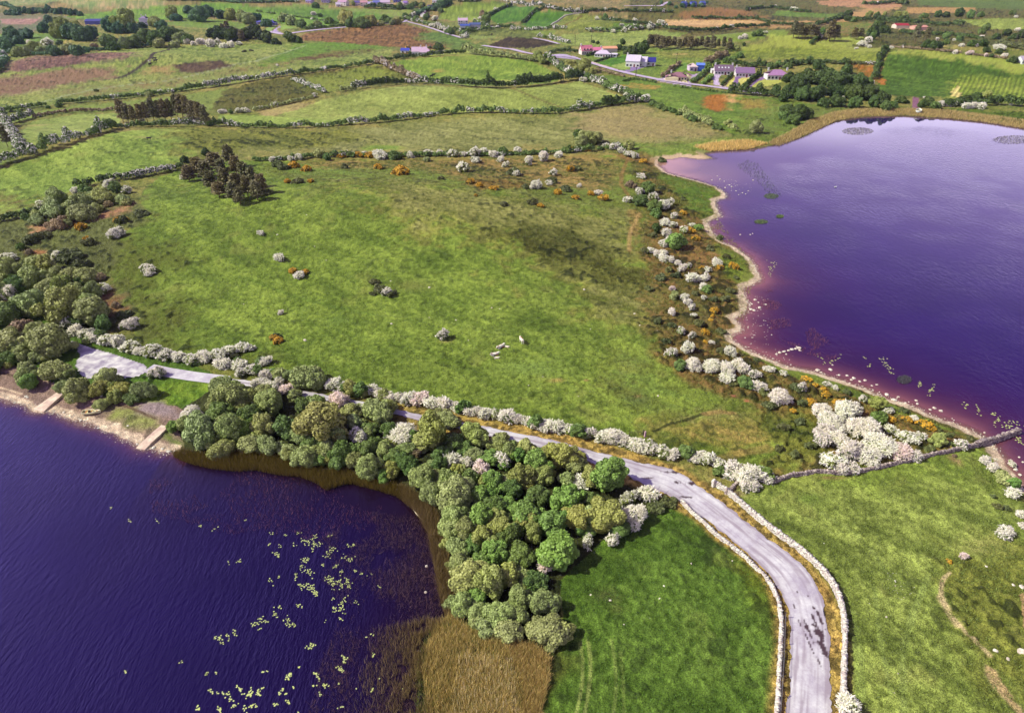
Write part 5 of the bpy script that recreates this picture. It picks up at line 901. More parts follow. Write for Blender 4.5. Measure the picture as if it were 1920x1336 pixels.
HG = [
 ([(-60, 330), (0, 310), (40, 298), (80, 284), (130, 268), (180, 252), (214, 242)], 3.0, 3.4, .55, 'thick white flecked hedge below the upper left meadow', 'D', 0),
 ([(12, 236), (20, 250), (28, 266), (42, 288)], 3.2, 3.6, .85, 'short white blossoming hedge running down the far left edge', 'D', 0),
 ([(-80, 244), (0, 236), (32, 229), (62, 220)], 2.4, 3, .55, 'hedge capping the leftmost small meadow', 'D', 0), ([(64, 221), (100, 214), (150, 210), (222, 207)], 1.2, 1.8, .1, 'low brown bank hedge leading to the pine row', 'B', 0),
 ([(205, 242), (260, 238), (340, 237), (400, 235), (480, 240), (560, 240), (640, 235), (720, 229), (790, 220), (850, 213)], 2.0, 2.4, .38, 'long dark hedge running right from the pine row', 'D', .05),
 ([(850, 213), (900, 211), (960, 212), (1030, 214), (1075, 209), (1135, 199), (1190, 192)], 2.3, 2.8, .45, 'hedge along the lower edge of the long lens field', 'D', 0),
 ([(-40, 220), (30, 207), (70, 201), (130, 194), (210, 187), (270, 181), (330, 173), (378, 165)], 2.0, 2.6, .3, 'thin hedge crossing the rough upper left country', 'D', .18),
 ([(388, 165), (430, 158), (480, 150), (530, 143)], 2.6, 3.2, .6, 'pale flowering hedge right of the dark ditch country', 'D', 0),
 ([(530, 143), (580, 137), (640, 128), (705, 119)], 2.4, 2.8, .3, 'dark hedge climbing toward the round hill field', 'D', 0),
 ([(705, 119), (735, 114), (780, 108), (830, 104), (870, 101)], 2.6, 3.0, .12, 'dark hedge below the white farmhouse garden', 'N', 0),
 ([(870, 101), (905, 104), (950, 108), (990, 113), (1040, 120)], 3.8, 4.5, .12, 'tall bushy hedge over the crest of the round hill field', 'W', 0),
 ([(704, 118), (722, 125), (738, 133), (768, 146), (785, 152)], 3.2, 3.4, .4, 'short steep hedge on the left of the round hill field', 'B', 0),
 ([(480, 208), (540, 195), (600, 180), (650, 171), (665, 168)], 1.6, 2.2, .35, 'low hedge along the bottom of the rough rushy field', 'W', .1),
 ([(665, 168), (700, 163), (750, 158), (800, 157), (860, 162), (920, 166), (985, 163)], 3.0, 3.2, .35, 'dark hedge between round hill field and long lens field', 'N', 0),
 ([(970, 163), (1020, 158), (1060, 152), (1088, 148)], 4.2, 4.6, .08, 'tall dark hedge at the right end of the round hill field', 'N', 0),
 ([(548, 151), (570, 159), (590, 167), (608, 175)], 1.8, 2.4, .85, 'short line of white thorns down the rough rushy field', 'D', 0),
 ([(1024, 112), (1050, 130), (1075, 146), (1092, 148)], 3.6, 3.6, .5, 'flowering hedge dropping from the road to the tall dark hedge', 'D', 0),
 ([(1095, 145), (1120, 157), (1150, 170), (1180, 182), (1208, 192)], 3.0, 4.2, .62, 'blossoming hedge descending right toward the small round thorns', 'D', 0),
 ([(1135, 199), (1160, 194), (1200, 190)], 2.8, 3.4, .2, 'dark hedge end meeting the descending blossom hedge', 'N', 0),
 ([(1275, 212), (1300, 222), (1330, 234), (1358, 240), (1378, 246)], 2.4, 3.6, .05, 'green hedge continuing toward the pale sandy spit', 'W', .2),
 ([(478, 302), (520, 300), (560, 297), (620, 294), (700, 294), (780, 294), (860, 292), (930, 291), (1000, 290), (1060, 286), (1110, 283)], 1.5, 2.6, .25, 'scrubby bank hedge along the top of the big hill field', 'D', 0),
 ([(1120, 282), (1150, 277), (1180, 280)], 1.6, 2.4, .35, 'short bank hedge left of the pale sandy spit', 'D', 0),
 ([(150, 352), (190, 342), (240, 336), (290, 326), (335, 318)], 2.2, 3.6, .55, 'hedge rising to the pine clump from the upper left', 'N', 0),
 ([(-30, 425), (10, 412), (45, 407), (70, 398)], 1.6, 2.2, .08, 'dark low hedge entering from the left edge below the meadow', 'N', 0),
 ([(1165, 154), (1190, 148), (1240, 158), (1300, 168), (1360, 174), (1400, 178)], 1.0, 1.5, .02, 'low verge hedge on the near side of the bungalow road', 'D', .35),
 ([(1368, 175), (1400, 178), (1440, 180), (1480, 186)], 3.2, 4.0, .15, 'dark hedge in front of the five-windowed bungalow', 'N', 0),
 ([(1352, 163), (1362, 152), (1372, 143)], 1.4, 1.2, 0, 'clipped hedge between skylight bungalow and fork drive', 'N', 0), ([(1392, 166), (1406, 154), (1416, 146), (1426, 139)], 1.8, 1.6, 0, 'clipped hedge left of the purple drive', 'N', 0),
 ([(1240, 146), (1252, 137), (1260, 131), (1275, 121)], 1.8, 1.6, .03, 'hedge up the left of the cream bungalow plot', 'B', 0), ([(1297, 156), (1310, 146), (1322, 137), (1330, 132)], 1.6, 2.6, .1, 'leafy border between cream bungalow and skylight bungalow', 'D', 0),
 ([(1318, 158), (1328, 150), (1336, 144)], 1.6, 2.6, .1, 'garden shrubs left of the skylight bungalow drive', 'G', 0), ([(1322, 120), (1345, 112), (1364, 102)], 3.0, 4.2, .0, 'bushy hedge running up behind the blue roofed shed', 'B', 0),
 ([(1365, 122), (1400, 125), (1440, 128), (1500, 122), (1545, 118), (1590, 122)], 3.0, 4.0, .05, 'dark tree hedge behind the bungalows', 'N', 0),
 ([(1030, 100), (1050, 97), (1085, 99)], 2.2, 3, 0, 'dark garden hedge left of the two-storey pink house', 'N', 0), ([(1100, 106), (1112, 102), (1122, 99)], 1.4, 2, 0, 'black shadowed hedge in front of the two-storey pink house', 'N', 0),
 ([(1116, 117), (1140, 109), (1160, 104)], 1.0, 1.2, 0, 'low hedge between white bungalow and the gabled house lawn', 'N', 0), ([(1120, 130), (1145, 138), (1168, 144)], 1.2, 2.4, .1, 'roadside brambles below the big white gabled house', 'B', .1),
 ([(960, 57), (1000, 58), (1030, 55), (1060, 55)], 2.6, 3.4, .7, 'white flowering hedge below the two bright green fields', 'D', .1), ([(870, 62), (900, 58), (940, 54), (962, 52)], 3.0, 3.6, .45, 'hedge right of the blue roofed farm sheds', 'D', 0),
 ([(905, 36), (935, 20), (960, 12)], 2.4, 3.0, .2, 'hedge left of the brightest green field', 'N', 0), ([(980, 44), (995, 25), (1020, 17)], 2.4, 3.0, .1, 'dark hedge between the two bright green fields', 'N', 0),
 ([(860, 4), (900, 3), (960, 5), (1010, 14), (1060, 22), (1090, 24)], 2.6, 3.4, .6, 'blossom speckled hedge over the farm hill crest', 'N', 0), ([(890, 44), (905, 48), (915, 52)], 2.6, 3, .3, 'hedge beside the farm track', 'D', 0),
 ([(1010, 70), (1035, 74), (1065, 82)], 2.4, 3.4, .75, 'creamy white hedge by the far lane end', 'D', 0), ([(1100, 57), (1140, 60), (1180, 58), (1215, 53), (1245, 50)], 3.0, 4, .55, 'flower dotted hedge across the upper right fields', 'D', .1),
 ([(1245, 52), (1290, 61), (1340, 58), (1380, 53), (1440, 50)], 2.8, 4, .25, 'dark hedge under the brown bog hill', 'N', 0), ([(1130, 38), (1160, 42), (1215, 47)], 2.2, 3.2, .2, 'hedge slanting over the upper right slope', 'N', 0),
 ([(763, 38), (800, 46), (830, 55), (862, 64), (875, 70)], 2.6, 3.2, .55, 'pale blossom hedge along the narrow far lane', 'D', .1), ([(780, 30), (800, 20), (825, 8), (850, 0)], 3.0, 5, .2, 'bluish hedge beside the main road up to the village', 'Z', 0),
 ([(735, 42), (760, 38), (785, 24), (800, 17)], 2.8, 4, .5, 'flowering hedge on the left of the main road', 'D', .1), ([(570, 56), (620, 52), (680, 48), (750, 43)], 2.0, 2.6, .15, 'roadside hedge behind the bog field road', 'D', .2),
 ([(690, 15), (720, 18), (760, 17), (790, 14)], 4.0, 8, .1, 'dark tree belt right of the far village houses', 'N', 0), ([(480, 22), (560, 32), (640, 45)], 1.2, 1.6, .3, 'thin wall hedge across the far bright hill', 'D', .2),
 ([(1440, 47), (1500, 50), (1540, 48), (1560, 40), (1580, 34)], 3.2, 5, .05, 'dark hedge between brown bog and the right hill', 'N', 0), ([(1650, 42), (1700, 46), (1760, 48), (1800, 50)], 5, 9, 0, 'long dark tree belt behind the red barns', 'N', 0),
 ([(1590, 38), (1650, 40), (1700, 37)], 3.0, 6, .1, 'scrub belt left of the long dark tree belt', 'N', 0), ([(1660, 92), (1652, 105), (1646, 120), (1642, 135), (1640, 148)], 2.4, 3.4, .15, 'hedge dividing the two big right hand fields', 'N', 0),
 ([(1665, 90), (1700, 92), (1760, 97), (1830, 104), (1920, 116)], 1.2, 2.0, .1, 'thin thorny wall line above the dark green right field', 'B', .2), ([(1520, 84), (1525, 78), (1540, 68)], 2.2, 3, .2, 'short hedge stub between two sunlit strips', 'N', 0),
 ([(1690, 62), (1730, 66), (1780, 66), (1840, 74)], 3.0, 8, .05, 'dark scrub band in front of the red barns', 'N', .1), ([(1840, 80), (1880, 88), (1940, 96)], 3.0, 7, .1, 'gorse dark scrub at the upper right edge', 'L', .1),
 ([(1770, 200), (1850, 196), (1930, 200), (2000, 210)], 3.4, 4.5, .05, 'dark hedge between striped field and the lakeside', 'N', 0), ([(1400, 20), (1440, 14), (1480, 20), (1520, 24)], 2.4, 4, .3, 'speckled hedge at the top right skyline fields', 'N', .1),
 ([(1620, 10), (1680, 6), (1700, 10)], 4, 9, .1, 'dark hedge mass on the top right slope', 'N', 0), ([(1080, 26), (1130, 20), (1190, 22), (1260, 24)], 2.2, 4, .3, 'dark broken hedge across the far brown hill', 'N', .25),
 ([(1300, 36), (1350, 36), (1420, 38), (1440, 42)], 2.6, 5, .2, 'scrub line over the brown bog hill', 'N', .2), ([(1560, 120), (1600, 120), (1640, 122)], 1.6, 3, .25, 'gorse and bracken strip above the dark wood', 'L', .1),
 ([(755, 97), (775, 93), (800, 92), (830, 92)], 1.6, 3, .7, 'orange gorse bank behind the white farmhouse', 'L', 0), ([(742, 110), (755, 106), (775, 104)], 1.6, 2.6, .6, 'gorse clump left of the white farmhouse', 'L', 0),
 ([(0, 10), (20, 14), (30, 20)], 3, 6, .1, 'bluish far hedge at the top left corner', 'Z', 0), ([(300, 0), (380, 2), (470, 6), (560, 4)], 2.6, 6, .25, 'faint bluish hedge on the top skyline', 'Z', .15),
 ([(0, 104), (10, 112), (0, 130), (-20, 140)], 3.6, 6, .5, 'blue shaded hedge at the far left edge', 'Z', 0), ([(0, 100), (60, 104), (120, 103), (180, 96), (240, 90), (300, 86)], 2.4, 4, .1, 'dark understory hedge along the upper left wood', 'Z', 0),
 ([(850, 60), (865, 58), (895, 57)], 2.4, 3, .15, 'short dark hedge under the blue roofed farm sheds', 'N', 0),
]
for i, (pts, h, w_, bl, lab, c, gp) in enumerate(HG): hedge(pts, h, w_, bl, lab, c, gp, i, gorse=('orange' in lab or 'gorse clump' in lab))
# ------------------------------------------------------------------ dry stone walls, one mesh of stones each
MSTONE = simple('field_stone', (224, 194, 200), .9, .2, 2.2, c2=(255, 244, 240)); MSTONE2 = simple('mossy_stone', (150, 120, 138), .9, .4, 1.6, c2=(226, 200, 196))
def wall(pts, h, w_, mat, lab, st=.36, px_=True, lowz=None):
    P = resamp(dense(smooth(G(pts) if px_ else pts, 2), 1.0), 400); L_ = np.linalg.norm(np.diff(P[:, :2], axis=0), axis=1).sum(); n = int(L_ / st); P = resamp(P, n)
    T = np.gradient(P[:, :2], axis=0); T /= np.linalg.norm(T, axis=1)[:, None]; mb = MB(); nc = max(3, int(h / .26))
    for i in range(n):
        q = P[i]; t_ = T[i]; N = (-t_[1], t_[0]); z0 = max(float(Hq(q[0], q[1])), 0) - .1; hh = h * (.93 + .14 * random.random()); rz = math.atan2(t_[1], t_[0])
        for k in range(nc):
            for sd_ in (-1, 1):
                ww = w_ * (1 - .25 * k / nc) / 2; off = sd_ * ww / 2; s0 = random.uniform(-.08, .08) + (k % 2) * st * .5
                mb.box((q[0] + N[0] * off + t_[0] * s0, q[1] + N[1] * off + t_[1] * s0, z0 + (k + .5) * hh / nc), (st * random.uniform(.8, 1.1), ww * random.uniform(.9, 1.25), hh / nc * 1.02), rz + random.uniform(-.2, .2), jit=.055)
        if random.random() < .85: mb.box((q[0] + random.uniform(-.08, .08), q[1], z0 + hh + .04), (st * random.uniform(.55, 1.15), w_ * random.uniform(.5, 1.1), random.uniform(.1, .24)), rz + random.uniform(-.5, .5), jit=.07)
    o0 = P[n // 2]; V = np.array(mb.v) - o0
    o = obj('stone_wall', mesh_np('stone_wall', V, np.array(mb.f), mat), None, tuple(o0)); return tag(o, lab, 'wall', 'dry stone walls')
wall([(1336, 907), (1352, 916), (1366, 926), (1400, 955), (1440, 990), (1455, 1001), (1480, 1018), (1507, 1039), (1530, 1060), (1551, 1083), (1565, 1103), (1574, 1125), (1581, 1157), (1583, 1202), (1581, 1252), (1580, 1300), (1578, 1400), (1576, 1500)], 1.05, .62, MSTONE, 'pale pinkish stone wall curving down the right side of the road')
wall([(1279, 942), (1290, 954), (1310, 973), (1322, 984), (1341, 1002), (1362, 1018), (1386, 1036), (1412, 1060), (1440, 1088), (1451, 1107), (1460, 1130), (1465, 1165), (1463, 1215), (1461, 1252), (1458, 1302), (1454, 1400), (1450, 1500)], .62, .55, MSTONE, 'pale stone wall following the left side of the road')
wall([(1366, 925), (1376, 913), (1384, 908)], .8, .6, MSTONE2, 'short broken wall stub beside the big roadside hawthorn', .4)
wall([(1440, 906), (1460, 901), (1482, 892), (1510, 889), (1538, 884), (1570, 889), (1610, 886), (1660, 874), (1700, 866), (1740, 855), (1765, 850), (1790, 845), (1830, 836)], .72, .6, MSTONE2, 'purplish mossy stone wall running under the white hawthorn thicket', .42)
wall([(1828, 836), (1850, 830), (1868, 826), (1885, 820), (1896, 815), (1907, 812)], 1.2, .9, MSTONE2, 'rough stone pier wall running out into the right lake', .42)
wall([(1030, 53), (1042, 42), (1054, 32), (1072, 27), (1090, 25)], 1.2, 1.4, MSTONE, 'pale wall between the bright fields on the far hill', 1.2)
# ------------------------------------------------------------------ wire fence, gate, poles
MWOOD = simple('weathered_wood', (96, 76, 72), .9, .3, 8); MWIRE = simple('wire', (150, 140, 150), .5, .1, 3)
fr = bpy.data.objects.new('wire_fence', None); col.objects.link(fr); fp = G([(1471, 1158), (1470, 1182), (1469, 1208), (1468, 1236), (1466, 1270), (1464, 1306), (1461, 1344), (1458, 1390)])
fr.location = tuple(fp[0]); tag(fr, 'thin post and wire fence on the inner side of the left road wall', 'fence')
tops = []
for q in fp:
    mb = MB(); l_ = Vector(q - fp[0]); mb.tube(l_ + Vector((0, 0, -.2)), l_ + Vector((random.uniform(-.05, .05), 0, 1.35)), .07, .06, 6); obj('post', mb.mesh('post', MWOOD), fr)
for z in (.5, .85, 1.2):
    mb = MB()
    for a, b in zip(fp[:-1], fp[1:]): mb.tube(tuple(a - fp[0] + [0, 0, z]), tuple(b - fp[0] + [0, 0, z]), .014, .014, 4)
    obj('wire', mb.mesh('wire', MWIRE), fr)
mb = MB(); l_ = Vector(fp[5] - fp[0]); mb.tube(l_ + Vector((0, 0, 1.2)), l_ + Vector((.9, -.2, 0)), .05, .05, 5); mb.build('brace', MWOOD, fr)
gp = G([(1180, 818), (1206, 817)]); g0, g1 = Vector(gp[0]), Vector(gp[1]); gr = bpy.data.objects.new('field_gate', None); col.objects.link(gr); gr.location = g0
tag(gr, 'dark barred field gate behind the roadside hawthorns', 'gate'); dv = g1 - g0
mb = MB()
for z in (.25, .55, .85, 1.15): mb.tube((0, 0, z), tuple(dv + Vector((0, 0, z))), .04, .04, 5)
mb.build('rails', MWOOD, gr)
mb = MB(); mb.tube((0, 0, 0), (0, 0, 1.3), .07, .06, 6); mb.build('post', MWOOD, gr); mb = MB(); mb.tube(tuple(dv), tuple(dv + Vector((0, 0, 1.6))), .11, .1, 6); mb.build('post', MWOOD, gr)
mb = MB()
for f_ in (.33, .66): mb.tube(tuple(dv * f_ + Vector((0, 0, .2))), tuple(dv * f_ + Vector((0, 0, 1.2))), .035, .035, 4)
mb.build('brace', MWOOD, gr)
MPINK = simple('pink_stone', (245, 190, 215), .9, .1, 3)
q = G([(1209, 819)])[0]; mb = MB(); mb.box((0, 0, .65), (.32, .28, 1.5), .2, taper=.7, jit=.02); tag(mb.build('standing_stone', MPINK, None, tuple(q)), 'tall pale pink pillar stone beside the barred gate', 'stone')
q = G([(1337, 911)])[0]; mb = MB(); mb.box((0, 0, .7), (.5, .5, 1.6), .4, taper=.8, jit=.03); mb.box((0, 0, 1.55), (.42, .42, .25), .5, taper=.5, jit=.03); tag(mb.build('gate_pillar', MSTONE, None, tuple(q)), 'pale stone pillar at the upper end of the curving wall', 'pillar')
q = G([(1361, 925)])[0]; mb = MB(); mb.box((0, 0, .6), (.5, .4, 1.4), .6, taper=.85, jit=.03); mb.box((0, 0, 1.35), (.4, .34, .2), .5, taper=.6); tag(mb.build('gate_pillar', MSTONE2, None, tuple(q)), 'darker stone pillar where the wall stub meets the curving wall', 'pillar')
def pole(px, py, h, lab):
    q = G([(px, py)])[0]; r = bpy.data.objects.new('utility_pole', None); col.objects.link(r); r.location = tuple(q); tag(r, lab, 'pole', 'utility poles')
    MB().tube((0, 0, -.3), (0, 0, h), .26, .18, 7).build('pole', MWOOD, r); MB().box((0, 0, h - .6), (2.0, .16, .16)).build('crossarm', MWOOD, r)
    mb = MB()
    for x in (-.85, 0, .85): mb.tube((x, 0, h - .52), (x, 0, h - .25), .07, .05, 5)
    mb.build('insulators', MWIRE, r)
for a in [(1078, 84, 9, 'utility pole in the pale field behind the two-storey pink house, left of two'), (1108, 85, 9, 'utility pole in the pale field behind the two-storey pink house, right of two'), (995, 97, 8, 'lone utility pole beside the lavender road by the bog'),
          (1192, 144, 7, 'brownish roadside pole below the big white gabled house'), (1268, 119, 8, 'thin pole in the grass behind the cream L-shaped bungalow'), (1289, 90, 8, 'bluish pole in front of the pine row on the far right'), (1904, 80, 11, 'tall pole in the scrub at the upper right, left of a pair'),
          (1912, 79, 11, 'tall pole in the scrub at the upper right, right of a pair'), (1753, 92, 8, 'pale pole by the dark scrub above the right field'), (1161, 57, 8, 'pole on the crest below the brown hill')]: pole(*a)
# ------------------------------------------------------------------ buildings
MW = {}
def paint(c, nm='wall_paint', v=.06, sc=.6):
    k = (tuple(c), nm)
    if k not in MW: MW[k] = simple(nm, c, .85, v, sc)
    return MW[k]
MGLASS = simple('window_glass', (44, 44, 66), .15, .2, 2, spec=.6); MDOOR = simple('door_paint', (130, 40, 60), .5, .1, 3)
def gable(w_, d, h, r, hip=0.0, eave=.35):
    a, b = w_ / 2 + eave, d / 2 + eave; hp = hip * min(a, b); t = .22; z = h - .1
    vs = [(-a, -b, z), (a, -b, z), (a, b, z), (-a, b, z), (-a + hp, 0, z + r), (a - hp, 0, z + r)]; vs += [(x, y, zz + t) for x, y, zz in vs]
    fs = [(6, 7, 11, 10), (8, 9, 10, 11), (1, 0, 4, 5), (3, 2, 5, 4), (0, 1, 7, 6), (2, 3, 9, 8), (0, 6, 10, 4), (4, 10, 9, 3), (1, 5, 11, 7), (5, 2, 8, 11)]
    return vs, fs
def walls(mb, w_, d, h, r, hip=0):
    a, b = w_ / 2, d / 2; vs = [(-a, -b, -.6), (a, -b, -.6), (a, b, -.6), (-a, b, -.6), (-a, -b, h), (a, -b, h), (a, b, h), (-a, b, h)]
    fs = [(0, 1, 5, 4), (1, 2, 6, 5), (2, 3, 7, 6), (3, 0, 4, 7), (4, 5, 6, 7)]
    if not hip: vs += [(-a, 0, h + r - .12), (a, 0, h + r - .12)]; fs += [(4, 7, 8), (5, 9, 6)]
    mb.poly(vs, fs)
def house(px, py, wpx, nm, lab, wc, rc, d=8, h=2.9, r=2.4, yaw=0, hip=0, win=4, ch=(), door=None, dorm=0, sky_=0, cat='house', wings=(), gwin=0, winh=1.1):
    q = G([(px, py)])[0]; W_ = wpx * depth(q) / F; ro = bpy.data.objects.new(nm, None); col.objects.link(ro); ro.location = (q[0], q[1] + d / 2, q[2]); ro.rotation_euler = (0, 0, radians(yaw)); tag(ro, lab, cat)
    mb = MB(); walls(mb, W_, d, h, r, hip); mb.build('wall', paint(wc), ro)
    vs, fs = gable(W_, d, h, r, hip); mb = MB().poly(vs, fs); rf = mb.build('roof', paint(rc, 'roof_slate', .12, 1.5), ro)
    for cx in ch:
        mb = MB(); mb.box((cx * W_, 0, h + r + .35), (1.0, .8, 1.9)); mb.box((cx * W_, 0, h + r + 1.36), (1.15, .95, .16)); c_ = mb.build('chimney', paint((246, 238, 244)), rf)
        MB().tube((cx * W_, 0, h + r + 1.4), (cx * W_, 0, h + r + 1.8), .16, .13, 8).build('chimney_pot', paint((200, 120, 90)), rf)
    xs = [(-.5 + (i + .5) / win) * W_ for i in range(win)] if win else []
    di = win // 2 if door is None else door
    for i, x in enumerate(xs):
        if i == di:
            f_ = MB().box((x, -d / 2 - .02, 1.05), (1.15, .08, 2.1)).build('door', MDOOR, ro); MB().box((x + .4, -d / 2 - .09, 1.0), (.08, .06, .2)).build('handle', MWIRE, f_); continue
        ww = min(1.7, W_ / win * .55); f_ = MB().box((x, -d / 2 - .02, 1.5 if h < 4 else 1.3), (ww + .2, .08, winh + .2)).build('window', paint((235, 225, 235), 'frame'), ro)
        MB().box((x, -d / 2 - .07, 1.5 if h < 4 else 1.3), (ww, .04, winh)).build('pane', MGLASS, f_)
        if h > 4.4: f_ = MB().box((x, -d / 2 - .02, 3.8), (ww + .2, .08, 1.3)).build('window', paint((235, 225, 235), 'frame'), ro); MB().box((x, -d / 2 - .07, 3.8), (ww, .04, 1.1)).build('pane', MGLASS, f_)
    for sx_ in ((-1, 1) if gwin else ()):
        f_ = MB().box((sx_ * (W_ / 2 + .02), 0, h + .6), (.08, 1.3, 1.4)).build('window', paint((235, 225, 235), 'frame'), ro); MB().box((sx_ * (W_ / 2 + .07), 0, h + .6), (.04, 1.1, 1.2)).build('pane', MGLASS, f_)
    for i in range(dorm):
        x = (-.5 + (i + .5) / dorm) * W_ * .85; mb = MB(); mb.box((x, -d / 2 + 1.3, h + .95), (1.7, 2.2, 1.5)); dm = mb.build('dormer', paint(wc), ro)
        MB().poly([(x - 1.1, -d / 2 - .1, h + 1.65), (x + 1.1, -d / 2 - .1, h + 1.65), (x + 1.1, -d / 2 + 2.6, h + 1.65), (x - 1.1, -d / 2 + 2.6, h + 1.65), (x, -d / 2 - .1, h + 2.4), (x, -d / 2 + 2.6, h + 2.4)], [(0, 1, 4), (3, 5, 2), (0, 4, 5, 3), (1, 2, 5, 4), (0, 3, 2, 1)]).build('dormer_roof', paint(rc, 'roof_slate', .12, 1.5), dm)
        MB().box((x, -d / 2 + .17, h + 1.0), (1.1, .06, 1.1)).build('pane', MGLASS, dm)
    for i in range(sky_):
        x = (-.5 + (i + .7) / (sky_ + .6)) * W_ * .8; sl_ = math.atan2(r, d / 2 + .35); mb = MB()
        zc = h + r * .52 + .22; yc = -(d / 2 + .35) * .48; u = (0, cos(sl_), sin(sl_)); nn = (0, -sin(sl_), cos(sl_))
        vs = [(x + sx * .45, yc + u[1] * su * .6 + nn[1] * k, zc + u[2] * su * .6 + nn[2] * k) for k in (0, .12) for sx, su in ((-1, -1), (1, -1), (1, 1), (-1, 1))]
        mb.poly(vs, [(4, 5, 6, 7), (0, 1, 5, 4), (1, 2, 6, 5), (2, 3, 7, 6), (3, 0, 4, 7)]).build('skylight', paint((240, 232, 250), 'skylight_glass'), rf)
    for (ox, oy, ww, wd, wh, wr, wy, hp) in wings:
        mb = MB(); walls(mb, ww, wd, wh, wr, hp); o_ = mb.build('wing', paint(wc), ro); o_.location = (ox * W_, oy, 0); o_.rotation_euler = (0, 0, radians(wy))
        vs, fs = gable(ww, wd, wh, wr, hp); MB().poly(vs, fs).build('wing_roof', paint(rc, 'roof_slate', .12, 1.5), o_)
        f_ = MB().box((0, -wd / 2 - .02, 1.5), (1.5, .08, 1.2)).build('window', MGLASS, o_)
    return ro
WH = (248, 238, 244); PR = (206, 160, 200)
house(1099, 103, 22, 'house', 'two-storey pink fronted house with three dormers by the road', (250, 225, 225), (214, 120, 150), 8.5, 3.2, 4.2, 14, win=5, ch=(-.45,), dorm=3, gwin=1)
house(1121, 101, 16, 'house', 'pink roofed low house between the dormer house and white bungalow', (246, 224, 236), (226, 120, 170), 7, 2.8, 2.2, 0, win=3, ch=(.4,))
house(1132, 108, 30, 'bungalow', 'long white bungalow with pale lavender hipped roof', WH, (226, 200, 236), 9, 2.8, 2.6, -14, hip=1, win=6, ch=(-.1,))
house(1153, 108, 9, 'garage', 'small white flat garage right of the long white bungalow', WH, (230, 210, 240), 6, 2.4, .8, -8, win=1, door=3, cat='garage')
house(1143, 98, 27, 'barn', 'long low shed with salmon roof behind the white bungalow', (240, 214, 216), (244, 170, 140), 8, 3.0, 1.6, 8, win=0, cat='shed')
house(1189, 126, 26, 'house', 'big white gabled house with pale slate roof and two chimneys', WH, (226, 206, 238), 9, 4.2, 4.2, -18, win=4, ch=(-.47,), gwin=1, winh=1.3, wings=((.52, 3.5, 9, 7, 3.6, 3.4, 0, 0),))
house(1221, 124, 17, 'garage', 'white garage with dark blue roof beside the big gabled house', WH, (50, 48, 150), 7, 3.0, 3.0, -8, win=2, cat='garage', gwin=1)
house(1273, 152, 32, 'bungalow', 'cream bungalow with brown hipped roof and low front wall', (250, 226, 190), (160, 110, 130), 9, 2.7, 2.6, -10, hip=1, win=6, ch=(-.42,), wings=((-.36, -4, 7, 9, 2.7, 2.2, 90, 1), (.36, 4, 8, 10, 2.7, 2.2, 90, 1)))
house(1300, 134, 15, 'shed', 'rounded pale pink farm shed left of the blue shed', (226, 196, 226), (240, 206, 216), 9, 3.2, 2.2, 0, hip=1, win=2, cat='shed')
house(1315, 134, 14, 'shed', 'tall bright blue steel shed with a white door', (80, 110, 214), (110, 140, 240), 10, 4.4, 1.0, -10, win=0, cat='shed')
house(1358, 141, 34, 'bungalow', 'white bungalow with grey purple roof and four skylights', (248, 230, 240), (130, 100, 130), 9, 2.8, 3.8, -6, win=6, ch=(-.46, .46), sky_=4)
house(1384, 136, 9, 'shed', 'small pale outbuilding between the two purple roofed bungalows', (226, 214, 236), (200, 184, 220), 5, 2.4, 1.2, 0, win=1, door=3, cat='shed')
house(1337, 138, 6, 'shed', 'tiny white shed left of the skylight bungalow', WH, (226, 214, 236), 4, 2.3, 1.0, 0, win=1, door=0, cat='shed')
house(1398, 145, 34, 'bungalow', 'white bungalow with lilac roof above the forked drive', (248, 230, 244), (150, 112, 160), 9.5, 2.8, 3.4, -6, win=6, ch=(-.46,), gwin=1)
house(1459, 150, 40, 'bungalow', 'white bungalow with mauve hipped roof and a row of dark windows', (250, 236, 246), (184, 130, 184), 10, 3.0, 3.2, -3, hip=1, win=6, ch=(-.42, .45), winh=1.5)
house(786, 105, 28, 'farmhouse', 'white farmhouse with pink slate roof on the rise', (250, 244, 250), (220, 180, 214), 8, 3.2, 3.2, 4, win=5, ch=(.1, .48), wings=((.42, -3, 10, 6, 2.9, 2.4, 0, 1),))
house(760, 101, 16, 'shed', 'low white outhouse with deep blue roof left of the farmhouse', (250, 244, 250), (70, 76, 190), 6, 2.6, 1.8, -8, win=2, cat='shed')
house(868, 47, 18, 'farmhouse', 'white two-storey farmhouse among far hedges', (250, 240, 246), (214, 176, 210), 8, 4.8, 2.8, 0, win=4, ch=(-.45, .45))
house(872, 54, 18, 'shed', 'blue roofed farm shed in front of the far farmhouse', (230, 230, 244), (70, 90, 176), 8, 3.0, 1.8, 0, win=0, cat='shed')
house(890, 53, 20, 'barn', 'grey blue roofed barn right of the far farmhouse', (214, 206, 224), (84, 96, 150), 12, 3.6, 2.0, 6, win=0, cat='barn')
house(503, 48, 27, 'bungalow', 'far bungalow with blue purple hipped roof beside a looping drive', (160, 150, 214), (80, 78, 170), 10, 2.8, 2.8, 0, hip=1, win=5, ch=(.3,))
house(486, 46, 10, 'garage', 'small blue grey garage left of the far hipped bungalow', (176, 170, 224), (100, 96, 180), 6, 2.4, 1.6, 0, win=1, cat='garage')
house(796, 33, 11, 'house', 'small white gable fronted house beside the far main road', (252, 240, 246), (120, 60, 110), 10, 3.6, 3.0, 70, win=3, ch=(.2,))
house(806, 18, 8, 'house', 'dark roofed house further up the main road', (180, 160, 220), (70, 40, 110), 8, 3.2, 2.4, 30, win=2)
house(174, 46, 28, 'barn', 'long low slate blue barn among the park trees', (110, 110, 180), (66, 70, 150), 10, 3.4, 2.4, 4, win=0, cat='barn')
house(270, 49, 14, 'country_house', 'white three-storey country house between park trees', (236, 222, 244), (150, 130, 170), 10, 8.0, 3.0, 0, hip=1, win=4, ch=(-.3, .3))
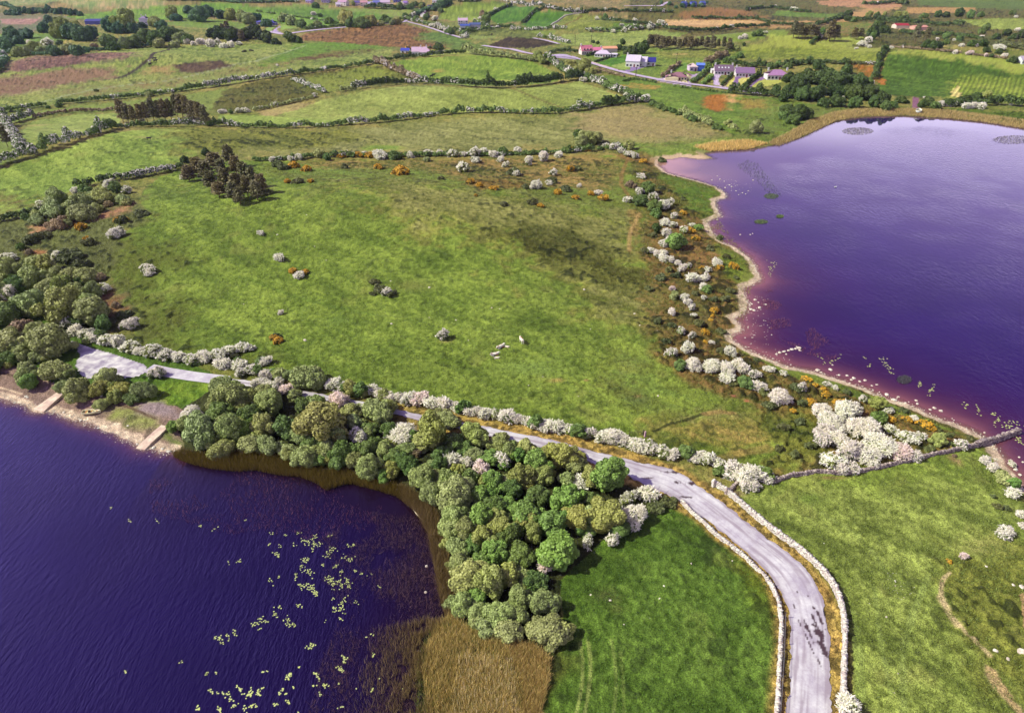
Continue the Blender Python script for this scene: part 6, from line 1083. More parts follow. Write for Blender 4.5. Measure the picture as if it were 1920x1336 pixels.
for i, (x, y, w_, h, c, rr, l_) in enumerate([(643, 10, 18, 5, (250, 226, 234), (200, 150, 190), 'leftmost white house of the far village'), (633, 12, 8, 3, (250, 232, 240), (214, 190, 226), 'small white annexe at the left end of the far village'), (668, 10, 11, 4, (236, 206, 236), (110, 90, 170), 'lilac walled house of the far village with a dark blue roof'),
  (682, 11, 13, 5, (250, 222, 226), (214, 150, 170), 'pink roofed house in the middle of the far village'), (694, 12, 9, 4, (250, 236, 240), (190, 170, 220), 'small pale house right of the pink roofed village house'), (706, 11, 14, 5, (200, 190, 246), (110, 110, 196), 'bluish house of the far village'),
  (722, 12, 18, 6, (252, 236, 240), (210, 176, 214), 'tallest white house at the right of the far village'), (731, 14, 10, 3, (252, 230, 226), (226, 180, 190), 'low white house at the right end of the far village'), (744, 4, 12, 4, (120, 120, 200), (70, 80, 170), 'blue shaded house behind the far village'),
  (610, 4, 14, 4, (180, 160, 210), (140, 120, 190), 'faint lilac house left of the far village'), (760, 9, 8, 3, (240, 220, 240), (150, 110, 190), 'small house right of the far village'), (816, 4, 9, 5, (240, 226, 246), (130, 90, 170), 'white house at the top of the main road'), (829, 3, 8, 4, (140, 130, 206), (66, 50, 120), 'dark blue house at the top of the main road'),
  (580, 5, 12, 3, (190, 160, 210), (150, 130, 200), 'faint low house far left of the village'), (1300, 12, 10, 4, (100, 110, 200), (60, 70, 150), 'blue shaded house on the far right hillside'), (1283, 12, 8, 4, (110, 120, 210), (70, 80, 160), 'second blue shaded house on the far right hillside, left of the first'),  # blue shaded houses: cloud shade put into wall and roof colours
  (1318, 11, 8, 4, (120, 130, 215), (80, 90, 170), 'pale blue gabled house at the right of the shaded hillside houses')]):
    house(x, y + 1, w_, 'house', l_, c, rr, 9, h, 2.6, (i * 37) % 40 - 20, win=3, ch=(.4,) if i % 2 else ())
house(1692, 54, 24, 'barn', 'long low red and white barn in the brown scrub', (240, 214, 200), (176, 50, 60), 12, 3.4, 1.8, 0, win=0, cat='barn')
house(1727, 57, 24, 'barn', 'second long barn with pinkish roof right of the red barn', (226, 170, 160), (220, 150, 140), 12, 3.2, 1.6, 4, win=0, cat='barn')
house(1921, 121, 12, 'house', 'white house cut by the right edge above the striped field', (252, 246, 250), (190, 170, 200), 8, 3.0, 2.4, 0, win=3)
# low garden walls of the bungalows
def lowwall(pts, lab, c=(240, 210, 214)): o = wall(pts, 1.0, .5, paint(c, 'garden_wall'), lab, 2.2); o.name = 'garden_wall'; o['group'] = 'garden walls'
lowwall([(1246, 150), (1262, 153), (1288, 157)], 'cream garden wall in front of the cream bungalow'); lowwall([(1352, 164), (1364, 165), (1374, 167)], 'pinkish garden wall left of the forked drive'); lowwall([(1110, 118), (1125, 123), (1136, 126)], 'pale garden wall beside the big gabled house lawn')
# ------------------------------------------------------------------ slipways
def slab(pts, lab):
    P = G(pts); z0 = .18; z1 = max(P[2][2], P[3][2]) + .5; o0 = P.mean(0); n = 14; vs = []; mb = MB()
    A = [P[0] + (P[3] - P[0]) * i / n for i in range(n + 1)]; B = [P[1] + (P[2] - P[1]) * i / n for i in range(n + 1)]
    for i in range(n + 1):
        z = z0 + (z1 - z0) * (i / n) ** .8
        for q, s in ((A[i], 1), (B[i], 1)): vs.append((q[0] - o0[0] + random.uniform(-.05, .05), q[1] - o0[1], z - o0[2])); vs.append((q[0] - o0[0], q[1] - o0[1], -.8 - o0[2]))
    fs = []
    for i in range(n): a = 4 * i; fs += [(a, a + 2, a + 6, a + 4), (a + 1, a, a + 4, a + 5), (a + 2, a + 3, a + 7, a + 6)]
    fs += [(0, 1, 3, 2), (4 * n, 4 * n + 2, 4 * n + 3, 4 * n + 1)]
    return tag(mb.poly(vs, fs).build('slipway', simple('slip_concrete', (226, 184, 176), .9, .12, .8, c2=(250, 222, 206)), None, tuple(o0)), lab, 'slipway', 'slipways')
slab([(63, 768), (82, 773), (124, 739), (112, 736)], 'pink concrete slipway nearer the left edge with a dark side')
slab([(255, 841), (272, 844), (318, 803), (303, 800)], 'pale concrete slipway beside the lakeside trees')
# ------------------------------------------------------------------ boats
def hull(Lh, Bm, H_, n=16, m=8, t=.05):
    outer = []; inner = []
    for i in range(n + 1):
        u = i / n; b = Bm / 2 * (1 - max(0, (u - .35) / .65) ** 2.2) * (.82 + .18 * min(1, u * 4)); x = (u - .5) * Lh; sh = H_ * (1 + .25 * u ** 2); r1 = []; r2 = []
        for j in range(m + 1):
            a = pi * j / m; y = -cos(a); zz = 1 - sin(a) ** .6; r1.append((x, y * b, sh * zz)); r2.append((x * (1 - .02), y * max(b - t, .0), max(sh * zz, t * 1.2)))
        outer += r1; inner += r2
    vs = outer + inner; w1 = m + 1; N = (n + 1) * w1; fs = []
    for i in range(n):
        for j in range(m): a = i * w1 + j; fs += [(a, a + 1, a + w1 + 1, a + w1), (N + a, N + a + w1, N + a + w1 + 1, N + a + 1)]
        for j in (0, m): a = i * w1 + j; fs.append((a, a + w1, N + a + w1, N + a) if j == 0 else (a, N + a, N + a + w1, a + w1))
    fs.append(tuple(range(m, -1, -1))); fs.append(tuple(N + j for j in range(m + 1))); return vs, fs
def rimpath(Lh, Bm, H_, s, n=16): return [((i / n - .5) * Lh, s * Bm / 2 * (1 - max(0, (i / n - .35) / .65) ** 2.2) * (.82 + .18 * min(1, i / n * 4)), H_ * (1 + .25 * (i / n) ** 2)) for i in range(n + 1)]
def boat(px, py, Lh, Bm, H_, yaw, hc, ic, lab, dz=0, roll=0, thw=3):
    q = G([(px, py)])[0]; ro = bpy.data.objects.new('rowing_boat', None); col.objects.link(ro); ro.location = (q[0], q[1], q[2] + dz); ro.rotation_euler = (radians(roll), 0, radians(yaw)); tag(ro, lab, 'boat')
    vs, fs = hull(Lh, Bm, H_); hm = MB().poly(vs, fs).build('hull', simple('boat_paint', hc, .4, .06, 2, spec=.5), ro)
    for p_ in hm.data.polygons: p_.use_smooth = True
    mb = MB()
    for s in (-1, 1):
        R_ = rimpath(Lh, Bm, H_, s)
        for a, b in zip(R_[:-1], R_[1:]): mb.tube(a, b, .06, .06, 5)
    R0 = rimpath(Lh, Bm, H_, 1)[0]; mb.tube((R0[0], -R0[1], R0[2]), R0, .06, .06, 5); mb.build('gunwale', simple('boat_rim', (250, 226, 200), .5, .05, 2), ro)
    for k in range(thw): x = (-.3 + .28 * k) * Lh; MB().box((x, 0, H_ * .72), (.24, Bm * (.86 if k < 2 else .66), .05)).build('thwart', simple('thwart_wood', ic, .6, .2, 4), ro)
    return ro
b = boat(173, 775, 3.7, 1.5, .55, 6, (252, 236, 190), (220, 140, 60), 'cream open rowing boat pulled up on the gravel beach', .08)
q = G([(168, 774)])[0]; mb = MB(); mb.box((-.5, .05, .5), (.5, .45, .3), .4, taper=.7); mb.box((-.2, -.2, .48), (.35, .3, .22), .9, taper=.8); o = tag(mb.build('tackle_bag', simple('dark_canvas', (70, 44, 34), .9, .3, 6), None, (b.location.x, b.location.y, b.location.z)), 'small dark bag lying in the cream rowing boat', 'bag')
boat(70, 698, 4.2, 1.6, .6, -6, (190, 214, 230), (200, 200, 210), 'pale blue grey boat half hidden under the shore willows', .06)
boat(796, 968, 5.2, 1.6, .4, -52, (60, 50, 34), (90, 60, 40), 'sunken boat with only its pale rim above the reeds', -.33, 0, 1)
boat(1722, 210, 7, 3.2, 1.4, 60, (252, 250, 252), (240, 240, 240), 'bright white boat moored at the far lakeside slip', -.1)
for i, (x, y, lab) in enumerate([(184, 803, 'white gull floating just off the slipway beach'), (1566, 351, 'white bird far out on the right lake')]):
    q = G([(x, y)])[0]; mb = MB(); k = 1 if i == 0 else 1.6
    mb.tube((-.3 * k, 0, .06), (0, 0, .12 * k), .02, .13 * k, 8); mb.tube((0, 0, .12 * k), (.3 * k, 0, .14 * k), .13 * k, .06 * k, 8); mb.tube((.26 * k, 0, .14 * k), (.32 * k, 0, .32 * k), .05 * k, .06 * k, 7); mb.tube((.32 * k, 0, .3 * k), (.46 * k, 0, .28 * k), .03 * k, .005, 5)
    tag(mb.build('water_bird', paint((252, 250, 248), 'white_feathers'), None, (q[0], q[1], 0)), lab, 'bird')
# ------------------------------------------------------------------ cattle
def cowmat(nm, base, patch_, th):
    m, t, n, L, p = newmat(nm); tc = n.new('ShaderNodeTexCoord'); nz = n.new('ShaderNodeTexNoise'); nz.inputs['Scale'].default_value = 1.6; nz.inputs['Detail'].default_value = 2
    L.new(tc.outputs['Object'], nz.inputs[0]); L.new(mixc(n, L, ramp(n, L, nz.outputs[0], th, th + .03), tuple(alb(base)), tuple(alb(patch_))), p.inputs['Base Color']); p.inputs['Roughness'].default_value = .8; return m
MCW = cowmat('cow_hide', (250, 236, 226), (186, 84, 44), .54); MCD = cowmat('dark_hide', (34, 26, 24), (60, 44, 36), .6); MCP = cowmat('pale_hide', (250, 230, 214), (236, 190, 160), .6)
def skin(nm, pts, edges, rad, mat):
    me = bpy.data.meshes.new(nm); me.from_pydata(pts, edges, []); o = bpy.data.objects.new(nm, me); me.materials.append(mat)
    sk = o.modifiers.new('s', 'SKIN'); lay = me.skin_vertices[0].data if me.skin_vertices else None
    if lay is None: me.attributes  # created below
    return o, sk
def cowmesh(nm, lying, mat):
    if not lying:
        V = [(-.78, 0, 1.12), (-.35, 0, 1.08), (.2, 0, 1.05), (.62, 0, 1.1), (.95, 0, 1.3), (1.2, 0, 1.28), (1.5, 0, 1.08)]; R = [.3, .38, .4, .33, .2, .16, .09]; E = [(i, i + 1) for i in range(6)]
        for (a, x, y, hk) in ((0, -.72, .22, -.12), (0, -.72, -.22, -.12), (3, .55, .2, .05), (3, .55, -.2, .05)):
            b = len(V); V += [(x, y, .82), (x + hk, y, .48), (x, y, .12), (x + .06, y, .0)]; R += [.16, .09, .06, .07]; E += [(a, b), (b, b + 1), (b + 1, b + 2), (b + 2, b + 3)]
        b = len(V); V += [(-1.05, 0, 1.2), (-1.15, 0, .8), (-1.13, 0, .5)]; R += [.05, .03, .05]; E += [(0, b), (b, b + 1), (b + 1, b + 2)]
        e = 5
    else:
        V = [(-.78, 0, .34), (-.35, 0, .42), (.2, 0, .44), (.62, 0, .46), (.9, 0, .72), (1.12, 0, .84), (1.42, 0, .68)]; R = [.3, .38, .4, .33, .19, .16, .09]; E = [(i, i + 1) for i in range(6)]
        for (a, x, y, dx) in ((0, -.6, .34, .45), (0, -.6, -.34, .45), (3, .6, .28, .5), (3, .6, -.26, .42)):
            b = len(V); V += [(x, y, .2), (x + dx, y * 1.25, .1), (x + dx * .45, y * 1.35, .07)]; R += [.17, .08, .06]; E += [(a, b), (b, b + 1), (b + 1, b + 2)]
        b = len(V); V += [(-1.08, .1, .3), (-1.1, .3, .08)]; R += [.05, .04]; E += [(0, b), (b, b + 1)]; e = 5
    b = len(V); ez = V[5][2]; V += [(1.06, .24, ez + .1), (1.06, -.24, ez + .1)]; R += [.05, .05]; E += [(e, b), (e, b + 1)]
    me = bpy.data.meshes.new(nm); me.from_pydata(V, E, []); o = bpy.data.objects.new(nm, me); col.objects.link(o); me.materials.append(mat)
    bpy.context.view_layer.objects.active = o; o.modifiers.new('skin', 'SKIN')
    lay = me.skin_vertices[0].data
    for i, r in enumerate(R): lay[i].radius = (r, r)
    lay[1].use_root = True; s = o.modifiers.new('sub', 'SUBSURF'); s.levels = s.render_levels = 2
    dg = bpy.context.evaluated_depsgraph_get(); m2 = bpy.data.meshes.new_from_object(o.evaluated_get(dg)); bpy.data.objects.remove(o)
    m2.name = nm
    if not m2.materials: m2.materials.append(mat)
    for p_ in m2.polygons: p_.use_smooth = True
    return m2
CM = {('s', 'w'): cowmesh('cow', False, MCW), ('l', 'w'): cowmesh('cow', True, MCW), ('l', 'p'): cowmesh('calf', True, MCP), ('s', 'd'): cowmesh('cow', False, MCD)}
for x, y, kk, s, yaw, nm, lab in [(978, 643, ('s', 'w'), 1.0, 110, 'cow', 'white and chestnut cow standing apart to the right of the group'), (938, 652, ('l', 'w'), 1.05, 35, 'cow', 'white and red cow resting beside a pale calf'), (950, 651, ('l', 'p'), .62, -30, 'calf', 'pale calf lying right of the resting cow'),
   (927, 666, ('l', 'w'), 1.0, 10, 'cow', 'white backed brown cow lying lowest in the group'), (931, 672, ('l', 'p'), .62, -8, 'calf', 'cream calf lying in front of the lowest cow'),
   (813, 143, ('s', 'd'), 1.3, 10, 'cow', 'upper of two black cattle in the round hill field'), (809, 146, ('s', 'd'), 1.3, 30, 'cow', 'lower of two black cattle in the round hill field'), (290, 113, ('s', 'd'), 1.5, 10, 'cow', 'topmost black cow beside the dark ditch'),
   (292, 117, ('s', 'd'), 1.5, 50, 'cow', 'middle black cow beside the dark ditch'), (282, 124, ('s', 'd'), 1.6, 80, 'cow', 'lowest black cow beside the dark ditch'), (281, 118, ('s', 'w'), 1.4, 80, 'cow', 'pale cow beside the dark ditch'), (922, 67, ('s', 'd'), 1.5, 60, 'cow', 'black cow in the pale field below the farm sheds'),
   (280, 263, ('s', 'd'), 1.0, 20, 'cow', 'lone dark beast in the upper left meadow')]:
    q = G([(x, y)])[0]; o = obj(nm, CM[kk], None, tuple(q)); o.scale = (s, s, s); o.rotation_euler = (0, 0, radians(yaw)); tag(o, lab, 'cow' if nm == 'cow' else 'calf', 'grazing cattle')
# ------------------------------------------------------------------ boulders
def rockmesh(seed):
    rng = np.random.default_rng(seed); import bmesh
    bm = bmesh.new(); bmesh.ops.create_icosphere(bm, subdivisions=2, radius=1)
    for v in bm.verts:
        c = np.array(v.co); k = 1 + .35 * (float(vn(np.array([c[0] * 1.7 + seed]), np.array([c[1] * 1.7 + c[2] * 1.3]), seed)[0]) - .5) * 2; v.co = v.co * k; v.co.z *= .6; v.co.x *= 1.25
    me = bpy.data.meshes.new('boulder'); bm.to_mesh(me); bm.free(); me.materials.append(MROCK); return me
MROCK = simple('lake_stone', (236, 206, 196), .85, .18, 1.5, c2=(252, 240, 232))
RM = [rockmesh(s) for s in range(5)]
RK = """805,539,.35,field;922,577,.3,field;1095,543,.45,field;1190,588,.3,field;1200,610,.28,field;1233,620,.25,field;733,527,.3,field;734,607,.3,field;572,638,.4,field;491,686,.3,field;805,595,.2,field;855,600,.25,field;937,579,.2,field;878,638,.22,field;
991,722,.15,field;1018,706,.16,field;1084,743,.2,field;1220,704,.2,field;1107,617,.2,field;1234,742,.25,field;520,440,.3,field;575,403,.25,field;612,488,.2,field;590,462,.2,field;457,570,.2,field;1108,1115,.16,lawn;1237,1122,.22,lawn;1217,1160,.18,lawn;1144,1125,.14,lawn;1245,1098,.14,lawn;
1170,1170,.12,lawn;1296,1056,.14,lawn;1373,1051,.14,lawn;1705,1097,.2,east;1678,1088,.16,east;1630,1132,.18,east;1662,1156,.16,east;1685,1085,.14,east;1675,1298,.22,east;1683,1262,.14,east;1849,1061,.3,east;1866,1219,.4,east;1915,1221,.6,east;1890,1235,.35,east;1900,1096,.3,east;1916,1100,.4,east;1545,1018,.14,east;
1335,338,.5,cove;1350,336,.6,cove;1358,340,.5,cove;1372,350,.7,cove;1380,358,.4,cove;1392,362,.5,cove;1398,364,.45,cove;1403,358,.4,cove;1385,365,.35,cove;1360,352,.5,cove;1412,338,.5,cove;1345,330,.4,cove;1368,347,.5,cove;
1388,440,.4,water;1407,440,.35,water;1411,438,.4,water;1315,367,.3,shore;1348,402,.5,shore;1354,407,.4,shore;1345,412,.4,shore;1436,571,.5,water;1424,577,.6,water;1414,582,.7,water;1408,580,.6,water;1402,565,.4,water;1416,562,.5,water;1422,567,.4,water;1410,570,.4,water;1397,633,.3,water;1406,571,.4,water;
1462,661,.5,water;1470,659,.6,water;1478,657,.5,water;1485,655,.6,water;1492,654,.5,water;1498,653,.7,water;1500,657,.5,water;1494,650,.4,water;1474,664,.4,water;1456,664,.4,water;1533,694,.6,shore;1557,693,.6,shore;1561,684,.35,water;1588,704,.5,shore;1601,709,.6,shore;1622,713,.5,shore;1644,721,.4,water;1612,715,.5,shore;
1635,723,.4,shore;1663,740,.6,shore;1676,750,.7,shore;1684,744,.4,shore;1718,751,.5,shore;1752,765,.6,shore;1764,770,.5,shore;1744,768,.4,shore;1846,811,.4,shore;1540,698,.4,shore;1573,703,.4,shore;1596,712,.4,shore;1698,755,.4,shore;1720,757,.4,shore;1911,857,.3,water;1918,866,.3,water;1904,880,.5,shore;1912,890,.5,shore;
60,690,.25,beach;158,773,.2,beach;240,798,.25,beach;190,742,.3,beach;49,743,.3,beach;52,745,.25,beach;288,839,.35,beach;305,841,.3,beach;318,846,.35,beach;328,845,.3,beach;152,787,.3,beach;258,832,.3,beach;345,850,.3,beach;120,773,.25,beach;
584,884,.25,reeds;744,917,.25,reeds;800,1061,.25,reeds;798,1110,.2,reeds"""
RK = [e.split(',') for e in RK.replace('\n', '').split(';') if e]
wl = {'field': 'pale stone in the grass', 'lawn': 'white stone in the near field', 'east': 'pale stone in the right field', 'cove': 'boulder in the inlet shallows', 'water': 'pale boulder in the lake shallows', 'shore': 'pinkish shore boulder', 'beach': 'stone on the slipway beach', 'reeds': 'white stone among reeds'}
rl = autolabels([(float(a), float(b), wl[k]) for a, b, s, k in RK])
for i, ((a, b, s, k), lb) in enumerate(zip(RK, rl)):
    q = G([(float(a), float(b))])[0]; s = float(s) * {'cove': .5, 'water': .6, 'shore': .6, 'east': .7, 'field': .8}.get(k, .9); o = obj('boulder', RM[i % 5], None, (q[0], q[1], q[2] + float(s) * .12)); s = float(s) * (.8 + .4 * random.random()); o.scale = (s, s, s); o.rotation_euler = (0, 0, random.uniform(0, 6)); tag(o, lb, 'stone', 'loose boulders')
# ------------------------------------------------------------------ small shore stones: uncountable
def sample(pxpoly, n):
    P = G(pxpoly)[:, :2]; x0, y0 = P.min(0); x1, y1 = P.max(0); out = []; k = 0
    while k < n:
        x = RNG.uniform(x0, x1, n * 3); y = RNG.uniform(y0, y1, n * 3); m = inpoly(x, y, P); out.append(np.stack([x[m], y[m]], -1)); k += m.sum()
    return np.concatenate(out)[:n]
def stones(P, r0, r1, lab):
    ico = RM[0]; v0 = np.array([v.co[:] for v in ico.vertices]); import bmesh
    bm = bmesh.new(); bmesh.ops.create_icosphere(bm, subdivisions=1, radius=1); v0 = np.array([v.co[:] for v in bm.verts]); f0 = np.array([[v.index for v in f.verts] for f in bm.faces]); bm.free()
    n = len(P); s = RNG.uniform(r0, r1, n) * RNG.uniform(.6, 1.2, n); a = RNG.uniform(0, 6.28, n); z = np.maximum(Hq(P[:, 0], P[:, 1]), 0)
    V = v0[None] * np.stack([s * 1.25, s, s * .6], -1)[:, None] * (1 + RNG.uniform(-.2, .2, (n, len(v0), 1))); ca, sa = np.cos(a)[:, None], np.sin(a)[:, None]
    V = np.stack([V[..., 0] * ca - V[..., 1] * sa + P[:, 0:1], V[..., 0] * sa + V[..., 1] * ca + P[:, 1:2], V[..., 2] + z[:, None] + .05 * s[:, None]], -1)
    FQ = (f0[None] + (np.arange(n) * len(v0))[:, None, None]).reshape(-1, 3)
    tag(obj('shore_stones', mesh_np('shore_stones', V.reshape(-1, 3), FQ, MROCK)), lab, 'stones', None, 'stuff')
SR = resamp(dense(LR[2:41], .5), 1500); nn_ = RNG.normal(size=(len(SR), 2)) * .6; stones(SR[:, :2] + nn_, .05, .17, 'strand of small pale stones edging the right lake')
SL_ = resamp(dense(LL[3:16], .4), 600); stones(SL_ + RNG.normal(size=SL_.shape) * .7, .05, .14, 'small pale stones along the slipway beach')
Pb = np.concatenate([sample([(1395, 545), (1440, 560), (1450, 640), (1500, 670), (1480, 690), (1400, 650), (1385, 600)], 130), sample([(1330, 330), (1420, 345), (1400, 370), (1350, 350)], 60)]); stones(Pb, .05, .15, 'scattered stones in the brown shallows of the right lake')
Pb = sample([(1660, 1070), (1710, 1075), (1720, 1120), (1670, 1130)], 60); stones(Pb, .03, .09, 'tiny white stones in a patch of the right field')
# ------------------------------------------------------------------ reeds
def reeds(P, h, w_, c, lab, lean=.25, z0=None, nm='reed_bed'):
    n = len(P); hh = h * RNG.uniform(.5, 1.2, n); a = RNG.uniform(0, pi, n); u = np.stack([np.cos(a), np.sin(a), 0 * a], -1) * (w_ * RNG.uniform(.5, 1.3, n))[:, None]
    z = np.maximum(Hq(P[:, 0], P[:, 1]), 0) - .1; b = np.stack([P[:, 0], P[:, 1], z], -1); t = b + np.stack([RNG.normal(size=n) * lean * hh, RNG.normal(size=n) * lean * hh, hh], -1)
    V = np.stack([b - u, b + u, t + u * .35, t - u * .35], 1).reshape(-1, 3); o = obj(nm, qmesh(nm, V, np.repeat(RNG.uniform(0, 1, n), 4), MBLADE)); o.color = kc(c); return tag(o, lab, 'reeds', None, 'stuff')
reeds(sample([(335, 846), (360, 850), (400, 856), (440, 853), (480, 852), (520, 860), (560, 872), (600, 884), (640, 884), (680, 896), (720, 908), (750, 914), (775, 928), (790, 950), (770, 948), (740, 930), (700, 918), (660, 908), (640, 910), (612, 920), (590, 905), (560, 894), (520, 891), (480, 882), (440, 884), (400, 880), (350, 868), (322, 855)], 16000), 1.4, .03, (104, 86, 36), 'golden brown reed fringe at the foot of the lakeside wood')
reeds(sample([(750, 914), (790, 935), (820, 965), (835, 1010), (842, 1050), (848, 1100), (850, 1150), (835, 1160), (822, 1110), (812, 1050), (802, 1000), (780, 962), (755, 940)], 9000), 1.6, .026, (122, 100, 68), 'tan reed strip curving along the wood edge')
reeds(sample([(846, 1150), (880, 1182), (940, 1204), (1000, 1210), (1032, 1238), (1030, 1270), (1018, 1320), (1000, 1400), (800, 1400), (800, 1330), (792, 1260), (800, 1210), (822, 1170)], 26000), 1.25, .020, (204, 174, 120), 'dry straw and green reed marsh at the lake corner')
reeds(sample([(846, 1150), (880, 1182), (940, 1204), (1000, 1210), (1032, 1238), (1030, 1270), (1018, 1320), (1000, 1400), (760, 1400), (780, 1330), (780, 1260), (790, 1210), (822, 1170)], 13000), 1.0, .024, (112, 120, 62), 'green young reeds mixed through the marsh', .3)
reeds(sample([(950, 1205), (1000, 1212), (1034, 1238), (1030, 1275), (1015, 1336), (1000, 1400), (960, 1400), (985, 1300)], 9000), 1.0, .026, (186, 154, 108), 'straw coloured reed edge beside the near field')
Ps = sample([(700, 1180), (800, 1160), (860, 1170), (1000, 1215), (990, 1400), (640, 1400)], 60000); sh_ = dpoly(Ps[:, 0], Ps[:, 1], LL, True); ins_ = inpoly(Ps[:, 0], Ps[:, 1], LL)
k = (RNG.uniform(size=len(Ps)) < np.where(ins_, np.exp(-sh_ / 3.2), .25)) & (fbm(Ps[:, 0], Ps[:, 1], 1.6, 2, 72) > .36); reeds(Ps[k], 1.2, .020, (142, 120, 84), 'brown reeds thinning out from the marsh into the water', .2)
reeds(sample([(860, 1230), (960, 1240), (980, 1400), (840, 1400)], 2600), 1.35, .022, (250, 226, 200), 'pale seed heads catching light in the marsh', .12)
Ps = sample([(600, 1010), (700, 960), (790, 970), (825, 1040), (835, 1150), (800, 1210), (790, 1300), (800, 1400), (560, 1400), (600, 1250), (640, 1150), (600, 1080)], 30000); k = fbm(Ps[:, 0], Ps[:, 1], 4, 3, 77) + .25 * (Ps[:, 0] - Ps[:, 0].min()) / np.ptp(Ps[:, 0]) + RNG.uniform(-.25, .25, len(Ps)) > .68
reeds(Ps[k], .6, .018, (104, 76, 80), 'sparse dark reeds standing in the shallow violet water', .5)
Ps = sample([(280, 900), (420, 880), (560, 900), (700, 940), (780, 970), (700, 1020), (560, 1010), (420, 1000), (280, 960)], 5200); k = fbm(Ps[:, 0], Ps[:, 1], 5, 3, 78) > .50
reeds(Ps[k], .55, .022, (120, 74, 84), 'thin submerged reed stems off the lakeside wood', .4)
reeds(sample([(1440, 268), (1480, 248), (1520, 226), (1560, 212), (1600, 206), (1700, 204), (1780, 208), (1860, 218), (1960, 232), (2100, 250), (2100, 266), (1920, 242), (1850, 230), (1780, 222), (1700, 216), (1620, 218), (1570, 226), (1545, 238), (1500, 258), (1460, 274)], 26000), 1.2, .10, (172, 146, 104), 'pale gold reed band along the far lake shore')
reeds(sample([(1300, 276), (1340, 268), (1400, 264), (1440, 270), (1400, 281), (1330, 284)], 5000), 1.4, .10, (212, 178, 122), 'pale reed tongue by the sandy spit')
reeds(sample([(1400, 300), (1420, 305), (1468, 368), (1450, 376), (1420, 340), (1380, 310)], 900), .6, .07, (112, 112, 130), 'thin weed trail out from the inlet')
Ps = sample([(1440, 540), (1490, 570), (1530, 620), (1580, 660), (1560, 680), (1500, 660), (1440, 620), (1425, 570)], 5000); k = fbm(Ps[:, 0], Ps[:, 1], 5, 3, 79) > .48; reeds(Ps[k], .5, .035, (120, 72, 84), 'dark sparse reeds in the brown shallows of the right lake', .5)
for a, b_, c_, d_, l_ in ((1427, 416, 13, 4, 'small green weed island nearest the inlet'), (1462, 406, 7, 3, 'tiny green weed tuft right of the weed island'), (1446, 368, 14, 5, 'green grey weed patch off the inlet'), (1608, 246, 30, 7, 'grey green weed bank near the far reeds'), (1695, 712, 14, 8, 'dark weed patch off the lower shore'), (1900, 262, 40, 8, 'grey green weed bank at the right edge')):
    Ps = sample([(a + c_ * cos(t), b_ + d_ * sin(t)) for t in np.linspace(0, 6.1, 12)], 900 if b_ > 300 else 1600); reeds(Ps, .4, .06 if b_ > 300 else .14, (104, 120, 76) if 300 < b_ < 500 else (150, 140, 160) if b_ < 300 else (84, 80, 92), l_, .4, nm='water_weed')
# rank grass and rushes standing in the scrub belts: uncountable
for poly, n, hh, ww, c, lab in (([(1190, 310), (1345, 352), (1345, 410), (1415, 500), (1400, 590), (1370, 640), (1480, 700), (1780, 800), (1740, 850), (1560, 888), (1450, 888), (1500, 800), (1400, 750), (1250, 680), (1220, 560), (1195, 420)], 42000, .5, .06, (124, 122, 62), 'tangled rough grass and heather along the right lake'),
   ([(0, 470), (60, 420), (240, 350), (260, 400), (215, 450), (200, 500), (250, 620), (150, 600)], 14000, .5, .07, (128, 130, 76), 'rough heathy undergrowth on the left slope'),
   ([(1010, 460), (1160, 480), (1215, 525), (1205, 545), (1100, 515), (980, 470), (880, 428), (960, 430)], 9000, .35, .06, (96, 92, 42), 'dark rush streak across the hill field')):
    P_ = sample(poly, n); k = fbm(P_[:, 0], P_[:, 1], 3.0, 3, 66) > .47; reeds(P_[k], hh, ww, c, lab, .5, nm='rough_grass')
# grazed pasture tufts: uncountable
def tufts(poly, n, hh, ww, c, lab):
    P_ = sample(poly, n); k = (RNG.uniform(size=len(P_)) < .35 + .9 * fbm(P_[:, 0], P_[:, 1], 1.6, 2, 68)) & (dpoly(P_[:, 0], P_[:, 1], roadmid[:, :2], False, 8.) > 3.6); reeds(P_[k], hh, ww, c, lab, .45, nm='grass_tufts')
tufts([(1275, 945), (1340, 1003), (1440, 1088), (1464, 1160), (1462, 1260), (1440, 1450), (960, 1450), (1030, 1260), (1060, 1190), (1050, 1090), (1120, 1020), (1200, 960)], 60000, .18, .045, (88, 116, 50), 'short dark green tufts all over the near field')
tufts([(1400, 925), (1540, 890), (1740, 862), (1850, 850), (1900, 900), (2000, 1000), (2100, 1450), (1590, 1450), (1590, 1157), (1550, 1075), (1455, 995)], 90000, .20, .055, (112, 122, 64), 'short pale green tufts all over the right field')
tufts([(300, 332), (520, 305), (760, 302), (1040, 298), (1180, 305), (1215, 380), (1225, 520), (1250, 680), (1400, 752), (1510, 810), (1440, 870), (1190, 815), (900, 765), (600, 705), (400, 665), (260, 620), (210, 500), (280, 400)], 210000, .26, .085, (100, 110, 54), 'grazed grass tufts over the big hill field')
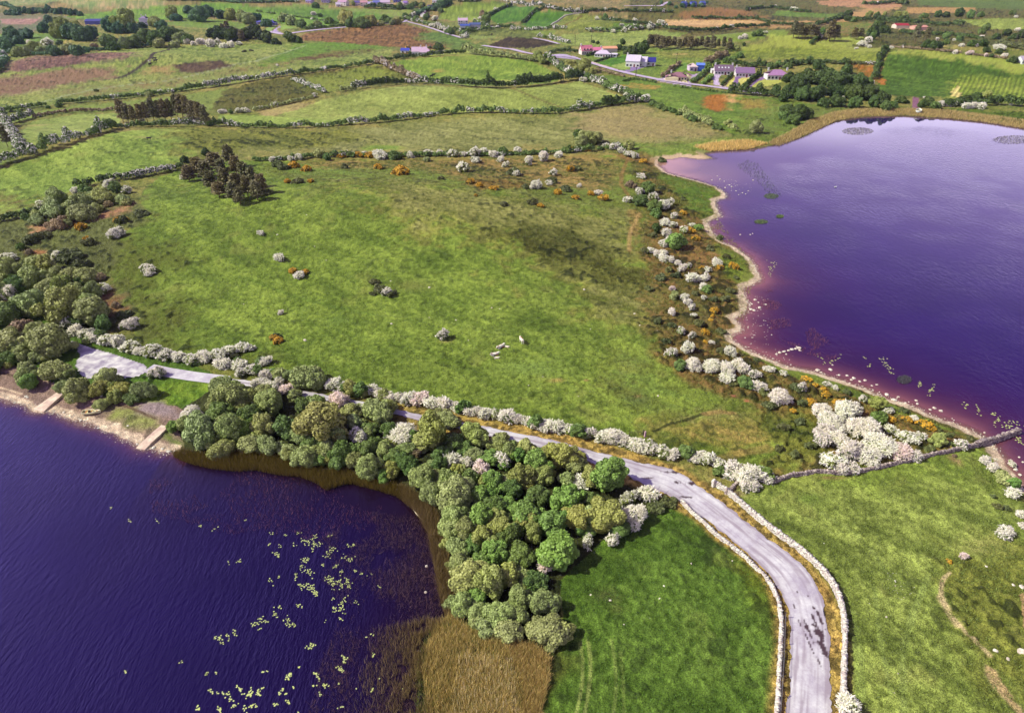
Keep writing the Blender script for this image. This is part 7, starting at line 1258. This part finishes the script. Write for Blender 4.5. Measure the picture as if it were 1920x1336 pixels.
# ------------------------------------------------------------------ lily pads
MPAD = leafmat('lily_pad', (214, 216, 140), .22, transl=.0)
CL = """375,985,4,6;405,990,3,5;448,1052,5,12;430,1054,3,6;410,1195,9,10;425,1192,6,8;440,1185,8,9;415,1205,4,5;340,1241,3,5;235,1258,3,5;388,1262,6,8;405,1262,3,3;395,1295,6,7;418,1300,10,12;432,1310,5,6;370,1330,3,5;372,1330,4,8;412,1330,9,8;450,1292,10,10;470,1300,14,12;485,1292,6,8;458,1330,6,8;
518,1038,10,9;525,1023,3,6;500,1165,6,7;490,1160,8,9;480,1168,8,10;485,1180,4,4;515,1150,9,9;522,1138,5,6;540,1168,14,14;552,1170,6,6;560,1135,7,7;507,1090,5,8;522,1082,4,5;575,1070,14,14;570,1050,12,12;580,1015,16,14;590,1008,10,12;592,1022,8,8;585,1030,5,6;565,1060,10,8;555,1078,8,8;565,1098,12,8;
585,1102,14,10;592,1112,12,8;575,1098,6,8;617,1035,12,12;625,1030,8,8;612,1042,4,8;628,1062,8,8;640,1072,6,8;605,1060,5,6;618,1085,12,10;622,1095,14,10;635,1090,12,12;650,1088,10,10;655,1100,8,8;640,1100,6,8;648,1045,8,10;660,1050,6,8;662,1022,5,6;652,1022,3,4;665,1070,5,5;678,1075,4,4;690,1078,3,4;
645,1125,9,10;640,1140,8,8;632,1142,7,7;645,1150,3,4;668,1128,4,6;625,1145,4,5;612,1163,2,4;638,1160,4,4;625,1122,4,5;585,1210,9,10;580,1215,3,5;645,1232,9,8;640,1255,12,10;645,1243,4,5;700,1228,4,6;712,1100,3,4;560,1250,3,4;540,1270,12,10;545,1262,4,4;592,1262,6,5;597,1270,6,7;610,1285,8,7;635,1282,4,4;
530,1292,5,5;535,1300,4,4;550,1288,3,3;525,1300,4,4;485,1300,8,6;540,1315,4,4;560,1334,2,3;640,1325,3,5;698,1293,5,5;754,1290,1,2;668,1290,2,2;494,1258,3,4;502,1258,2,3;712,1272,1,3;700,1190,3,5;684,1195,2,4;800,1062,1,1;590,1285,3,4;600,1300,3,5;515,1320,5,6;476,1322,8,9;440,1322,6,8;208,952,3,4;242,975,3,4;295,977,3,4;
560,1000,5,8;535,1005,3,6;620,1005,4,6;600,1018,4,6;550,1020,3,6;505,1020,3,5;510,1000,3,5;460,975,2,5"""
CL2 = """1540,672,5,10;1560,676,7,12;1655,672,5,8;1668,690,6,8;1630,685,5,8;1660,683,8,10;1725,720,9,9;1745,730,14,10;1620,670,3,5;1810,760,8,12;1835,772,9,12;1860,778,6,8;1870,790,10,14;1900,795,12,16;1905,808,12,14;1910,825,12,12;1890,800,8,12;1450,495,10,10;1445,505,8,8;1443,515,5,6;1575,665,2,4;1670,698,4,6"""
pts = []
for S_, big_ in ((CL, 1), (CL2, 0)):
    for e in S_.replace('\n', '').split(';'):
        a, b_, n_, sp_ = [float(v) for v in e.split(',')]; ang = random.uniform(0, pi)
        for i in range(int(n_ * 1.45)):
            u, v = random.gauss(0, 1) * sp_ * .55, random.gauss(0, 1) * sp_ * .25; x = a + u * cos(ang) - v * sin(ang); y = b_ + u * sin(ang) * .8 + v * cos(ang); pts.append((x, y, big_, len(pts)))
G_ = flat([(a, b_) for a, b_, *_ in pts], .0); order = sorted(range(len(pts)), key=lambda i: np.hypot(*G_[i])); sdl = (inpoly(G_[:, 0], G_[:, 1], LL) | inpoly(G_[:, 0], G_[:, 1], LR))
def padshape(r, n=10): a = np.linspace(.25, 2 * pi - .25, n); return np.stack([np.r_[0, r * np.cos(a)], np.r_[0, r * np.sin(a)]], -1)
pm = []
for i in range(3):
    s = padshape(1, 11); me = bpy.data.meshes.new('lily_pad'); vs = [(x, y, .03 * (i - 1) * x) for x, y in s]; vs += [(x, y, z - .05) for x, y, z in vs]; n_ = len(s)
    me.from_pydata(vs, [], [tuple(range(n_)), tuple(range(2 * n_ - 1, n_ - 1, -1))] + [(k, n_ + k, n_ + (k + 1) % n_, (k + 1) % n_) for k in range(n_)]); me.materials.append(MPAD); pm.append(me)
cnt = 0; rest = []
for i in order:
    if not sdl[i]: continue
    r = random.uniform(.075, .125)
    if cnt < 300:
        o = obj('lily_pad', pm[i % 3], None, (G_[i][0], G_[i][1], .035)); o.scale = (r, r, r); o.rotation_euler = (0, 0, random.uniform(0, 6)); o.color = (1, 1, random.uniform(.8, 1.2), 1); cnt += 1
        tag(o, 'small round yellow-green lily pad floating on the dark left lake', 'lily pad', 'lily pads on the left lake')
    else: rest.append((G_[i], r * (1.0 if pts[i][2] else 1.5)))
mb = MB()
for g_, r in rest:
    a0 = random.uniform(0, 6); s = padshape(r, 8); b_ = len(mb.v); mb.v += [(g_[0] + x * cos(a0) - y * sin(a0), g_[1] + x * sin(a0) + y * cos(a0), .04) for x, y in s]; mb.f.append(tuple(range(b_, b_ + len(s))))
o = mb.build('lily_pads', MPAD); me = o.data; at = me.color_attributes.new('rnd', 'FLOAT_COLOR', 'POINT'); tag(o, 'further scattered yellow-green lily pads on both lakes', 'lily pads', None, 'stuff')
for me in pm: at = me.color_attributes.new('rnd', 'FLOAT_COLOR', 'POINT'); at.data.foreach_set('color', [.6] * (4 * len(me.vertices)))
at = o.data.color_attributes['rnd']; at.data.foreach_set('color', np.tile(RNG.uniform(.3, 1, (len(o.data.vertices), 1)), (1, 4)).ravel())
# ------------------------------------------------------------------ air
mh = bpy.data.materials.new('air'); mh.use_nodes = True; n_ = mh.node_tree.nodes; n_.remove(n_['Principled BSDF'])
pv = n_.new('ShaderNodeVolumePrincipled'); pv.inputs['Density'].default_value = .000025; pv.inputs['Color'].default_value = (.62, .72, 1.0, 1); pv.inputs['Anisotropy'].default_value = .2
mh.node_tree.links.new(pv.outputs[0], n_['Material Output'].inputs['Volume'])
zl = min(float(Hs.min()), -3.2) - 1
hz_ = MB().box((0, 5500, (zl + 95) / 2), (60000, 14000, 95 - zl)).build('haze', mh); tag(hz_, 'faint bluish air over the far fields', None, None, 'stuff')
print("objects", len(bpy.data.objects), float(Hs.max()))
